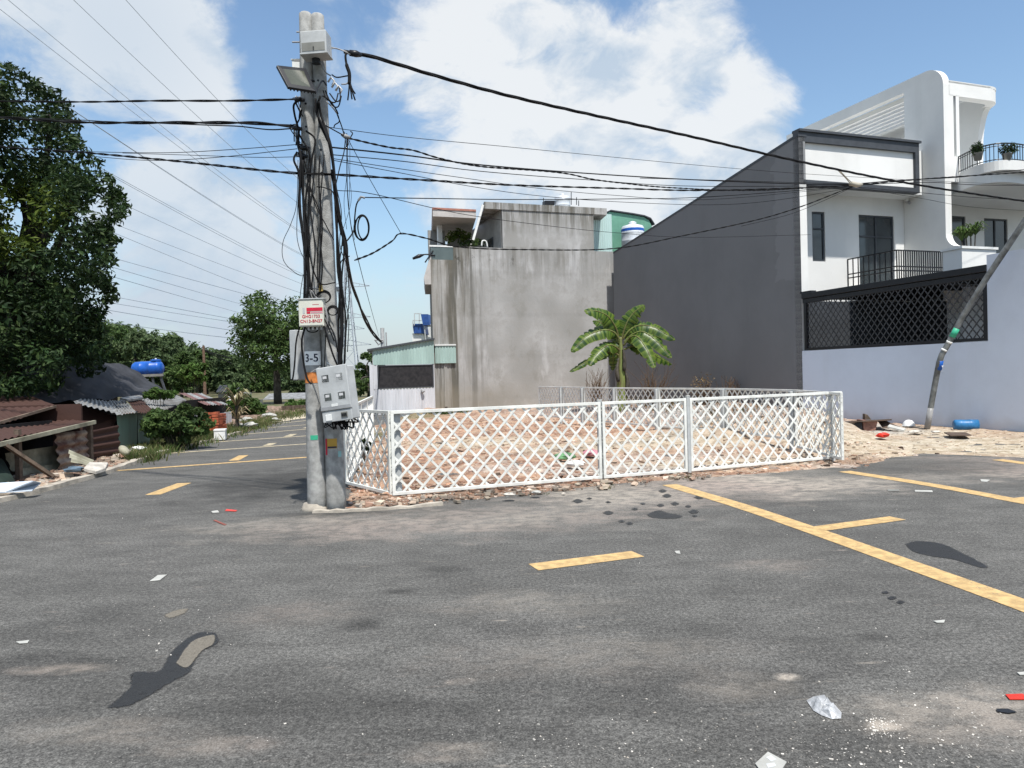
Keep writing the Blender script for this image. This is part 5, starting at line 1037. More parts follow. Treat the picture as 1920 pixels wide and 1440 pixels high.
# ------------------------------------------------------------------ raw concrete house
C0 = frame_dir(G(812, 772), A3); C0.o.z = 0
def conc():
    m = bpy.data.materials.new('stained_concrete'); m.use_nodes = True; t = m.node_tree; t.nodes.clear(); K = t.links.new
    pos = N(t, 'ShaderNodeNewGeometry').outputs['Position']
    def noise(sc, det=5, rough=.6, scl=(1, 1, 1), dist=0):
        mp = N(t, 'ShaderNodeMapping'); K(pos, mp.inputs[0]); mp.inputs['Scale'].default_value = scl
        n = N(t, 'ShaderNodeTexNoise', i={'Scale': sc, 'Detail': det, 'Roughness': rough, 'Distortion': dist}); K(mp.outputs[0], n.inputs['Vector']); return n.outputs[0]
    def mr(x, a, b, c=0, d=1):
        r = N(t, 'ShaderNodeMapRange', interpolation_type='SMOOTHSTEP', i={1: a, 2: b, 3: c, 4: d}); K(x, r.inputs[0]); return r.outputs[0]
    def mix(f, a, b):
        n = N(t, 'ShaderNodeMix', data_type='RGBA'); K(f, n.inputs[0])
        for i, c in ((6, a), (7, b)):
            if isinstance(c, tuple): n.inputs[i].default_value = (*c, 1)
            else: K(c, n.inputs[i])
        return n.outputs[2]
    c = mix(mr(noise(.55, 6), .35, .65), (.27, .27, .26), (.37, .37, .365)); c = mix(mr(noise(2.2, 6, .65), .4, .62, 0, .5), c, (.25, .245, .23)); c = mix(mr(noise(.9, 7, .7, (1, 1, .7)), .52, .66, 0, .5), c, (.21, .205, .185))
    c = mix(mr(noise(1.0, 4, .6, (1, 1, .4)), .55, .7, 0, .6), c, (.47, .47, .475))
    sx = N(t, 'ShaderNodeSeparateXYZ'); K(pos, sx.inputs[0])
    u = M(t, 'ADD', M(t, 'MULTIPLY', M(t, 'SUBTRACT', sx.outputs[0], C0.o.x), A3.x), M(t, 'MULTIPLY', M(t, 'SUBTRACT', sx.outputs[1], C0.o.y), A3.y))
    z = sx.outputs[2]
    st = noise(2.0, 5, .65, (1, 1, .05), .2); st2 = noise(5.5, 4, .6, (1, 1, .07))
    topz = lc(C0, 1000, 466)[1]; roofz = lc(C0, 1000, 383)[1]
    near_top = M(t, 'MAXIMUM', mr(z, topz - 2.2, topz - .2, 0, 1), 0); below = mr(z, topz + .02, topz + .08, 1, 0); upper = mr(z, roofz - 1.7, roofz, 0, 1)
    tops = M(t, 'MAXIMUM', M(t, 'MULTIPLY', M(t, 'MULTIPLY', near_top, below), .55), M(t, 'MULTIPLY', upper, 1.5))
    left = mr(M(t, 'ADD', u, M(t, 'MULTIPLY', M(t, 'SUBTRACT', noise(.5, 4), .5), 1.2)), 3.2, .6, 0, 1)
    a1 = M(t, 'MULTIPLY', mr(st, .44, .56, 0, .95), M(t, 'ADD', M(t, 'MULTIPLY', tops, .5), M(t, 'MULTIPLY', left, 1.2), clamp=True)); c = mix(a1, c, (.085, .083, .072))
    a2 = M(t, 'MULTIPLY', mr(st2, .49, .60, 0, .75), M(t, 'ADD', M(t, 'MULTIPLY', tops, .6), M(t, 'MULTIPLY', left, .5), clamp=True)); c = mix(a2, c, (.11, .10, .08))
    br = M(t, 'MULTIPLY', mr(u, 2.4, .6, 0, .2), mr(noise(.9, 5, .6, (1, 1, .3)), .35, .6)); c = mix(br, c, (.27, .24, .185))
    low = M(t, 'MULTIPLY', mr(M(t, 'ADD', z, M(t, 'MULTIPLY', M(t, 'SUBTRACT', noise(.8, 4), .5), 1.5)), 1.6, .4, 0, .4), mr(u, 6.5, 2, 0, 1)); c = mix(low, c, (.24, .215, .165))
    mould = M(t, 'MULTIPLY', M(t, 'MULTIPLY', mr(noise(3.2, 6, .7, (1, 1, .5)), .54, .6), mr(z, topz - .95, topz - .55, 0, 1)), M(t, 'MULTIPLY', mr(z, topz - .25, topz - .55, 0, 1), mr(u, 4.6, 3.6, 0, .8))); c = mix(mould, c, (.05, .05, .04))
    # faint block courses
    br_ = N(t, 'ShaderNodeMath', operation='SINE'); K(M(t, 'MULTIPLY', z, 3.3), br_.inputs[0]); c = mix(mr(M(t, 'ADD', br_.outputs[0], M(t, 'MULTIPLY', noise(1.5), .4)), 1.1, 1.25, 0, .18), c, (.2, .2, .19))
    p = N(t, 'ShaderNodeBsdfPrincipled', i={'Roughness': .92, 'Specular IOR Level': .2}); K(c, p.inputs['Base Color'])
    b = N(t, 'ShaderNodeBump', i={'Strength': .35, 'Distance': .02}); K(noise(9, 8, .7), b.inputs['Height']); K(b.outputs[0], p.inputs['Normal'])
    o = N(t, 'ShaderNodeOutputMaterial'); K(p.outputs[0], o.inputs[0]); return m
MT['conc'] = conc()
MT['pinkwhite'] = mat('pale_grey_paint', (.46, .44, .42), .8, .08, 3); MT['terr'] = mat('terrace_grey_wall', (.36, .36, .35), .85, .1, 2)
th = thing('concrete_house', C0.o, 'unpainted stained concrete three storey house with a top terrace behind the vacant lot', 'house')
z487 = lc(C0, 830, 487)[1]; z461 = lc(C0, 1000, 467)[1]; x850 = lc(C0, 850, 475)[0]; xRR = lc(C0, 1156, 600)[0]; xL = lc(C0, 809.5, 560)[0]
B(MB().prism([C0.p(xL, 0, -.1), C0.p(xL, 0, z487), C0.p(xRR, 0, z487), C0.p(xRR, 0, -.1)], D2 * 12), 'wall', MT['conc'], th)
B(MB().box(C0, x850, xRR, 0, .15, z487, z461), 'parapet', MT['conc'], th); B(MB().box(C0, xL + .45, xL + .58, -.035, -.001, .2, z487 - .05), 'plaster_rib', MT['conc'], th)
x942 = lc(C0, 942, 430)[0]; x1113 = lc(C0, 1113, 430)[0]; x907 = lc(C0, 907, 378)[0]; x1137 = lc(C0, 1137, 395)[0]; zr_ = lc(C0, 1137, 391)[1]; zr0 = lc(C0, 1137, 403)[1]
up = thing  # alias unused
B(MB().prism([C0.p(x942, .003, z487), C0.p(x942, .003, zr0), C0.p(x1113, .003, zr0), C0.p(x1113, .003, z487)], B3 * 8), 'upper_storey', MT['conc'], th)
B(MB().prism([C0.p(x942 - .012, .15, z461 - .4), C0.p(x942 - .012, .15, zr0 - .003), C0.p(x942 - .012, 7.8, zr0 - .003), C0.p(x942 - .012, 7.8, z461 - .4)], -A3 * .01), 'terrace_wall_paint', MT['terr'], th)
wx = C0.p(x942 - .03, 1.3, 0); w = B(MB().box(Fr(wx, -A3, B3), 0, .02, 0, .75, z461 - .35, z461 + .75), 'window', MT['dark'], th); B(MB().box(Fr(wx, -A3, B3), .021, .03, .06, .69, z461 - .3, z461 + .69), 'pane', MT['glass'], w)
B(MB().prism([C0.p(x907, -.04, zr0), C0.p(x907, -.04, zr_), C0.p(x1137, -.04, zr_), C0.p(x1137, -.04, zr0)], D2 * 7), 'roof', MT['conc'], th)
# lower terrace roof at the left
xa, za = lc(C0, 815, 389); xb_, _ = lc(C0, 897, 393); RFd = D2 * 6.0
B(MB().prism([C0.p(xa, .4, za - .30), C0.p(xa, .4, za), C0.p(xb_, .4, za), C0.p(xb_, .4, za - .30)], RFd), 'terrace_roof', MT['pinkwhite'], th)
B(MB().prism([C0.p(xa - .03, .37, za + .002), C0.p(xa - .03, .37, za + .09), C0.p(xb_, .37, za + .09), C0.p(xb_, .37, za + .002)], RFd + D2 * .04), 'roof_trim', MT['tile'], th)
B(MB().box(Fr(C0.o + D2 * 5, A3, B3), xa + .75, x907 + 1.2, 0, .2, z487 - .3, za - .3), 'back_wall', MT['terr'], th)
p0 = C0.p(xL + .42, 0, 0) + D2 * 2.2; B(MB().box(Fr(p0, A3, B3), .0, .2, 0, .25, z487, za - .3), 'pillar', MT['white'], th)
B(MB().box(Fr(C0.p(xL - .05, 0, 0) + D2 * 3.6, A3, B3), 0, .85, 0, .12, z487, za - .3), 'side_wall', MT['terr'], th)
B(MB().bar(PL(905.5, 384, C0.o + B3 * .0, A3), PL(887, 450, C0.o, A3), .10, .06, up=B3), 'white_strut', MT['white'], th)
# balcony on the front, seen edge on
B(MB().prism(pp(C0, [(811, 471), (803, 492), (795, 520), (797, 533), (809.3, 533), (812, 490)], .02), D2 * 4), 'front_balcony', MT['pinkwhite'], th)
gl = B(MB().box(C0, xL + .03, x850, .02, .04, z487, lc(C0, 830, 463)[1]), 'glass_railing', MT['glassrail'], th)
zg = lc(C0, 830, 463)[1]
B(MB().box(C0, xL - .04, x850, .0, .06, zg + .001, zg + .07), 'railing_cap', MT['white'], gl)
for k in (.12, .35, .55, .85): B(MB().box(C0, xL + k * (x850 - xL), xL + k * (x850 - xL) + .03, .045, .07, z487, z487 + .5 - k * .3), 'baluster', MT['white'], gl)
# lamp on its arm
t = thing('wall_lamp', PL(790, 478, C0.o, A3), 'black street lamp head on an arm at the left corner of the concrete house', 'street lamp')
B(MB().tube(spline([PL(816, 479, C0.o, A3), PL(800, 477, C0.o, A3), PL(790, 478, C0.o, A3)], 6), .03, 8), 'arm', MT['blackmetal'], t, smooth=True); B(MB().tube([PL(795, 477.5, C0.o, A3), PL(786, 480, C0.o, A3), PL(774, 485, C0.o, A3)], [.03, .09, .05], 8), 'lamp_head', MT['blackmetal'], t, smooth=True)
B(MB().tube([PL(812, 470, C0.o, A3), PL(797, 492, C0.o, A3)], .03, 8), 'brace', MT['blackmetal'], t)
# mint panel, green roof shed, tanks
rs = thing('rooftop_shed', C0.p(xRR, 1, z461), 'mint green sheet metal shed on the roof right of the concrete house', 'shed')
q = frame_dir(C0.p(0, 1.2, 0), A3); q2 = frame_dir(C0.p(0, 3.2, 0), A3)
a = lc(q, 1113, 430)[0]; b = lc(q, 1147, 430)[0]; zz0 = z487; zz1 = lc(q, 1130, 401)[1]
m = MB().corr(q.p(a, 0, zz0), q.x * (b - a), Vector((0, 0, zz1 - zz0)), .12, .012, 1); B(m, 'pale_panel', MT['mintpale'], rs)
g = pp(q2, [(1144, 475), (1144, 397), (1185, 403), (1207, 407), (1217, 413), (1222, 424), (1226, 475)]); B(MB().prism(g, B3 * 4), 'wall', MT['greensheet'], rs)
m = MB(); e = pp(q2, [(1144, 396), (1185, 402), (1207, 406), (1219, 411), (1226, 422)], -.1)
m.prism(e + [x + Vector((0, 0, .06)) for x in e[::-1]], B3 * 4.3); B(m, 'roof_edge', MT['dark'], rs)
B(MB().box(C0, xRR + .02, xRR + 4.5, 1.0, 8, 0, z487 - .02), 'support_block', MT['conc'], rs)
def tank(name, fr0, label, r, h, z, bands=True):
    fr = Fr(fr0.o + Vector((0, 0, z))); t = thing(name, fr.o, label, 'water tank')
    B(MB().lathe(fr, [(r * .96, 0), (r, .04), (r, h * .3), (r * 1.02, h * .32), (r, h * .34), (r, h * .62), (r * 1.02, h * .64), (r, h * .66), (r, h * .84), (r * .9, h * .92), (r * .35, h), (r * .3, h * 1.06)], 28), 'shell', MT['stainless'], t, smooth=True)
    if bands: B(MB().lathe(fr, [(r * 1.005, h * .70), (r * 1.012, h * .70), (r * 1.012, h * .80), (r * 1.005, h * .80)], 28), 'blue_band', MT['blue'], t)
    B(MB().lathe(fr, [(r * .34, h), (r * .34, h * 1.08), (r * .15, h * 1.12)], 16), 'lid', MT['stainless'], t, smooth=True)
    for k in range(3): a = k * 2.1; B(MB().tube([fr.p(r * .8 * math.cos(a), r * .8 * math.sin(a), -.5), fr.p(r * .8 * math.cos(a), r * .8 * math.sin(a), 0)], .025, 6), 'leg', MT['steel'], t)
    return t
q3 = frame_dir(C0.p(0, 2.2, 0), A3); a, zb3 = lc(q3, 1187, 468); _, zt3 = lc(q3, 1187, 421); rr3 = (lc(q3, 1206, 440)[0] - lc(q3, 1168, 440)[0]) / 2
tank('water_tank', Fr(q3.p(a, 0, 0)), 'stainless steel water tank with a blue band beside the green rooftop shed', rr3, zt3 - zb3, zb3)
q4 = frame_dir(C0.p(0, 5, 0), A3); a, z0_ = lc(q4, 1055, 395); _, z1__ = lc(q4, 1055, 367); tank('water_tank', Fr(q4.p(a, 0, 0)), 'upper part of a pale steel tank showing above the concrete roof edge', .42, z1__ - z0_, z0_, False)
t = thing('roof_pipes', C0.p(6, .3, zr_), 'thin dark pipes and a small black box standing on the concrete roof', 'pipes')
m = MB()
for x, y0, y1 in ((1019, 386, 371), (1081, 384, 370), (1071, 384, 360), (1085, 386, 376)): m.tube([PL(x, y0, q4.o, A3), PL(x, y1, q4.o, A3)], .025, 6)
B(m, 'pipe', MT['dark'], t); B(MB().prism(pp(q4, [(1022, 384), (1022, 376), (1040, 376), (1040, 384)]), B3 * .4), 'box', MT['blackmetal'], t)

# small shed in front of the concrete house
SH = frame_dir(C0.p(0, -.5, 0), A3); ts = thing('small_shed', SH.o, 'small shed of white and mint corrugated sheet with a dark mesh window', 'shed')
x0, _ = lc(SH, 701, 730); x1, _ = lc(SH, 815.5, 730); zA = lc(SH, 750, 683.5)[1]; zB0 = lc(SH, 703, 656)[1]; zB1 = lc(SH, 815, 637)[1]
wr = rect(SH, 709, 685, 812, 726)
zj = zA
m = MB(); n = 60
def sheetwall(m, fr, x0, x1, zlo, zhi, amp, pitch, y=0):
    n = int((x1 - x0) / pitch * 4); vs = []
    for i in range(n + 1):
        x = x0 + (x1 - x0) * i / n; yy = y + (amp if i % 4 < 2 else 0)
        vs += [fr.p(x, yy, zlo(x)), fr.p(x, yy, zhi(x))]
    m.add(vs, [(2 * i, 2 * i + 2, 2 * i + 3, 2 * i + 1) for i in range(n)])
zl_ = lambda x: zB0 + (zB1 - zB0) * (x - x0) / (x1 - x0)
m = MB(); sheetwall(m, SH, x0, x1, lambda x: 0, lambda x: wr[2] - .05, .018, .14); m.box(SH, x0, wr[0], 0, .03, wr[2] - .05, zj); m.box(SH, wr[1], x1, 0, .03, wr[2] - .05, zj); B(m, 'lower_wall', MT['shedwhite'], ts)
m = MB(); sheetwall(m, SH, x0, x1, lambda x: zj, zl_, .018, .14, -.02); B(m, 'upper_wall', MT['mint'], ts)
m = MB(); rb = Vector((0, 0, 0))
m.prism([SH.p(x0 - .25, -.12, zB0 - .05), SH.p(x1 + .02, -.12, zl_(x1) + .0), SH.p(x1 + .02, -.12, zl_(x1) + .07), SH.p(x0 - .25, -.12, zB0 + .03)], B3 * .52 + D2 * 3); B(m, 'roof', MT['dark'], ts)
B(MB().box(SH, wr[0], wr[1], .02, .05, wr[2], wr[3] - .02), 'mesh_window', mat('dark_mesh', (.03, .028, .03), .7, .3, 7, col2=(.012, .012, .014)), ts)
B(MB().wall(Fr(SH.p(0, -.005, 0), SH.x, SH.y, SH.z), wr[0] - .03, wr[1] + .03, wr[2] - .04, wr[3] + .02, .03, [(wr[0] + .02, wr[1] - .02, wr[2], wr[3] - .02)]), 'window_frame', MT['dark'], ts)
B(MB().prism([SH.p(x0, .03, 0), SH.p(x0, .03, zB0 - .06), SH.p(x0 - .02, .03, zB0 - .06), SH.p(x0 - .02, .03, 0)], D2 * 3), 'side_wall', MT['shedwhite'], ts)
B(MB().box(SH, x0 - .16, x0 - .02, -.03, .05, 0, zA), 'corner_post', MT['shedwhite'], ts)
P = SH.p(lc(SH, 790, 730)[0], -.05, lc(SH, 790, 730)[1]); B(MB().tube([P, P + Vector((.08, -.04, -.12))], [.05, .08], 8), 'padlock', MT['camgrey'], ts)
q = frame_dir(C0.p(0, -.12, 0), A3); a, _ = lc(q, 816, 660); b, _ = lc(q, 855, 660); z0, z1 = lc(q, 835, 681)[1], lc(q, 835, 648)[1]
t = thing('wall_panel', q.p(a, 0, z0), 'small mint sheet panel fixed to concrete wall right of the small shed', 'panel'); m = MB(); sheetwall(m, q, a, b, lambda x: z0, lambda x: z1, .02, .13); B(m, 'sheet', MT['mint'], t); B(MB().box(q, a - .02, b, -.03, .12, z1, z1 + .06), 'flashing', MT['soffit'], t)
P = PL(722, 646, SH.o, A3); P2_ = PL(721, 613, SH.o, A3); t = thing('bracket_post', P, 'short concrete post with an iron bracket on the small shed roof', 'post')
P.z -= .9; B(MB().tube([P + B3 * .6, P2_ + B3 * .6], .085, 10), 'post', MT['greybox'], t); B(MB().bar(P2_ + B3 * .6 + Vector((.16, 0, -.2)), P + B3 * .6 + Vector((.16, 0, .3)), .05, .05), 'second_rod', MT['camgrey'], t)
m = MB()
for a, b in (((722, 637), (706, 636)), ((722, 639), (712, 646)), ((706, 636), (714, 646))): m.tube([PL(*a, SH.o, A3) + B3 * .5, PL(*b, SH.o, A3) + B3 * .5], .03, 6)
B(m, 'bracket', MT['camgrey'], t)
# far rooftop with blue panels
t = thing('solar_roof', AY(785, 640, 62), 'far white building top with two blue roof panels beside the concrete house', 'building')
B(MB().prism([AY(x, y, 62) for x, y in ((774, 665), (773, 625), (793, 625), (793, 665))], (0, 3, 0)), 'wall', MT['wallwhite'], t); B(MB().prism([AY(x, y, 61.8) for x, y in ((773, 607), (792, 607), (795, 625), (776, 625))], (.3, 1, -.1)), 'roof_panel', MT['solar'], t)
B(MB().prism([AY(x, y, 61.4) for x, y in ((789, 589), (802, 589), (805, 609), (793, 610))], (.3, .8, -.1)), 'roof_panel', MT['solar'], t); m = MB()
for a, b in (((777, 588), (777, 610)), ((786, 588), (786, 607)), ((777, 588), (790, 588)), ((774, 601), (774, 612)), ((774, 601), (790, 601)), ((796, 610), (798, 640)), ((797, 617), (812, 605))): m.bar(AY(*a, 61.6), AY(*b, 61.6), .07, .07)
B(m, 'railing', MT['greybox'], t)
B(MB().prism([AY(x, y, 63) for x, y in ((795, 670), (795, 622), (812, 608), (816, 670))], (0, 3, 0)), 'wall', MT['soffit'], t)

# ------------------------------------------------------------------ vegetation
LEAFD = leafmat('leaf_dark', [(.010, .024, .008), (.018, .040, .012), (.032, .060, .016), (.013, .030, .011), (.05, .08, .022)], .25)
LEAFY = leafmat('leaf_yellowgreen', [(.045, .08, .012), (.07, .105, .016), (.09, .12, .02), (.035, .06, .012)], .35)
LEAFM = leafmat('leaf_mid', [(.045, .085, .025), (.07, .12, .035), (.10, .15, .045), (.03, .06, .02)], .35)
LEAFB = leafmat('leaf_bright', [(.07, .14, .03), (.10, .18, .04), (.05, .10, .025), (.14, .19, .06)], .4)
LEAFF = leafmat('leaf_far', [(.055, .09, .035), (.08, .12, .05), (.10, .14, .06), (.04, .07, .03)], .3)
GRASS = leafmat('grass', [(.08, .12, .03), (.05, .09, .025), (.14, .15, .06), (.16, .14, .07)], .3)
def leaves(cs, size, seed, droop=.3, asp=.45, up=.5):
    """cs: list of (centre, radii, count); returns verts and quads of small pointed leaves"""
    r = np.random.default_rng(seed); V = []
    for c, rad, n in cs:
        n = int(n); d = r.normal(size=(n, 3)); d /= np.linalg.norm(d, axis=1)[:, None]
        p = np.array(c) + d * (r.random(n) ** .45)[:, None] * np.array(rad)
        nr = d * .6 + r.normal(size=(n, 3)) * .6 + np.array([0, 0, up]); nr /= np.linalg.norm(nr, axis=1)[:, None]
        t = np.cross(nr, r.normal(size=(n, 3))); t[:, 2] -= droop; t -= nr * (t * nr).sum(1)[:, None]; t /= np.linalg.norm(t, axis=1)[:, None] + 1e-9
        b = np.cross(nr, t); s = size * r.uniform(.6, 1.3, n)[:, None]
        V.append(np.stack([p - t * s * .5, p + b * s * asp * .5 + nr * s * .06, p + t * s * .55 - nr * s * .08, p - b * s * asp * .5 + nr * s * .06], 1))
    V = np.concatenate(V).reshape(-1, 3); k = len(V) // 4
    return V, (np.arange(k * 4).reshape(k, 4)).tolist()
def crown_obj(name, cs, size, seed, m, parent, **kw):
    v, f = leaves(cs, size, seed, **kw); return mesh_obj(name, v, f, m, parent)
def limbs(base, tips, r0, seed, mid=.5):
    m = MB(); r = random.Random(seed)
    for tp in tips:
        tp = Vector(tp); a = Vector(base[-1]); q = [a, a.lerp(tp, .45) + Vector((r.uniform(-.3, .3), r.uniform(-.3, .3), (tp - a).length * .08)), tp]
        P = spline(q, 5); m.tube(P, [r0 * .55 * (1 - .8 * i / (len(P) - 1)) for i in range(len(P))], 6)
    return m
# big dark tree at the left edge
TY = 19.0
BARKD = mat('dark_bark', (.03, .027, .022), .95, .3, 6)
t = thing('broadleaf_tree', AY(20, 900, TY), 'large dark leafy tree filling the left edge above the rusty shacks', 'tree')
outline = [(-260, 60), (-120, 70), (10, 118), (60, 150), (110, 175), (140, 215), (150, 262), (190, 300), (238, 372), (232, 400), (205, 425), (222, 450), (208, 480), (205, 520), (218, 548), (190, 600), (205, 640), (196, 705), (120, 690), (110, 745), (20, 745), (-60, 780), (-260, 780)]
rr = np.random.default_rng(3); pts = np.stack([rr.uniform(-260, 240, 2600), rr.uniform(60, 780, 2600)], 1); D = sdist(pts[:, 0], pts[:, 1], outline)
dark, yel = [], []
cnt = 0
for (x, y), d in zip(pts, D):
    if d < 9: continue
    hole = fbm(np.array([x]), np.array([y]), .018, 3, 77)[0]
    if hole < -.20 and y < 600: continue
    cnt += 1
    if cnt > 640: break
    Y = TY + rr.uniform(-2.6, 2.6); c = AY(x, y, Y); R = min(.55, .12 + d * TY / F * .8)
    (yel if (x < 100 and 330 < y < 480 and rr.random() < .8) else dark).append((c, (R, R, R * .7), 95 if d > 30 else 60))
# ragged sprigs along the visible outline
for i in range(2, len(outline) - 5):
    a, b = outline[i], outline[i + 1]
    for k in range(5):
        s = rr.random(); x = a[0] + (b[0] - a[0]) * s + rr.uniform(-18, -2); y = a[1] + (b[1] - a[1]) * s + rr.uniform(-6, 8); dark.append((AY(x, y, TY + rr.uniform(-1, 1.5)), (.22, .22, .14), 22))
crown_obj('crown', dark, .165, 5, LEAFD, t); crown_obj('yellow_foliage', yel, .16, 6, LEAFY, t)
tb = AY(20, 900, TY); tb.z = -.1; m = MB(); TP = [tb, tb + Vector((.2, 0, 2.0)), tb + Vector((.1, .2, 3.6))]; m.tube(spline(TP, 5), [.34 - .012 * i for i in range(11)], 10)
lm = limbs(TP, [dark[i][0] for i in range(0, 300, 9)], .3, 4); m.add(lm.v, lm.f); B(m, 'trunk', BARKD, t, smooth=True)

def roundtree(name, cx, cyt, cyb, rxp, Y, label, mat_, size, nclump, per, seed, base_px=None, group=None, trunk_r=.2, squash=.8, cat='tree', bottom=.0):
    top, bot = AY(cx, cyt, Y), AY(cx, cyb, Y); R = rxp * Y / F; cz = (top.z + bot.z) / 2; hz = (top.z - bot.z) / 2
    bx = AY(base_px or cx, 720, Y).x; t = thing(name, Vector((bx, Y, 0)), label, cat, group); r = np.random.default_rng(seed); cs = []
    for _ in range(nclump):
        d = r.normal(size=3); d /= np.linalg.norm(d); k = r.random() ** .4; p = Vector((top.x + d[0] * R * k * .88, Y + d[1] * R * k * .8, cz + d[2] * hz * k * .85))
        rad = R * r.uniform(.14, .3); cs.append((p, (rad, rad, rad * .65), per))
    crown_obj('crown', cs, size, seed, mat_, t)
    if trunk_r:
        m = MB(); b = Vector((bx, Y, -.1)); TP = [b, Vector((bx + (top.x - bx) * .3, Y, cz - hz * .7)), Vector((top.x, Y, cz))]
        P = spline(TP, 5); m.tube(P, [trunk_r * (1 - .6 * i / (len(P) - 1)) for i in range(len(P))], 8); lm = limbs(TP, [c[0] for c in cs[::6]], trunk_r, seed); m.add(lm.v, lm.f); B(m, 'trunk', MT['trunk'], t, smooth=True)
    return t
roundtree('broadleaf_tree', 512, 536, 718, 94, 50, 'mid green spreading tree beside the road left of the twin poles', LEAFM, .30, 120, 80, 11, 520, trunk_r=.3)
roundtree('broadleaf_tree', 690, 652, 760, 32, 62, 'dark tree showing between the poles and the small shed', LEAFM, .34, 40, 90, 12)
gb = 'trees in the belt behind the shacks'
spec = [(150, 618, 720, 60), (205, 620, 720, 55), (262, 634, 730, 50), (318, 640, 735, 50), (350, 668, 740, 38), (388, 665, 745, 34), (425, 682, 750, 40), (470, 690, 750, 45), (560, 695, 755, 30), (410, 672, 735, 30), (100, 625, 730, 60), (235, 655, 735, 40), (300, 670, 735, 40), (340, 700, 745, 28), (595, 700, 760, 22), (440, 712, 755, 28)]
kinds = ['second from the left edge', 'tall rounded one left of the blue tank', 'just above the blue tank', 'right above the tank stand', 'left of the distant wooden pole', 'directly behind the distant wooden pole', 'right of the distant wooden pole', 'left of the mid green spreading tree', 'right behind the spreading tree', 'low one behind the distant pole', 'partly hidden by the large dark tree', 'in front of the belt at the tank', 'small one right of the blue tank', 'low one left of the distant pole foot', 'farthest right, next to the twin poles', 'low one under the spreading tree']
for i, (x, y0, y1, rx) in enumerate(spec):
    roundtree('belt_tree', x, y0 - 20, y1, rx + 4, 78 + (i * 13) % 24, 'tree of the dense green belt, ' + kinds[i], [LEAFF, LEAFM, LEAFF][i % 3], .52, 52, 90, 30 + i, group=gb, trunk_r=.2)
# wooded background mass
r = np.random.default_rng(8); cs = []
for _ in range(900):
    px = r.uniform(-300, 720); Y = r.uniform(105, 150); topy = np.interp(px, [-300, 100, 200, 260, 330, 400, 460, 560, 640, 700], [565, 582, 594, 614, 634, 656, 676, 684, 696, 712])
    c = AY(px, r.uniform(topy + 8, 725), Y); cs.append((c, (2.2, 2.2, 1.5), 70))
o = crown_obj('woods', cs, .95, 9, LEAFF, None); tag(o, 'distant wooded slope behind the shacks', 'woods', kind='stuff')
# bushes
def bush(name, px, py, rxp, ryp, Y, label, m, size, n, per, seed, cat='bush', group=None):
    c = AY(px, py, Y); R = rxp * Y / F; Hh = ryp * Y / F; t = thing(name, Vector((c.x, Y, 0)), label, cat, group); r = np.random.default_rng(seed); cs = []; mt = MB()
    for _ in range(n):
        d = r.normal(size=3); d /= np.linalg.norm(d); k = r.random() ** .5; p = Vector((c.x + d[0] * R * k, Y + d[1] * R * k * .6, max(.1, c.z + d[2] * Hh * k))); cs.append((p, (R * .2, R * .2, R * .13), per))
        if r.random() < .3: mt.tube([Vector((c.x + (p.x - c.x) * .2, Y, 0)), p], [.015, .006], 5)
    crown_obj('foliage', cs, size, seed, m, t); B(mt, 'stems', MT['trunk'], t); return t
bush('bush', 330, 795, 62, 33, 17.3, 'leafy green bush beside the faded green shack', LEAFM, .15, 70, 60, 41)
bush('bush', 300, 738, 32, 10, 19.5, 'bright creeper growing over the patched sheet roof', LEAFB, .11, 34, 45, 42, 'creeper')
bush('bush', 465, 765, 32, 26, 33, 'dark bush beside the road end left of the spreading tree', LEAFM, .25, 45, 60, 43)
bush('bush', 430, 762, 22, 20, 30, 'green bush behind the brick stack', LEAFB, .22, 26, 45, 44)
bush('bush', 560, 758, 30, 10, 42, 'row of bright low plants behind the far garden bed', LEAFB, .25, 26, 40, 45)
bush('bush', 362, 700, 28, 22, 40, 'bright round bush right of the blue tank stand', LEAFB, .3, 36, 50, 46)
bush('bush', 683, 833, 14, 12, 13.6, 'small dark weed patch inside the left side fence', LEAFD, .09, 16, 40, 47, 'weeds')
bush('bush', 835, 778, 45, 4, 29, 'low weeds at the foot of the concrete wall', LEAFM, .12, 26, 25, 48, 'weeds')
# grass on the left verge
def tufts(name, px_list, n, h, m, label, seed, spread):
    r = np.random.default_rng(seed); V = []; 
    for _ in range(n):
        a = px_list[r.integers(len(px_list))]; g = G(a[0] + r.normal(0, spread), a[1] + r.normal(0, spread * .25)); p = np.array([g.x, g.y, -.02])
        ang = r.uniform(0, 6.28); w = .012 * r.uniform(.6, 1.4); hh = h * r.uniform(.4, 1.2); ln = r.normal(0, .35 * hh, 2); u = np.array([math.cos(ang), math.sin(ang), 0]) * w
        V += [p - u, p + u, p + u * .5 + np.array([ln[0] * .5, ln[1] * .5, hh * .6]), p + np.array([ln[0], ln[1], hh])]
    o = mesh_obj(name, V, np.arange(len(V)).reshape(-1, 4).tolist(), m); return tag(o, label, 'grass', kind='stuff')
tufts('grass', [(260, 850), (285, 845), (300, 838), (330, 836), (355, 832), (380, 828), (280, 860), (250, 862), (310, 846), (345, 838), (395, 822), (410, 818)], 6000, .22, GRASS, 'grass and weeds along the left kerb under the leafy bush', 3, 12)
tufts('grass', [(440, 806), (470, 795), (500, 790), (520, 782), (430, 812), (540, 778), (560, 775), (480, 800)], 5200, .2, GRASS, 'grass along the far left roadside', 4, 14)
rL = np.random.default_rng(77); LP = np.array([(G(x + rL.normal(0, 20), y + rL.normal(0, 4)).x, G(x, y + rL.normal(0, 4)).y, .03) for x, y in [(700, 944), (760, 942), (830, 937), (900, 931), (980, 925), (1050, 917), (1120, 911), (1190, 903), (1280, 896)] for _ in range(75)]); tag(chunks('front_rubble', LP, .01, .10, MT['rubbrown'], 44, .5), 'brown soil lumps and leaf litter along the foot of the front fence', 'litter')
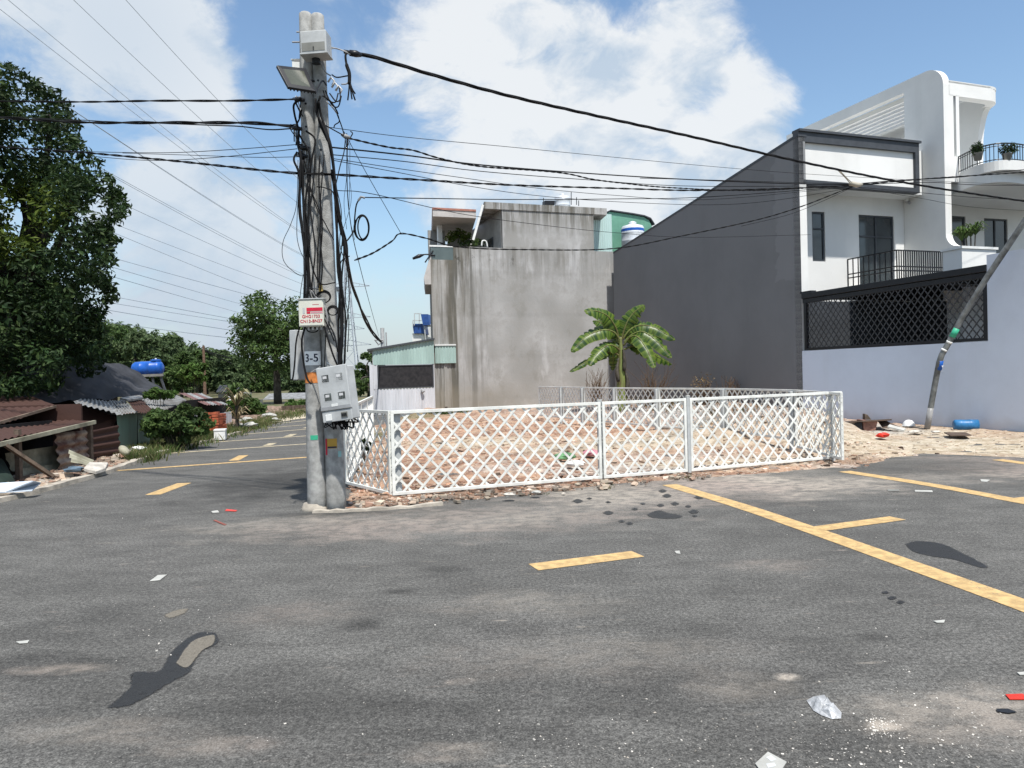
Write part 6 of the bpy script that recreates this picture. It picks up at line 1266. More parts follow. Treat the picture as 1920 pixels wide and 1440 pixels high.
tufts('grass', [(1290, 897), (1140, 915), (1010, 925), (690, 830), (660, 880)], 160, .07, GRASS, 'sparse weeds at the foot of the front fence', 5, 9)
tufts('grass', [(1180, 765), (1250, 772), (1350, 780), (1420, 785), (1230, 770)], 1500, .5, leafmat('dry_weeds', [(.16, .12, .07), (.10, .08, .05), (.08, .09, .04)], .1), 'dry weeds at the foot of the grey side wall', 6, 22)
# dry shrubs against the grey wall
for i, (x, y, s, lb) in enumerate(((1225, 690, 42, 'bare dry shrub right beside the banana plant'), (1318, 718, 34, 'dry brown shrub at the middle of the grey wall'), (1372, 712, 26, 'small dark dry shrub at the right part of grey wall'), (1118, 700, 26, 'thin dry twigs against concrete wall left of the banana plant'))):
    Y = (28, 26.5, 25.5, 31)[i]; b = AY(x, 745, Y); t = thing('dry_shrub', Vector((b.x, Y, 0)), lb, 'shrub'); m = MB(); r = random.Random(i + 5)
    for k in range(46):
        tip = AY(x + r.gauss(0, s * .45), y + r.uniform(-.5, .9) * s * .8, Y + r.uniform(-.5, .5)); md = Vector((b.x, Y, .1)).lerp(tip, .5) + Vector((r.uniform(-.2, .2), 0, r.uniform(0, .3))); m.tube(spline([Vector((b.x + r.uniform(-.2, .2), Y, .1)), md, tip], 4), [.012] * 5 + [.006] * 4, 4)
    B(m, 'twigs', MT['twig'], t)
    if i == 1:
        v, f = leaves([(AY(x, 715, Y), (.5, .3, .35), 120)], .08, 3); mesh_obj('dry_leaves', v, f, leafmat('dry_leaf', [(.2, .14, .07), (.12, .09, .05)], .1), t)
# banana plant
def bananaleafmat():
    m = bpy.data.materials.new('banana_leaf'); m.use_nodes = True; t = m.node_tree; t.nodes.clear(); K = t.links.new
    uv = N(t, 'ShaderNodeAttribute', attribute_name='luv'); sx = N(t, 'ShaderNodeSeparateXYZ'); K(uv.outputs['Vector'], sx.inputs[0])
    w = N(t, 'ShaderNodeTexNoise', noise_dimensions='1D', i={'Scale': 16, 'Detail': 3}); K(M(t, 'ADD', sx.outputs[0], M(t, 'MULTIPLY', sx.outputs[2], 9)), w.inputs['W'])
    r = N(t, 'ShaderNodeValToRGB'); K(w.outputs[0], r.inputs[0]); e = r.color_ramp.elements; e[0].position = .42; e[1].position = .58; e[0].color = (.022, .062, .010, 1); e[1].color = (.12, .185, .025, 1)
    mid = N(t, 'ShaderNodeMapRange', i={1: .08, 2: .05, 3: 0, 4: 1}); K(M(t, 'ABSOLUTE', sx.outputs[1]), mid.inputs[0]); mx = N(t, 'ShaderNodeMix', data_type='RGBA'); K(mid.outputs[0], mx.inputs[0]); K(r.outputs[0], mx.inputs[6]); mx.inputs[7].default_value = (.30, .36, .14, 1)
    ed = N(t, 'ShaderNodeMapRange', i={1: .88, 2: 1.0, 3: 0, 4: .7}); K(M(t, 'ABSOLUTE', sx.outputs[1]), ed.inputs[0]); mx2 = N(t, 'ShaderNodeMix', data_type='RGBA'); K(ed.outputs[0], mx2.inputs[0]); K(mx.outputs[2], mx2.inputs[6]); mx2.inputs[7].default_value = (.22, .25, .06, 1)
    p = N(t, 'ShaderNodeBsdfPrincipled', i={'Roughness': .4}); K(mx2.outputs[2], p.inputs['Base Color']); tr = N(t, 'ShaderNodeBsdfTranslucent'); K(mx2.outputs[2], tr.inputs[0])
    ms = N(t, 'ShaderNodeMixShader', i={0: .4}); K(p.outputs[0], ms.inputs[1]); K(tr.outputs[0], ms.inputs[2]); o = N(t, 'ShaderNodeOutputMaterial'); K(ms.outputs[0], o.inputs[0]); return m
BL = bananaleafmat(); BY = 26.0
bb = AY(1166, 740, BY); t = thing('banana_plant', Vector((bb.x, BY, 0)), 'banana plant with broad split leaves in front of the grey side wall', 'banana plant')
m = MB(); st = [Vector((bb.x, BY, 0)), AY(1166, 722, BY), AY(1165, 680, BY), AY(1164, 650, BY), AY(1164, 632, BY)]; m.tube(spline(st, 4), [.20, .20, .195, .19, .18, .17, .155, .14, .12, .105, .09, .08, .07, .06, .055, .05, .045], 12); B(m, 'stem', MT['banana_stem'], t, smooth=True)
m = MB()
for k, (dx, a, z) in enumerate(((.14, 0, 0), (-.16, 2, 1), (.05, 4, 2))): P = AY(1166, 720 - z * 20, BY); m.tube(spline([P + Vector((dx, -.18, -.3)), P + Vector((dx * 1.25, -.2, .1)), P + Vector((dx * .7, -.12, .55))], 4), [.05, .07, .075, .07, .06, .05, .04, .03, .02], 6)
B(m, 'stem_sheath', MT['trunk'], t, smooth=True)
BLV = [([(1161, 640), (1155, 615), (1140, 593), (1118, 583), (1096, 584)], 17, -.6, 1, 0), ([(1163, 638), (1150, 622), (1128, 619), (1098, 632), (1071, 660)], 15, -.7, 1, 0), ([(1165, 660), (1152, 649), (1138, 648), (1118, 664), (1106, 686)], 14, -.9, 0, 1), ([(1164, 668), (1148, 661), (1128, 665), (1098, 679), (1068, 697)], 8, -.4, 0, 1),
       ([(1165, 640), (1170, 620), (1178, 600), (1192, 583), (1209, 572)], 15, -.3, 1, 0), ([(1168, 636), (1180, 620), (1200, 610), (1230, 615), (1266, 638)], 16, -.6, 1, 0), ([(1170, 642), (1186, 627), (1206, 622), (1232, 640), (1259, 671)], 16, -.9, 1, 0), ([(1169, 648), (1182, 632), (1196, 632), (1213, 655), (1227, 690)], 14, -1.2, 0, 0), ([(1172, 655), (1190, 648), (1210, 655), (1235, 670), (1260, 683)], 13, .7, 0, 1),
       ([(1161, 642), (1155, 640), (1152, 655), (1150, 675), (1149, 695)], 10, .5, 0, 1), ([(1160, 640), (1148, 625), (1135, 612), (1122, 603), (1112, 601)], 10, .8, 0, 1), ([(1170, 655), (1190, 645), (1196, 640), (1200, 650), (1192, 665)], 10, .9, 0, 1)]
for li, (pts, wpx, dy, br, torn) in enumerate(BLV):
    n = 44; P = spline([AY(x, y, BY + dy * (i / 4) ** 1.2) for i, (x, y) in enumerate(pts)], 11); r = random.Random(li + 60); vs = []; uv = []; fs = []
    sv = None
    for i, p in enumerate(P):
        s = i / (len(P) - 1); d = (P[min(i + 1, len(P) - 1)] - P[max(i - 1, 0)]).normalized(); view = (CAM - p).normalized(); sd = d.cross(Vector((0, -.78, .6)))
        if sd.length < .15: sd = sv or d.orthogonal()
        sd.normalize(); sv = sd; nrm = sd.cross(d).normalized()
        prof = 0 if s < .10 else max(0, math.sin(math.pi * min(1, ((s - .10) / .90)) ** .62)) ** .45
        w = wpx * BY / F * prof * 1.1 + .012
        for k, q in enumerate((-1, -.5, 0, .5, 1)):
            cut = 1 - (r.random() < (.30 if torn else .12)) * r.uniform(.15, .6) if abs(q) == 1 else 1
            vs.append(p + sd * (w * q * cut) - nrm * (abs(q) ** 1.5 * w * .45) + nrm * r.uniform(-.01, .01)); uv.append((s, q, li * .37))
    for i in range(len(P) - 1):
        for k in range(4): fs.append((i * 5 + k, i * 5 + k + 1, (i + 1) * 5 + k + 1, (i + 1) * 5 + k))
    o = mesh_obj('leaf', vs, fs, BL, t, smooth=True); at = o.data.attributes.new('luv', 'FLOAT_VECTOR', 'POINT'); at.data.foreach_set('vector', np.array(uv, dtype=np.float32).ravel())
    B(MB().tube(P, [.035 - .026 * i / (len(P) - 1) for i in range(len(P))], 6), 'midrib', MT['banana_stem'], o, smooth=True)
# planter plant, balcony pots, terrace plants
def spiky(P, h, n, m, parent, seed, w=.03):
    r = random.Random(seed); vs, fs = [], []
    for k in range(n):
        a = r.uniform(0, 6.28); rr_ = h * r.uniform(.5, .9); hh = h * r.uniform(.5, 1.1); u = Vector((math.cos(a), math.sin(a), 0)); s = Vector((-u.y, u.x, 0)) * w
        q = [P, P + u * rr_ * .35 + Vector((0, 0, hh * .6)), P + u * rr_ * .75 + Vector((0, 0, hh * .85)), P + u * rr_ * 1.1 + Vector((0, 0, hh * .6))]; b = len(vs)
        for i, (p, ww) in enumerate(zip(q, (.5, 1, .8, .1))): vs += [p - s * ww, p + s * ww]
        fs += [(b + 2 * i, b + 2 * i + 1, b + 2 * i + 3, b + 2 * i + 2) for i in range(3)]
    return mesh_obj('leaves', vs, fs, m, parent)
t = thing('spiky_plant', PLANT, 'spiky green plant growing in the white rendered planter box', 'plant'); 
for k in range(4): B(MB().tube([PLANT + Vector((.1 * k - .15, 0, -.1)), PLANT + Vector((.13 * k - .2, .02, .22 + .05 * k))], .018, 6), 'stem', MT['trunk'], t); spiky(PLANT + Vector((.13 * k - .2, .02, .22 + .05 * k)), .42, 34, LEAFB, t, k, .022)
for i, (x, y, lb) in enumerate(((1848, 296, 'potted dark plant on the curved balcony, left one'), (1903, 297, 'potted dark plant on curved balcony, nearer the right edge'))):
    P = G(x, y, zs) + B3 * .25; t = thing('potted_plant', P, lb, 'potted plant', 'plants on the curved balcony'); B(MB().lathe(Fr(P), [(.10, 0), (.14, .2), (.15, .21)], 14), 'pot', MT['boxdark'], t, smooth=True)
    crown_obj('leaves', [(P + Vector((rr.uniform(-.2, .2), 0, rr.uniform(.25, .45))), (.15, .15, .13), 45) for _ in range(6)], .10, 70 + i, LEAFD, t)
P = C0.p(lc(C0, 852, 462)[0], 1.0, z487 + .1); t = thing('potted_plant', P, 'leafy plant in an orange clay pot on the concrete terrace', 'potted plant'); B(MB().lathe(Fr(P), [(.14, 0), (.24, .6), (.27, .63)], 16), 'pot', MT['pot'], t, smooth=True)
crown_obj('leaves', [(AY(x, y, 34.5), (.3, .3, .2), 70) for x, y in ((843, 448), (855, 443), (865, 446), (850, 438), (872, 441), (860, 436))], .16, 80, LEAFY, t)
P = C0.p(lc(C0, 885, 462)[0], 1.2, z487 + .1); t = thing('potted_plant', P, 'dark broad leaved plant right of orange pot on the concrete terrace', 'potted plant'); B(MB().lathe(Fr(P), [(.2, 0), (.26, .4)], 16), 'pot', MT['boxdark'], t, smooth=True)
crown_obj('leaves', [(AY(x, y, 34.7), (.35, .3, .2), 60) for x, y in ((880, 455), (890, 452), (876, 447), (900, 456), (868, 455))], .16, 81, LEAFM, t)
q = [PL(x, y, C0.o + B3 * .6, A3) for x, y in ((903, 462), (904, 453), (908, 451), (912, 454), (914, 464))]; tag(B(MB().tube(spline(q, 4), .035, 8), 'bent_pipe', MT['white'], smooth=True, loc=q[0]), 'white bent pipe end sticking up behind the terrace parapet', 'pipe')

# ------------------------------------------------------------------ things on the sandy strip by the lavender wall
t = thing('leaning_pole', G(1738, 806), 'bent grey metal pole with stickers leaning over the lavender wall', 'pole')
q = [AY(1738, 806, 17.3), AY(1748, 748, 17.2), AY(1756, 705, 17.1), AY(1761, 680, 17.0), AY(1766, 665, 16.95), AY(1776, 648, 16.9), AY(1806, 592, 16.7), AY(1852, 518, 16.3), AY(1923, 412, 15.7), AY(2010, 280, 15)]
B(MB().tube([p for a, b in zip(q[:-1], q[1:]) for p in (a, a.lerp(b, .5))] + [q[-1]], .064, 14), 'shaft', mat('weathered_grey_pipe', (.20, .21, .205), .55, .25, 6, metal=.3), t, smooth=True)
B(MB().tube([AY(1738.5, 803, 17.29), AY(1745, 765, 17.22)], .066, 14), 'pale_foot', MT['camgrey'], t, smooth=True)
for a, b, mm, nme in (((1785, 632, 16.83), (1794, 616, 16.77), 'green', 'green_sticker'), ((1760, 693, 17.04), (1763.5, 676, 16.98), 'blue', 'blue_sticker'), ((1779, 643, 16.88), (1781, 639.5, 16.86), 'white', 'white_band'), ((1769, 658, 16.92), (1771, 655, 16.91), 'white', 'white_band')):
    B(MB().tube([AY(*a), AY(*b)], .0665, 14), nme, MT[mm], t, smooth=True)
B(MB().tube([AY(1761, 689, 17.035), AY(1762.5, 684, 17.01)], .0675, 14), 'white_lettering', MT['white'], t, smooth=True)
P = G(1800, 806); ax = (A3 * .8 - B3 * .55).normalized(); t = thing('barrel', P, 'blue plastic barrel lying on its side against the lavender wall', 'barrel')
fr = Fr(AY(1788, 797, P.y), Vector((0, 0, 1)), ax.cross(Vector((0, 0, 1))), ax); R = .125
B(MB().lathe(fr, [(R * .8, 0), (R, .03), (R, .12), (R * 1.04, .14), (R, .16), (R, .32), (R * 1.04, .34), (R, .36), (R, .50), (R * .9, .50), (R * .88, .2)], 26), 'shell', MT['drum'], t, smooth=True)
B(MB().lathe(fr, [(R * .3, .30), (R * .3, .33)], 14), 'bung', MT['blackmetal'], t)
P = G(1704, 802); t = thing('bowl', P, 'upturned white plastic bowl on the sand by the lavender wall', 'bowl'); B(MB().lathe(Fr(P + Vector((0, 0, .05))), [(.145, 0), (.14, .02), (.125, .07), (.08, .125), (.03, .145), (.0, .148)], 24), 'shell', MT['white'], t, smooth=True); B(MB().lathe(Fr(P + Vector((0, 0, .045))), [(.155, 0), (.155, .012), (.14, .014)], 24), 'rim', MT['white'], t)
YB = 17.0
t = thing('block', AY(1628, 806, YB), 'reddish concrete block propping the plywood board', 'block'); B(MB().prism([AY(x, y, YB) for x, y in ((1617, 787), (1646, 790), (1641, 812), (1620, 811))], (0, .3, 0)), 'body', MT['block'], t, bevel=.012)
B(MB().prism([AY(x, y, YB + .05) for x, y in ((1622, 776), (1627, 778), (1634, 787), (1622, 787))], (0, .12, 0)), 'spike', MT['wood'], t)
t = thing('plywood_board', AY(1630, 788, YB), 'thin brown plywood board lying tilted on the reddish block', 'board'); B(MB().prism([AY(1583, 794, YB - .5), AY(1600, 789, YB - .2), AY(1672, 785.5, YB), AY(1655, 787, YB + 1.1), AY(1590, 789, YB + 1.1)], (0, 0, -.035)), 'sheet', MT['plywood'], t)
tag(B(MB().prism([AY(x, y, YB - .1) for x, y in ((1588, 796), (1600, 793), (1616, 792), (1617, 806), (1600, 806), (1588, 802))], (0, .5, 0)), 'dark_void_fill', MT['blackmetal'], loc=AY(1600, 800, YB)), 'black filler standing for the dark void under the plywood board left of the reddish block', 'void fill')  # black solid added in place of the shaded gap under the board
tag(B(MB().prism([AY(1646, 790, YB + .3), AY(1662, 790, YB + .2), AY(1690, 803, YB - .1), AY(1655, 803, YB)], (0, .03, .02)), 'board_scrap', MT['plywood'], loc=AY(1665, 800, YB)), 'brown board scrap leaning down to the right of the plywood', 'board')
tag(B(MB().prism([AY(1668, 798, YB - .1), AY(1698, 806, YB - .3), AY(1694, 809, YB - .4), AY(1664, 802, YB - .2)], (0, 0, .03)), 'white_scrap', MT['paper'], loc=AY(1680, 803, YB)), 'white sheet scrap on the sand right of the plywood', 'scrap')
tag(B(MB().prism([G(1770, 812, .08), G(1810, 812, .08), G(1822, 817, .08), G(1782, 818, .08)], (0, 0, .02)), 'board_scrap', MT['plywood'], loc=G(1796, 815)), 'reddish board lying in front of the blue barrel', 'board')
def crumple(P, r, m, name, label, cat, seed, flat=.5, group=None):
    rr_ = random.Random(seed); vs = []; n, k = 9, 5
    for j in range(k + 1):
        for i in range(n): a = 2 * math.pi * i / n; ph = math.pi * j / k; q = r * (1 + rr_.uniform(-.3, .3)); vs.append(Vector((P.x + q * math.sin(ph) * math.cos(a) * 1.2, P.y + q * math.sin(ph) * math.sin(a), P.z + r * flat * (1 + math.cos(ph)) * (1 + rr_.uniform(-.2, .2)))))
    fs = [(j * n + i, j * n + (i + 1) % n, (j + 1) * n + (i + 1) % n, (j + 1) * n + i) for j in range(k) for i in range(n)]
    return tag(mesh_obj(name, vs, fs, m, loc=P), label, cat, group)
crumple(G(1655, 821, .1), .10, MT['redbit'], 'red_bag', 'small crumpled red bag on the sand below the plywood', 'bag', 3)
for i, (x, y, s, mm, lb) in enumerate(((1716, 812, .10, 'stone', 'pale stone at the foot of the leaning pole'), (1755, 812, .08, 'stone', 'pale stone right of the leaning pole foot'), (1595, 780, .08, 'paper', 'bit of white paper behind the plywood at the fence corner'), (955, 931, .07, 'stone', 'pale lump of rubble in front of the longest fence panel'), (1005, 925, .05, 'paper', 'small white crumpled paper under the longest fence panel'), (1060, 862, .18, 'green', 'green plastic bag on the rubble behind the longest panel'), (1110, 855, .16, 'pinkbag', 'faded pink bag on the rubble near the grey fence post'), (1080, 875, .14, 'white', 'white plastic bag on rubble beside the green bag'))):
    if mm == 'pinkbag' and 'pinkbag' not in MT: MT['pinkbag'] = mat('faded_pink_plastic', (.5, .22, .26), .6)
    if mm == 'green': mtl = mat('faded_green_plastic', (.14, .30, .14), .6, .3, 14)
    else: mtl = MT[mm]
    crumple(G(x, y, .06), s, mtl, 'litter' if mm != 'stone' else 'stone', lb, 'litter' if mm != 'stone' else 'stone', i + 20, .35)
# litter on the road
def flat_litter(px, m, name, label, cat='litter', th=.004, z=.004, curl=.0):
    P = [G(x, y, z) for x, y in px]; P = [p + Vector((0, 0, curl * ((i * 7) % 3) / 2)) for i, p in enumerate(P)]
    return tag(B(MB().prism(P, (0, 0, th)), name, m, loc=P[0]), label, cat)
flat_litter([(281, 1090), (296, 1079), (313, 1078), (300, 1088)], MT['paper'], 'paper', 'small diamond shaped white paper lying on the road at left')
PK = flat_litter([(1416, 1433), (1440, 1411), (1475, 1430), (1462, 1450), (1430, 1452)], MT['paper'], 'packet', 'pale printed packet at the bottom edge of the road')
for q_ in ([(1436, 1420), (1446, 1416), (1456, 1424), (1446, 1428)], [(1436, 1432), (1452, 1430), (1456, 1436), (1440, 1440)]):
    o_ = B(MB().prism([G(x, y, .0085) for x, y in q_], (0, 0, .0006)), 'print', MT['greybox'], None, loc=(0, 0, 0)); o_.parent = PK; o_.location = -Vector(PK.location)
flat_litter([(1885, 1303), (1918, 1302), (1925, 1312), (1893, 1312)], MT['redbit'], 'red_packet', 'bright red packet at the right edge of the road')
flat_litter([(1907, 1262), (1925, 1260), (1925, 1266), (1912, 1266)], MT['paper'], 'paper', 'small white paper at the right edge above the red packet')
flat_litter([(1868, 1330), (1890, 1330), (1906, 1336), (1890, 1338), (1870, 1335)], MT['blackmetal'], 'black_scrap', 'small black scrap below the red packet')
flat_litter([(422, 958), (425, 955), (445, 957), (442, 959)], MT['redbit'], 'red_scrap', 'thin red plastic strip left of the twin poles')
flat_litter([(400, 976), (404, 975), (425, 984), (420, 985)], mat('brown_strip', (.25, .08, .06), .7), 'brown_scrap', 'thin brown strip on the dusty asphalt left of the poles')
flat_litter([(396, 959), (408, 957), (411, 961), (399, 962)], MT['paper'], 'paper', 'tiny white scrap next to the red strip')
flat_litter([(1715, 919), (1748, 920), (1749, 923), (1716, 922)], MT['paper'], 'paper', 'flat white scrap between the two right parking lines')
flat_litter([(1664, 918), (1686, 918), (1686, 921), (1665, 921)], MT['boxdark'], 'dark_scrap', 'flat dark scrap left of the white one between the parking lines')
flat_litter([(1838, 899), (1856, 900), (1850, 904), (1840, 903)], MT['paper'], 'paper', 'white scrap just above the farther right parking line')
flat_litter([(1750, 1165), (1772, 1163), (1770, 1168), (1756, 1168)], MT['paper'], 'paper', 'small pale scrap below the long parking line')
flat_litter([(1265, 1034), (1274, 1033), (1276, 1039), (1268, 1038)], MT['paper'], 'paper', 'tiny white scrap right of the separate yellow dash')
flat_litter([(30, 1204), (55, 1201), (52, 1206), (36, 1207)], MT['paper'], 'paper', 'small white scrap far left on the road')
flat_litter([(235, 1303), (248, 1300), (250, 1310), (240, 1311)], MT['paper'], 'paper', 'white scrap beside the long oil stain') if False else None
flat_litter([(268, 1134), (300, 1120), (328, 1104), (332, 1107), (300, 1124), (272, 1138)], MT['stone'], 'x', 'x') if False else None
# crumpled grey plastic bag
rr_ = random.Random(8); ol = [(1512, 1313), (1525, 1306), (1540, 1304), (1552, 1312), (1566, 1322), (1578, 1336), (1577, 1347), (1560, 1348), (1540, 1341), (1525, 1332)]
P = [G(x, y, .004) for x, y in ol]; c = sum(P, Vector()) / len(P); vs = list(P); fs = []; n = len(P); 
for k, (s, h) in enumerate(((.72, .022), (.4, .03), (.12, .02))): vs += [c.lerp(p, s) + Vector((rr_.uniform(-.008, .008), rr_.uniform(-.008, .008), h * rr_.uniform(.2, 1.4))) for p in P]
vs.append(c + Vector((0, 0, .02)))
fs = [(k * n + i, k * n + (i + 1) % n, (k + 1) * n + (i + 1) % n, (k + 1) * n + i) for k in range(3) for i in range(n)] + [(3 * n + i, 3 * n + (i + 1) % n, 4 * n) for i in range(n)]
tag(mesh_obj('plastic_bag', vs, fs, MT['plastic'], loc=c), 'crumpled grey plastic bag flattened on the road at lower right', 'bag')

# ------------------------------------------------------------------ the shacks on the left
XW = -8.5
def ax(px, py, X=XW): return AX(px, py, X)
verge = [KP[0] + Vector((-.15, 0, 0)), KP[1] + Vector((-.15, 0, 0)), KP[2] + Vector((-.15, 0, 0)), KP[3] + Vector((-.15, 0, 0)), KP[4] + Vector((-.15, 0, 0)), KP[5] + Vector((-.15, 0, 0)), KP[6] + Vector((-.15, 0, 0)), KP[7] + Vector((-.15, 0, 0)), far1 + Vector((-.2, 0, 0)), Vector((-40, 60, 0)), Vector((-40, 5, 0))]
def vz(X, Y, D): e = np.clip((D + .1) / .6, 0, 1); return -.05 + e * (.10 + .07 * fbm(X, Y, 1.5, 3, 3) + .05 * fbm(X, Y, 5, 3, 9))
hfield('verge_ground', verge, vz, np.arange(-22, -6.5, .09), seq(6, 48, .08, .35), MT['verge'])
r = np.random.default_rng(31); kp = np.array([(p.x, p.y) for p in KP]); n = 5200; Ys = 9 + 9.5 * r.random(n); Xs = np.interp(Ys, kp[:, 1], kp[:, 0]) - .1 - np.abs(r.normal(0, .45, n)); Dd = sdist(Xs, Ys, verge)
tag(chunks('verge_rubble', np.stack([Xs, Ys, vz(Xs, Ys, Dd)], 1), .02, .17, MT['rubbrown'], 9), 'broken brick and rubble strewn between the left kerb and the shacks', 'rubble')
# near rusty shack
t = thing('rusty_shack', ax(60, 900), 'low collapsing shack roofed and walled with rusty corrugated sheets at the left edge', 'shack')
def sheet(pts, parent, m, name='sheet', pitch=.14, amp=.02, th=.0, nv=4, jit=.01, seed=0, loc=None):
    """corrugated sheet over a quad a,b (near edge) c,d (far edge)"""
    a, b, c, d = [Vector(p) for p in pts]; L1 = (b - a).length; n = max(6, int(L1 / pitch) * 6); nrm = (b - a).cross(d - a).normalized(); rd = random.Random(seed); vs = []
    off = [[rd.uniform(-jit, jit) for _ in range(5)] for _ in range(nv + 1)]
    for j in range(nv + 1):
        for i in range(n + 1):
            u = i / n; p = a.lerp(b, u).lerp(d.lerp(c, u), j / nv); k = u * 4; k0 = min(3, int(k)); o = off[j][k0] * (1 - (k - k0)) + off[j][k0 + 1] * (k - k0)
            vs.append(p + nrm * (amp * math.sin(2 * math.pi * u * L1 / pitch) + o))
    o = mesh_obj(name, vs, [(j * (n + 1) + i, j * (n + 1) + i + 1, (j + 1) * (n + 1) + i + 1, (j + 1) * (n + 1) + i) for j in range(nv) for i in range(n)], m, parent, smooth=True, loc=loc); return o
ra, rb_ = ax(-160, 866, -8.2), ax(176, 788.5, -8.2); rc_, rd_ = ax(88, 775, -11.5), ax(-250, 800, -11.5)
sheet([ra, rb_, rc_, rd_], t, MT['rust'], 'roof', .16, .014, seed=1, jit=.05)
B(MB().bar(ra + Vector((.02, 0, -.03)), rb_ + Vector((.02, 0, -.03)), .05, .07), 'eaves_batten', MT['cream'], t)
u0, u1, u2, u3 = ax(-200, 850, -9.6), ax(104, 762, -9.6), ax(40, 735, -12.5), ax(-300, 770, -12.5); sheet([u0, u1, u2, u3], t, MT['rust'], 'roof', .16, .013, seed=2, jit=.05); B(MB().bar(u0, u1, .05, .05), 'eaves_batten', MT['wood'], t)
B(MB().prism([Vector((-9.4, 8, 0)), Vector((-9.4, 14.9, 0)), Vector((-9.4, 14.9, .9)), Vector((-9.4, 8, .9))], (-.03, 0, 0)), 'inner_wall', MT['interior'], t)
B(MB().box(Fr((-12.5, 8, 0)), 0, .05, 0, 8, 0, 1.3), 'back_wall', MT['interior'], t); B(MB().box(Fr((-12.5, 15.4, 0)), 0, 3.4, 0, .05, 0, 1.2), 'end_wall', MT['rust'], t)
for y in (10.3, 12.3, 14.4): B(MB().bar((-8.35, y, 0), (-8.35, y, .88), .08, .08), 'post', MT['wood'], t)
# wall sheets: ribs run along the ground, so the waves go up the sheet
def wallsheet(px, X, m, label, name='wall_sheet', seed=0, pitch=.16, amp=.022, cat='sheet', X2=None):
    a, b, c, d = [AX(x, y, X if i < 2 or X2 is None else X2) for i, (x, y) in enumerate(px)]      # bottom-near, top-near, top-far, bottom-far
    o = sheet([a, b, c, d], None, m, name, pitch, amp, seed=seed, jit=.003, loc=a, nv=1); return tag(o, label, cat)
wallsheet([(22, 884), (8, 850), (108, 835), (110, 884)], -8.62, MT['cream'], 'cream ribbed siding sheet under the rusty eaves, the higher one', seed=3, pitch=.2, amp=.015)
wallsheet([(40, 905), (30, 880), (118, 868), (112, 893)], -8.5, MT['cream'], 'cream ribbed siding sheet standing lower in front of the rusty shack', seed=4, pitch=.2, amp=.015)
wallsheet([(112, 883), (103, 813), (162, 806), (166, 866)], -8.35, MT['rustpale'], 'pale and rust striped corrugated sheet leaning on the shack', seed=5, pitch=.17, amp=.03)
wallsheet([(170, 862), (163, 809), (221, 797), (227, 856)], -8.6, MT['rust'], 'dark rusty corrugated sheet next to the faded green wall', seed=6, pitch=.15, amp=.025)
a = [ax(127, 842, -7.95), ax(177, 864, -7.7), ax(163, 872, -7.6), ax(134, 867, -7.75)]; o = sheet([a[3], a[0], a[1], a[2]], None, MT['zincpale'] if 'zincpale' in MT else MT['cream'], 'folded_sheet', .12, .02, seed=7, loc=a[0]); tag(o, 'small folded pale corrugated sheet lying against the striped sheet', 'sheet')
tag(B(MB().bar(ax(9, 834, -8.2), ax(97, 892, -7.85), .13, .05), 'plank', MT['wood'], loc=ax(97, 892, -7.85)), 'dark weathered plank leaning across the cream siding', 'plank')
tag(B(MB().prism([G(157, 884, .12), G(168, 872, .2), G(203, 873, .16), G(198, 884, .08), G(180, 890, .06)], (0, 0, .06)), 'slab', MT['stone'], bevel=.01, loc=G(180, 882)), 'pale broken slab on the rubble by the left kerb', 'slab')
tag(B(MB().prism([G(-30, 925, .14), G(-20, 908, .2), G(62, 903, .24), G(77, 906, .18), G(60, 921, .1), G(10, 924, .1)], (0, 0, .012)), 'flat_sheet', MT['paleZ'], loc=G(20, 915)), 'pale blue white flat sheet lying at the left edge', 'sheet')
tag(B(MB().prism([ax(-40, 935, -8.1), ax(-40, 830, -8.6), ax(8, 862, -8.5), ax(32, 905, -8.1), ax(20, 918, -8.0)], (-.5, 0, 0)), 'green_tarp', MT['greentarp'], bevel=.03, loc=ax(0, 900)), 'dark green tarpaulin heap at the left edge under the eaves', 'tarpaulin')
def sack(a, b, r, m, name, label, cat='sack'):
    P = [a.lerp(b, i / 8) for i in range(9)]; rs = [r * math.sin(math.pi * (i + .7) / 9.4) ** .5 for i in range(9)]; return tag(B(MB().tube(P, rs, 12), name, m, smooth=True, loc=a), label, cat)
sack(ax(226, 838, -8.2), ax(240, 853, -8.0), .09, MT['cream'], 'sack', 'long pale sack leaning on the rusty sheet beside the green wall')
crumple(ax(258, 848, -8.5), .16, MT['white'], 'white_bag', 'white plastic bag at the foot of the faded green wall', 'bag', 5, .4)
crumple(G(137, 886, .1), .13, mat('dull_blue_plastic', (.10, .15, .20), .6), 'blue_bag', 'dull blue bag on the rubble beside the pale slab', 'bag', 6, .4)
# patched shack with the green wall
t = thing('patched_shack', ax(250, 840, -9.2), 'shack with faded green sheet wall and patched grey and rust roof', 'shack')
gx = -9.0
g0, g1, g2, g3 = ax(225, 846, gx), ax(219, 777, gx), ax(285, 771, gx), ax(280, 841, gx); g0.z = 0; g3.z = 0
mid0, mid1 = g0.lerp(g3, .56), g1.lerp(g2, .56)
sheet([g0, mid0, mid1, g1], t, MT['greenpanel'], 'wall_panel', .3, .008, seed=11); sheet([mid0 + Vector((.03, 0, 0)), g3, g2, mid1], t, MT['greenpanel'], 'wall_panel', .3, .008, seed=12)
e = [ax(134, 755, -9.3), ax(225, 778, -8.75), ax(257, 773, -8.75), ax(290, 772, -8.8), ax(318, 766, -8.9), ax(350, 750, -9.6)]
f_ = [ax(150, 748, -11.5), ax(205, 752, -11.3), ax(232, 748, -11.3), ax(255, 742, -11.3), ax(285, 741, -11.3), ax(318, 738, -11.6)]
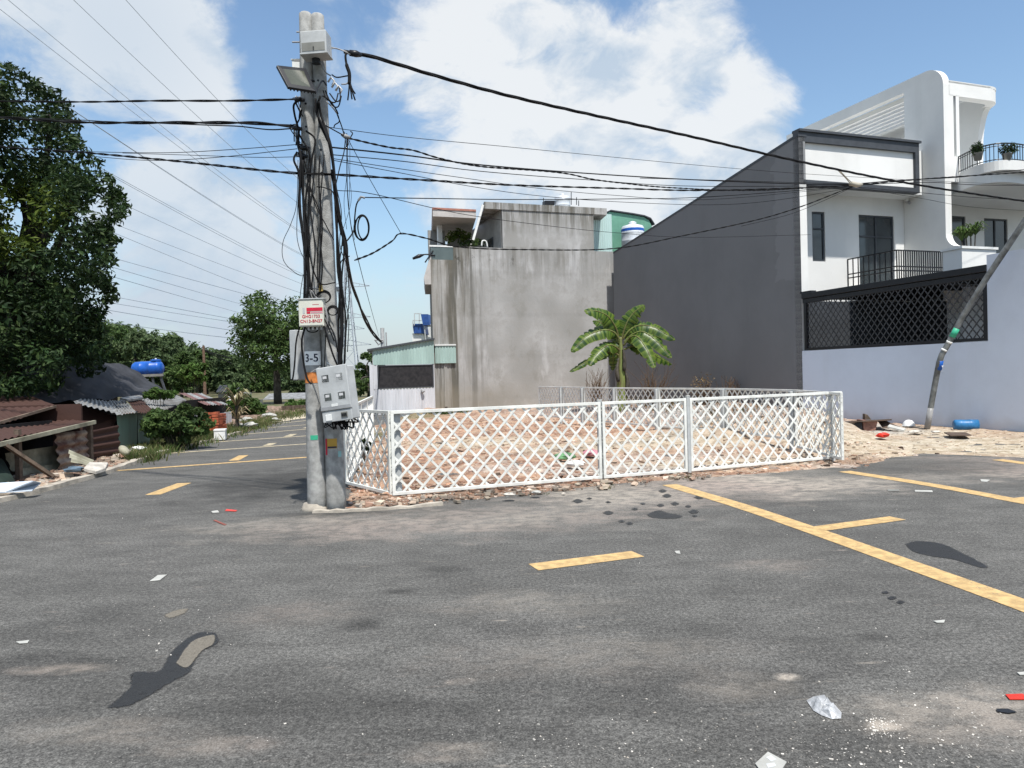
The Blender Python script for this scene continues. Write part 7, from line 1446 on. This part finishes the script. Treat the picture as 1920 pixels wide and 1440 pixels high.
for i, mm in enumerate(('zinc', 'zinc', 'rust', 'zinc', 'paleZ2')):
    if mm == 'paleZ2': mm = 'zinc'
    sheet([e[i] + Vector((0, 0, .006 * (i % 2))), e[i + 1] + Vector((0, 0, .006 * (i % 2))), f_[i + 1], f_[i]], t, MT[mm], 'roof_sheet', .13, .018, seed=20 + i, jit=.025)
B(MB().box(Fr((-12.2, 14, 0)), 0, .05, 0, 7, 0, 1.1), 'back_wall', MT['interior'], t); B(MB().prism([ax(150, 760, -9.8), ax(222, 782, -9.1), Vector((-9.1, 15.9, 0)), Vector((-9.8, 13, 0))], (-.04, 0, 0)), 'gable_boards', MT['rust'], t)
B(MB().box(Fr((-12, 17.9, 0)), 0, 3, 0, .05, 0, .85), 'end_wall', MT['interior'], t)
tag(B(MB().prism([ax(225, 749, -10.6), ax(262, 744, -10.6), ax(272, 748, -10.4), ax(240, 753, -10.3)], (0, 0, .05)), 'loose_sheet', MT['zinc'], loc=ax(250, 748, -10.6)), 'loose grey sheet lying on the patched shack roof', 'sheet')
# dark tarp roof behind
t = thing('tarp_roof_shack', Vector((-14, 21, 0)), 'shack covered by a large dark grey tarpaulin roof behind the patched roof', 'shack')
rp = {(i, j): None for i in range(1)}
TPX = [[(60, 640, -13.5), (110, 632, -13.5), (148, 643, -13.5), (175, 662, -13.3), (200, 680, -13.2), (238, 686, -13.2), (262, 700, -13.1), (290, 720, -13), (312, 734, -13)],
       [(40, 700, -12.5), (100, 690, -12.5), (150, 690, -12.5), (180, 700, -12.3), (205, 708, -12.3), (235, 714, -12.2), (262, 722, -12.2), (288, 732, -12.1), (312, 738, -12)],
       [(20, 765, -11.5), (90, 755, -11.5), (140, 753, -11.5), (172, 750, -11.4), (205, 748, -11.3), (235, 745, -11.2), (262, 742, -11.2), (285, 741, -11.1), (312, 741, -11)]]
R0 = [spline([AX(*p) for p in row], 5) for row in TPX]; rd = random.Random(4); vs = []; nr = 12
for j in range(nr + 1):
    u = j / nr * 2; k = min(1, int(u)); f = u - k
    for i in range(len(R0[0])): vs.append(R0[k][i].lerp(R0[k + 1][i], f) + Vector((0, 0, .05 * math.sin(i * .9 + j * .5) * rd.uniform(.3, 1))))
w_ = len(R0[0]); mesh_obj('tarp_roof', vs, [(j * w_ + i, j * w_ + i + 1, (j + 1) * w_ + i + 1, (j + 1) * w_ + i) for j in range(nr) for i in range(w_ - 1)], MT['tarp'], t, smooth=True)
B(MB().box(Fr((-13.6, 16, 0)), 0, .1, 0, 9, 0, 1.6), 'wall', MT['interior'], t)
B(MB().prism([AX(*p) for p in ((0, 625, -15), (38, 640, -15), (60, 700, -15), (0, 700, -15), (-80, 700, -15), (-80, 600, -15))], (-2, 3, 0)), 'rear_roof', MT['tarp'], t)
# further shack with pink and white roof
t = thing('striped_roof_shack', Vector((-11, 24, 0)), 'low shack with a pinkish and white striped sheet roof behind the leafy bush', 'shack')
a, b, c, d = ax(340, 742, -10.3), ax(430, 760, -9.6), ax(380, 738, -12.2), ax(330, 736, -12.5)
b = AX(428, 759, -10.0); a = AX(385, 759, -10.0); c = AX(378, 738, -13); d = AX(335, 737, -13)
pa = MT['pinkroof'] = mat('pinkish_sheet', (.17, .09, .08), .6, .2, 3); pw = MT['zinc']
for i in range(4): u0_, u1_ = i / 4, (i + 1) / 4; sheet([a.lerp(b, u0_), a.lerp(b, u1_), d.lerp(c, u1_), d.lerp(c, u0_)], t, pa if i % 2 == 0 else pw, 'roof_sheet', .2, .02, seed=30 + i)
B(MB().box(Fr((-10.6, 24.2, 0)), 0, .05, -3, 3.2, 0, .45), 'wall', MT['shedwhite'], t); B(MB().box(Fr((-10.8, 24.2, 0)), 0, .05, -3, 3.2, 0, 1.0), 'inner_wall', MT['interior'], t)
t = thing('board_sign', AX(375, 785, -9.3), 'small white board with a dark square leaning in the bush', 'board'); P = AX(365, 792, -9.3); B(MB().box(Fr(P, (0, 1, 0), (-1, 0, 0)), 0, .45, 0, .03, -.1, .26), 'board', MT['paleZ'], t); B(MB().box(Fr(P, (0, 1, 0), (-1, 0, 0)), .12, .30, -.008, -.001, .02, .17), 'dark_square', MT['boxdark'], t)
# brick stack: every course of bricks
t = thing('brick_stack', G(412, 822), 'stack of orange red bricks at the left roadside', 'bricks'); P = AX(410, 815, -8.75); Yb = P.y; r = random.Random(2); m = MB(); base = Fr((-9.9, Yb - .2, 0), (1, 0.1, 0), (-.1, 1, 0))
for L_ in range(8):
    for i in range(6):
        for j in range(2): dx, dy = r.uniform(-.012, .012), r.uniform(-.02, .02); x = i * .2 + dx; m.box(base, x, x + .185, j * .42 + dy, j * .42 + .40 + dy, L_ * .078, L_ * .078 + .066)
B(m, 'bricks', MT['brick'], t); m = MB()
for k in range(10): x = r.uniform(0, 1); m.box(base, x, x + .2, r.uniform(-.02, .02), .2, .625, .69)
B(m, 'loose_top_bricks', MT['brick'], t)
P = G(410, 827); t = thing('foam_box', P, 'white foam box standing on the kerb in front of the brick stack', 'box'); fr = Fr((P.x - .12, P.y, 0), (1, .25, 0), (-.25, 1, 0)); B(MB().wall(Fr(fr.o, fr.x, fr.y, fr.z), 0, .27, .06, .30, .3, []), 'body', MT['white'], t); 
B(MB().box(fr, 0.001, .269, .001, .30, .02, .26), 'core', MT['white'], t, bevel=.01); B(MB().box(fr, -.01, .28, -.012, .31, .262, .31), 'lid', MT['white'], t, bevel=.008)
for i, (x, y, s, lb) in enumerate(((462, 785, .2, 'upper white rubbish bag on the far left roadside'), (468, 797, .22, 'lower white rubbish bag on the far left roadside'), (505, 778, .25, 'long pale rubbish bag beside the far road end'), (447, 795, .14, 'small white rubbish bag beside the dry palm leaves'), (518, 784, .16, 'small pale bag at the far kerb'))):
    crumple(G(x, y + 6, .0), s, MT['paper'], 'rubbish_bag', lb, 'bag', 60 + i, .45, group='white rubbish bags along the far roadside')
# dry palm leaves
P = AX(445, 800, -8.9); t = thing('dry_palm', Vector((P.x, P.y, 0)), 'plant with hanging dry pale leaves beside the brick stack', 'plant'); spiky(Vector((P.x, P.y, .75)), .7, 40, leafmat('dry_palm_leaf', [(.30, .24, .14), (.16, .13, .08), (.10, .13, .05), (.4, .34, .22)], .2), t, 4, .03); B(MB().tube([Vector((P.x, P.y, 0)), Vector((P.x, P.y, .8))], .06, 8), 'stem', MT['trunk'], t)
spiky(Vector((P.x - .3, P.y + .4, 1.0)), .6, 30, LEAFM, t, 5, .04); spiky(Vector((P.x, P.y, .3)), .6, 24, leafmat('dry_palm_leaf_low', [(.34, .28, .17), (.16, .13, .08)], .2), t, 8, .03)
# blue tank on its stand
YT = 30.0; t = thing('blue_water_tank', AY(278, 700, YT), 'blue plastic water tank lying on a dark stand above the tarp roof', 'water tank'); a, b = AY(249, 693, YT), AY(305, 690, YT); R = 14.0 * YT / F
P = [a.lerp(b, u) for u in (0, .05, .12, .3, .31, .33, .34, .62, .63, .65, .66, .88, .95, 1)]; rs = [R * k for k in (.55, .85, 1, 1, 1.03, 1.03, 1, 1, 1.03, 1.03, 1, 1, .85, .55)]
B(MB().tube(P, rs, 24), 'shell', MT['blue'], t, smooth=True); tp = a.lerp(b, .78) + Vector((0, 0, R * .92)); B(MB().lathe(Fr(tp), [(.2, 0), (.2, .07), (.12, .09)], 16), 'hatch', MT['blue'], t); B(MB().lathe(Fr(tp + Vector((0, 0, .09))), [(.04, 0), (.04, .05)], 10), 'cap', MT['white'], t)
st = thing('tank_stand', Vector((a.lerp(b, .5).x, YT, 0)), 'dark steel stand carrying the blue water tank', 'stand')
for x0, x1 in ((256, 256), (300, 309), (285, 290)):
    for dy in (-.3, .3): p, q = AY(x0, 703, YT + dy), AY(x1, 730, YT + dy); q = p.lerp(q, (p.z) / max(.1, p.z - q.z)); B(MB().bar(p, q, .07, .07), 'leg', MT['dark'], st)
m = MB()
for dy in (-.35, .35): m.bar(AY(250, 705, YT + dy), AY(306, 703, YT + dy), .08, .1)
for x in (256, 272, 288, 302): m.bar(AY(x, 705, YT - .35), AY(x, 705, YT + .35), .06, .08)
B(m, 'platform', MT['boxdark'], st)
# distant wooden pole
YQ = 60; t = thing('wooden_pole', AY(384, 720, YQ), 'distant thin wooden utility pole among the belt of trees', 'utility pole'); p, q = AY(385, 760, YQ), AY(381.5, 648, YQ); p.z = 0; B(MB().tube([p, q], [.14, .10], 8), 'shaft', mat('pole_brown', (.16, .10, .07), .9, .2, 8), t)
B(MB().tube([AY(378, 656, YQ), AY(387, 656, YQ)], .05, 6), 'crossbar', MT['dark'], t); B(MB().tube(spline([AY(384, 656, YQ), AY(405, 664, YQ + 6), AY(435, 672, YQ + 14)], 6), .05, 5), 'wire', K_, t); B(MB().tube(spline([AY(384, 658, YQ), AY(405, 668, YQ + 6), AY(435, 682, YQ + 14)], 6), .05, 5), 'wire', K_, t)
# far low roofs
for i, (px, mm, lb) in enumerate(((((425, 751), (462, 749), (470, 741), (430, 740)), 'shedwhite', 'far low pale roof behind the green bush'), (((490, 752), (578, 748), (600, 735), (505, 738)), 'zinc', 'far low grey roof behind the spreading tree'), (((405, 735), (450, 735), (448, 722), (412, 722)), 'tarp', 'far dark roof in front of the green belt'))):
    Y = (44, 60, 66)[i]; P = [AY(x, y, Y + (4 if k > 1 else 0)) for k, (x, y) in enumerate(px)]; t = thing('low_shed', Vector((P[0].x, Y, 0)), lb, 'shed'); B(MB().prism(P, (0, 0, -.08)), 'roof', MT[mm], t)
    B(MB().prism([Vector((P[0].x + .1, Y + .2, 0)), Vector((P[1].x - .1, Y + .2, 0)), Vector((P[1].x - .1, Y + .2, P[1].z - .1)), Vector((P[0].x + .1, Y + .2, P[0].z - .1))], (0, 3, 0)), 'wall', MT['boxdark'], t)
# garden bed boards and pale sand at the road end
t = thing('garden_bed', AY(560, 772, 36), 'low dark board edging of a far garden bed left of the poles', 'edging'); B(MB().bar(AY(528, 770, 36), AY(600, 765, 40), .05, .45), 'board', MT['wood'], t); B(MB().bar(AY(550, 778, 34), AY(550, 762, 34), .04, .04), 'stake', MT['wood'], t)
MT['sand'] = mat('pale_sand', (.48, .42, .32), .95, .15, 2, bump=.4, bscale=20)
blotch('sand_edge', [(500, 790), (520, 783), (550, 778), (580, 773), (620, 770), (620, 778), (560, 786), (520, 792)], MT['sand'], .012, .05, 12)
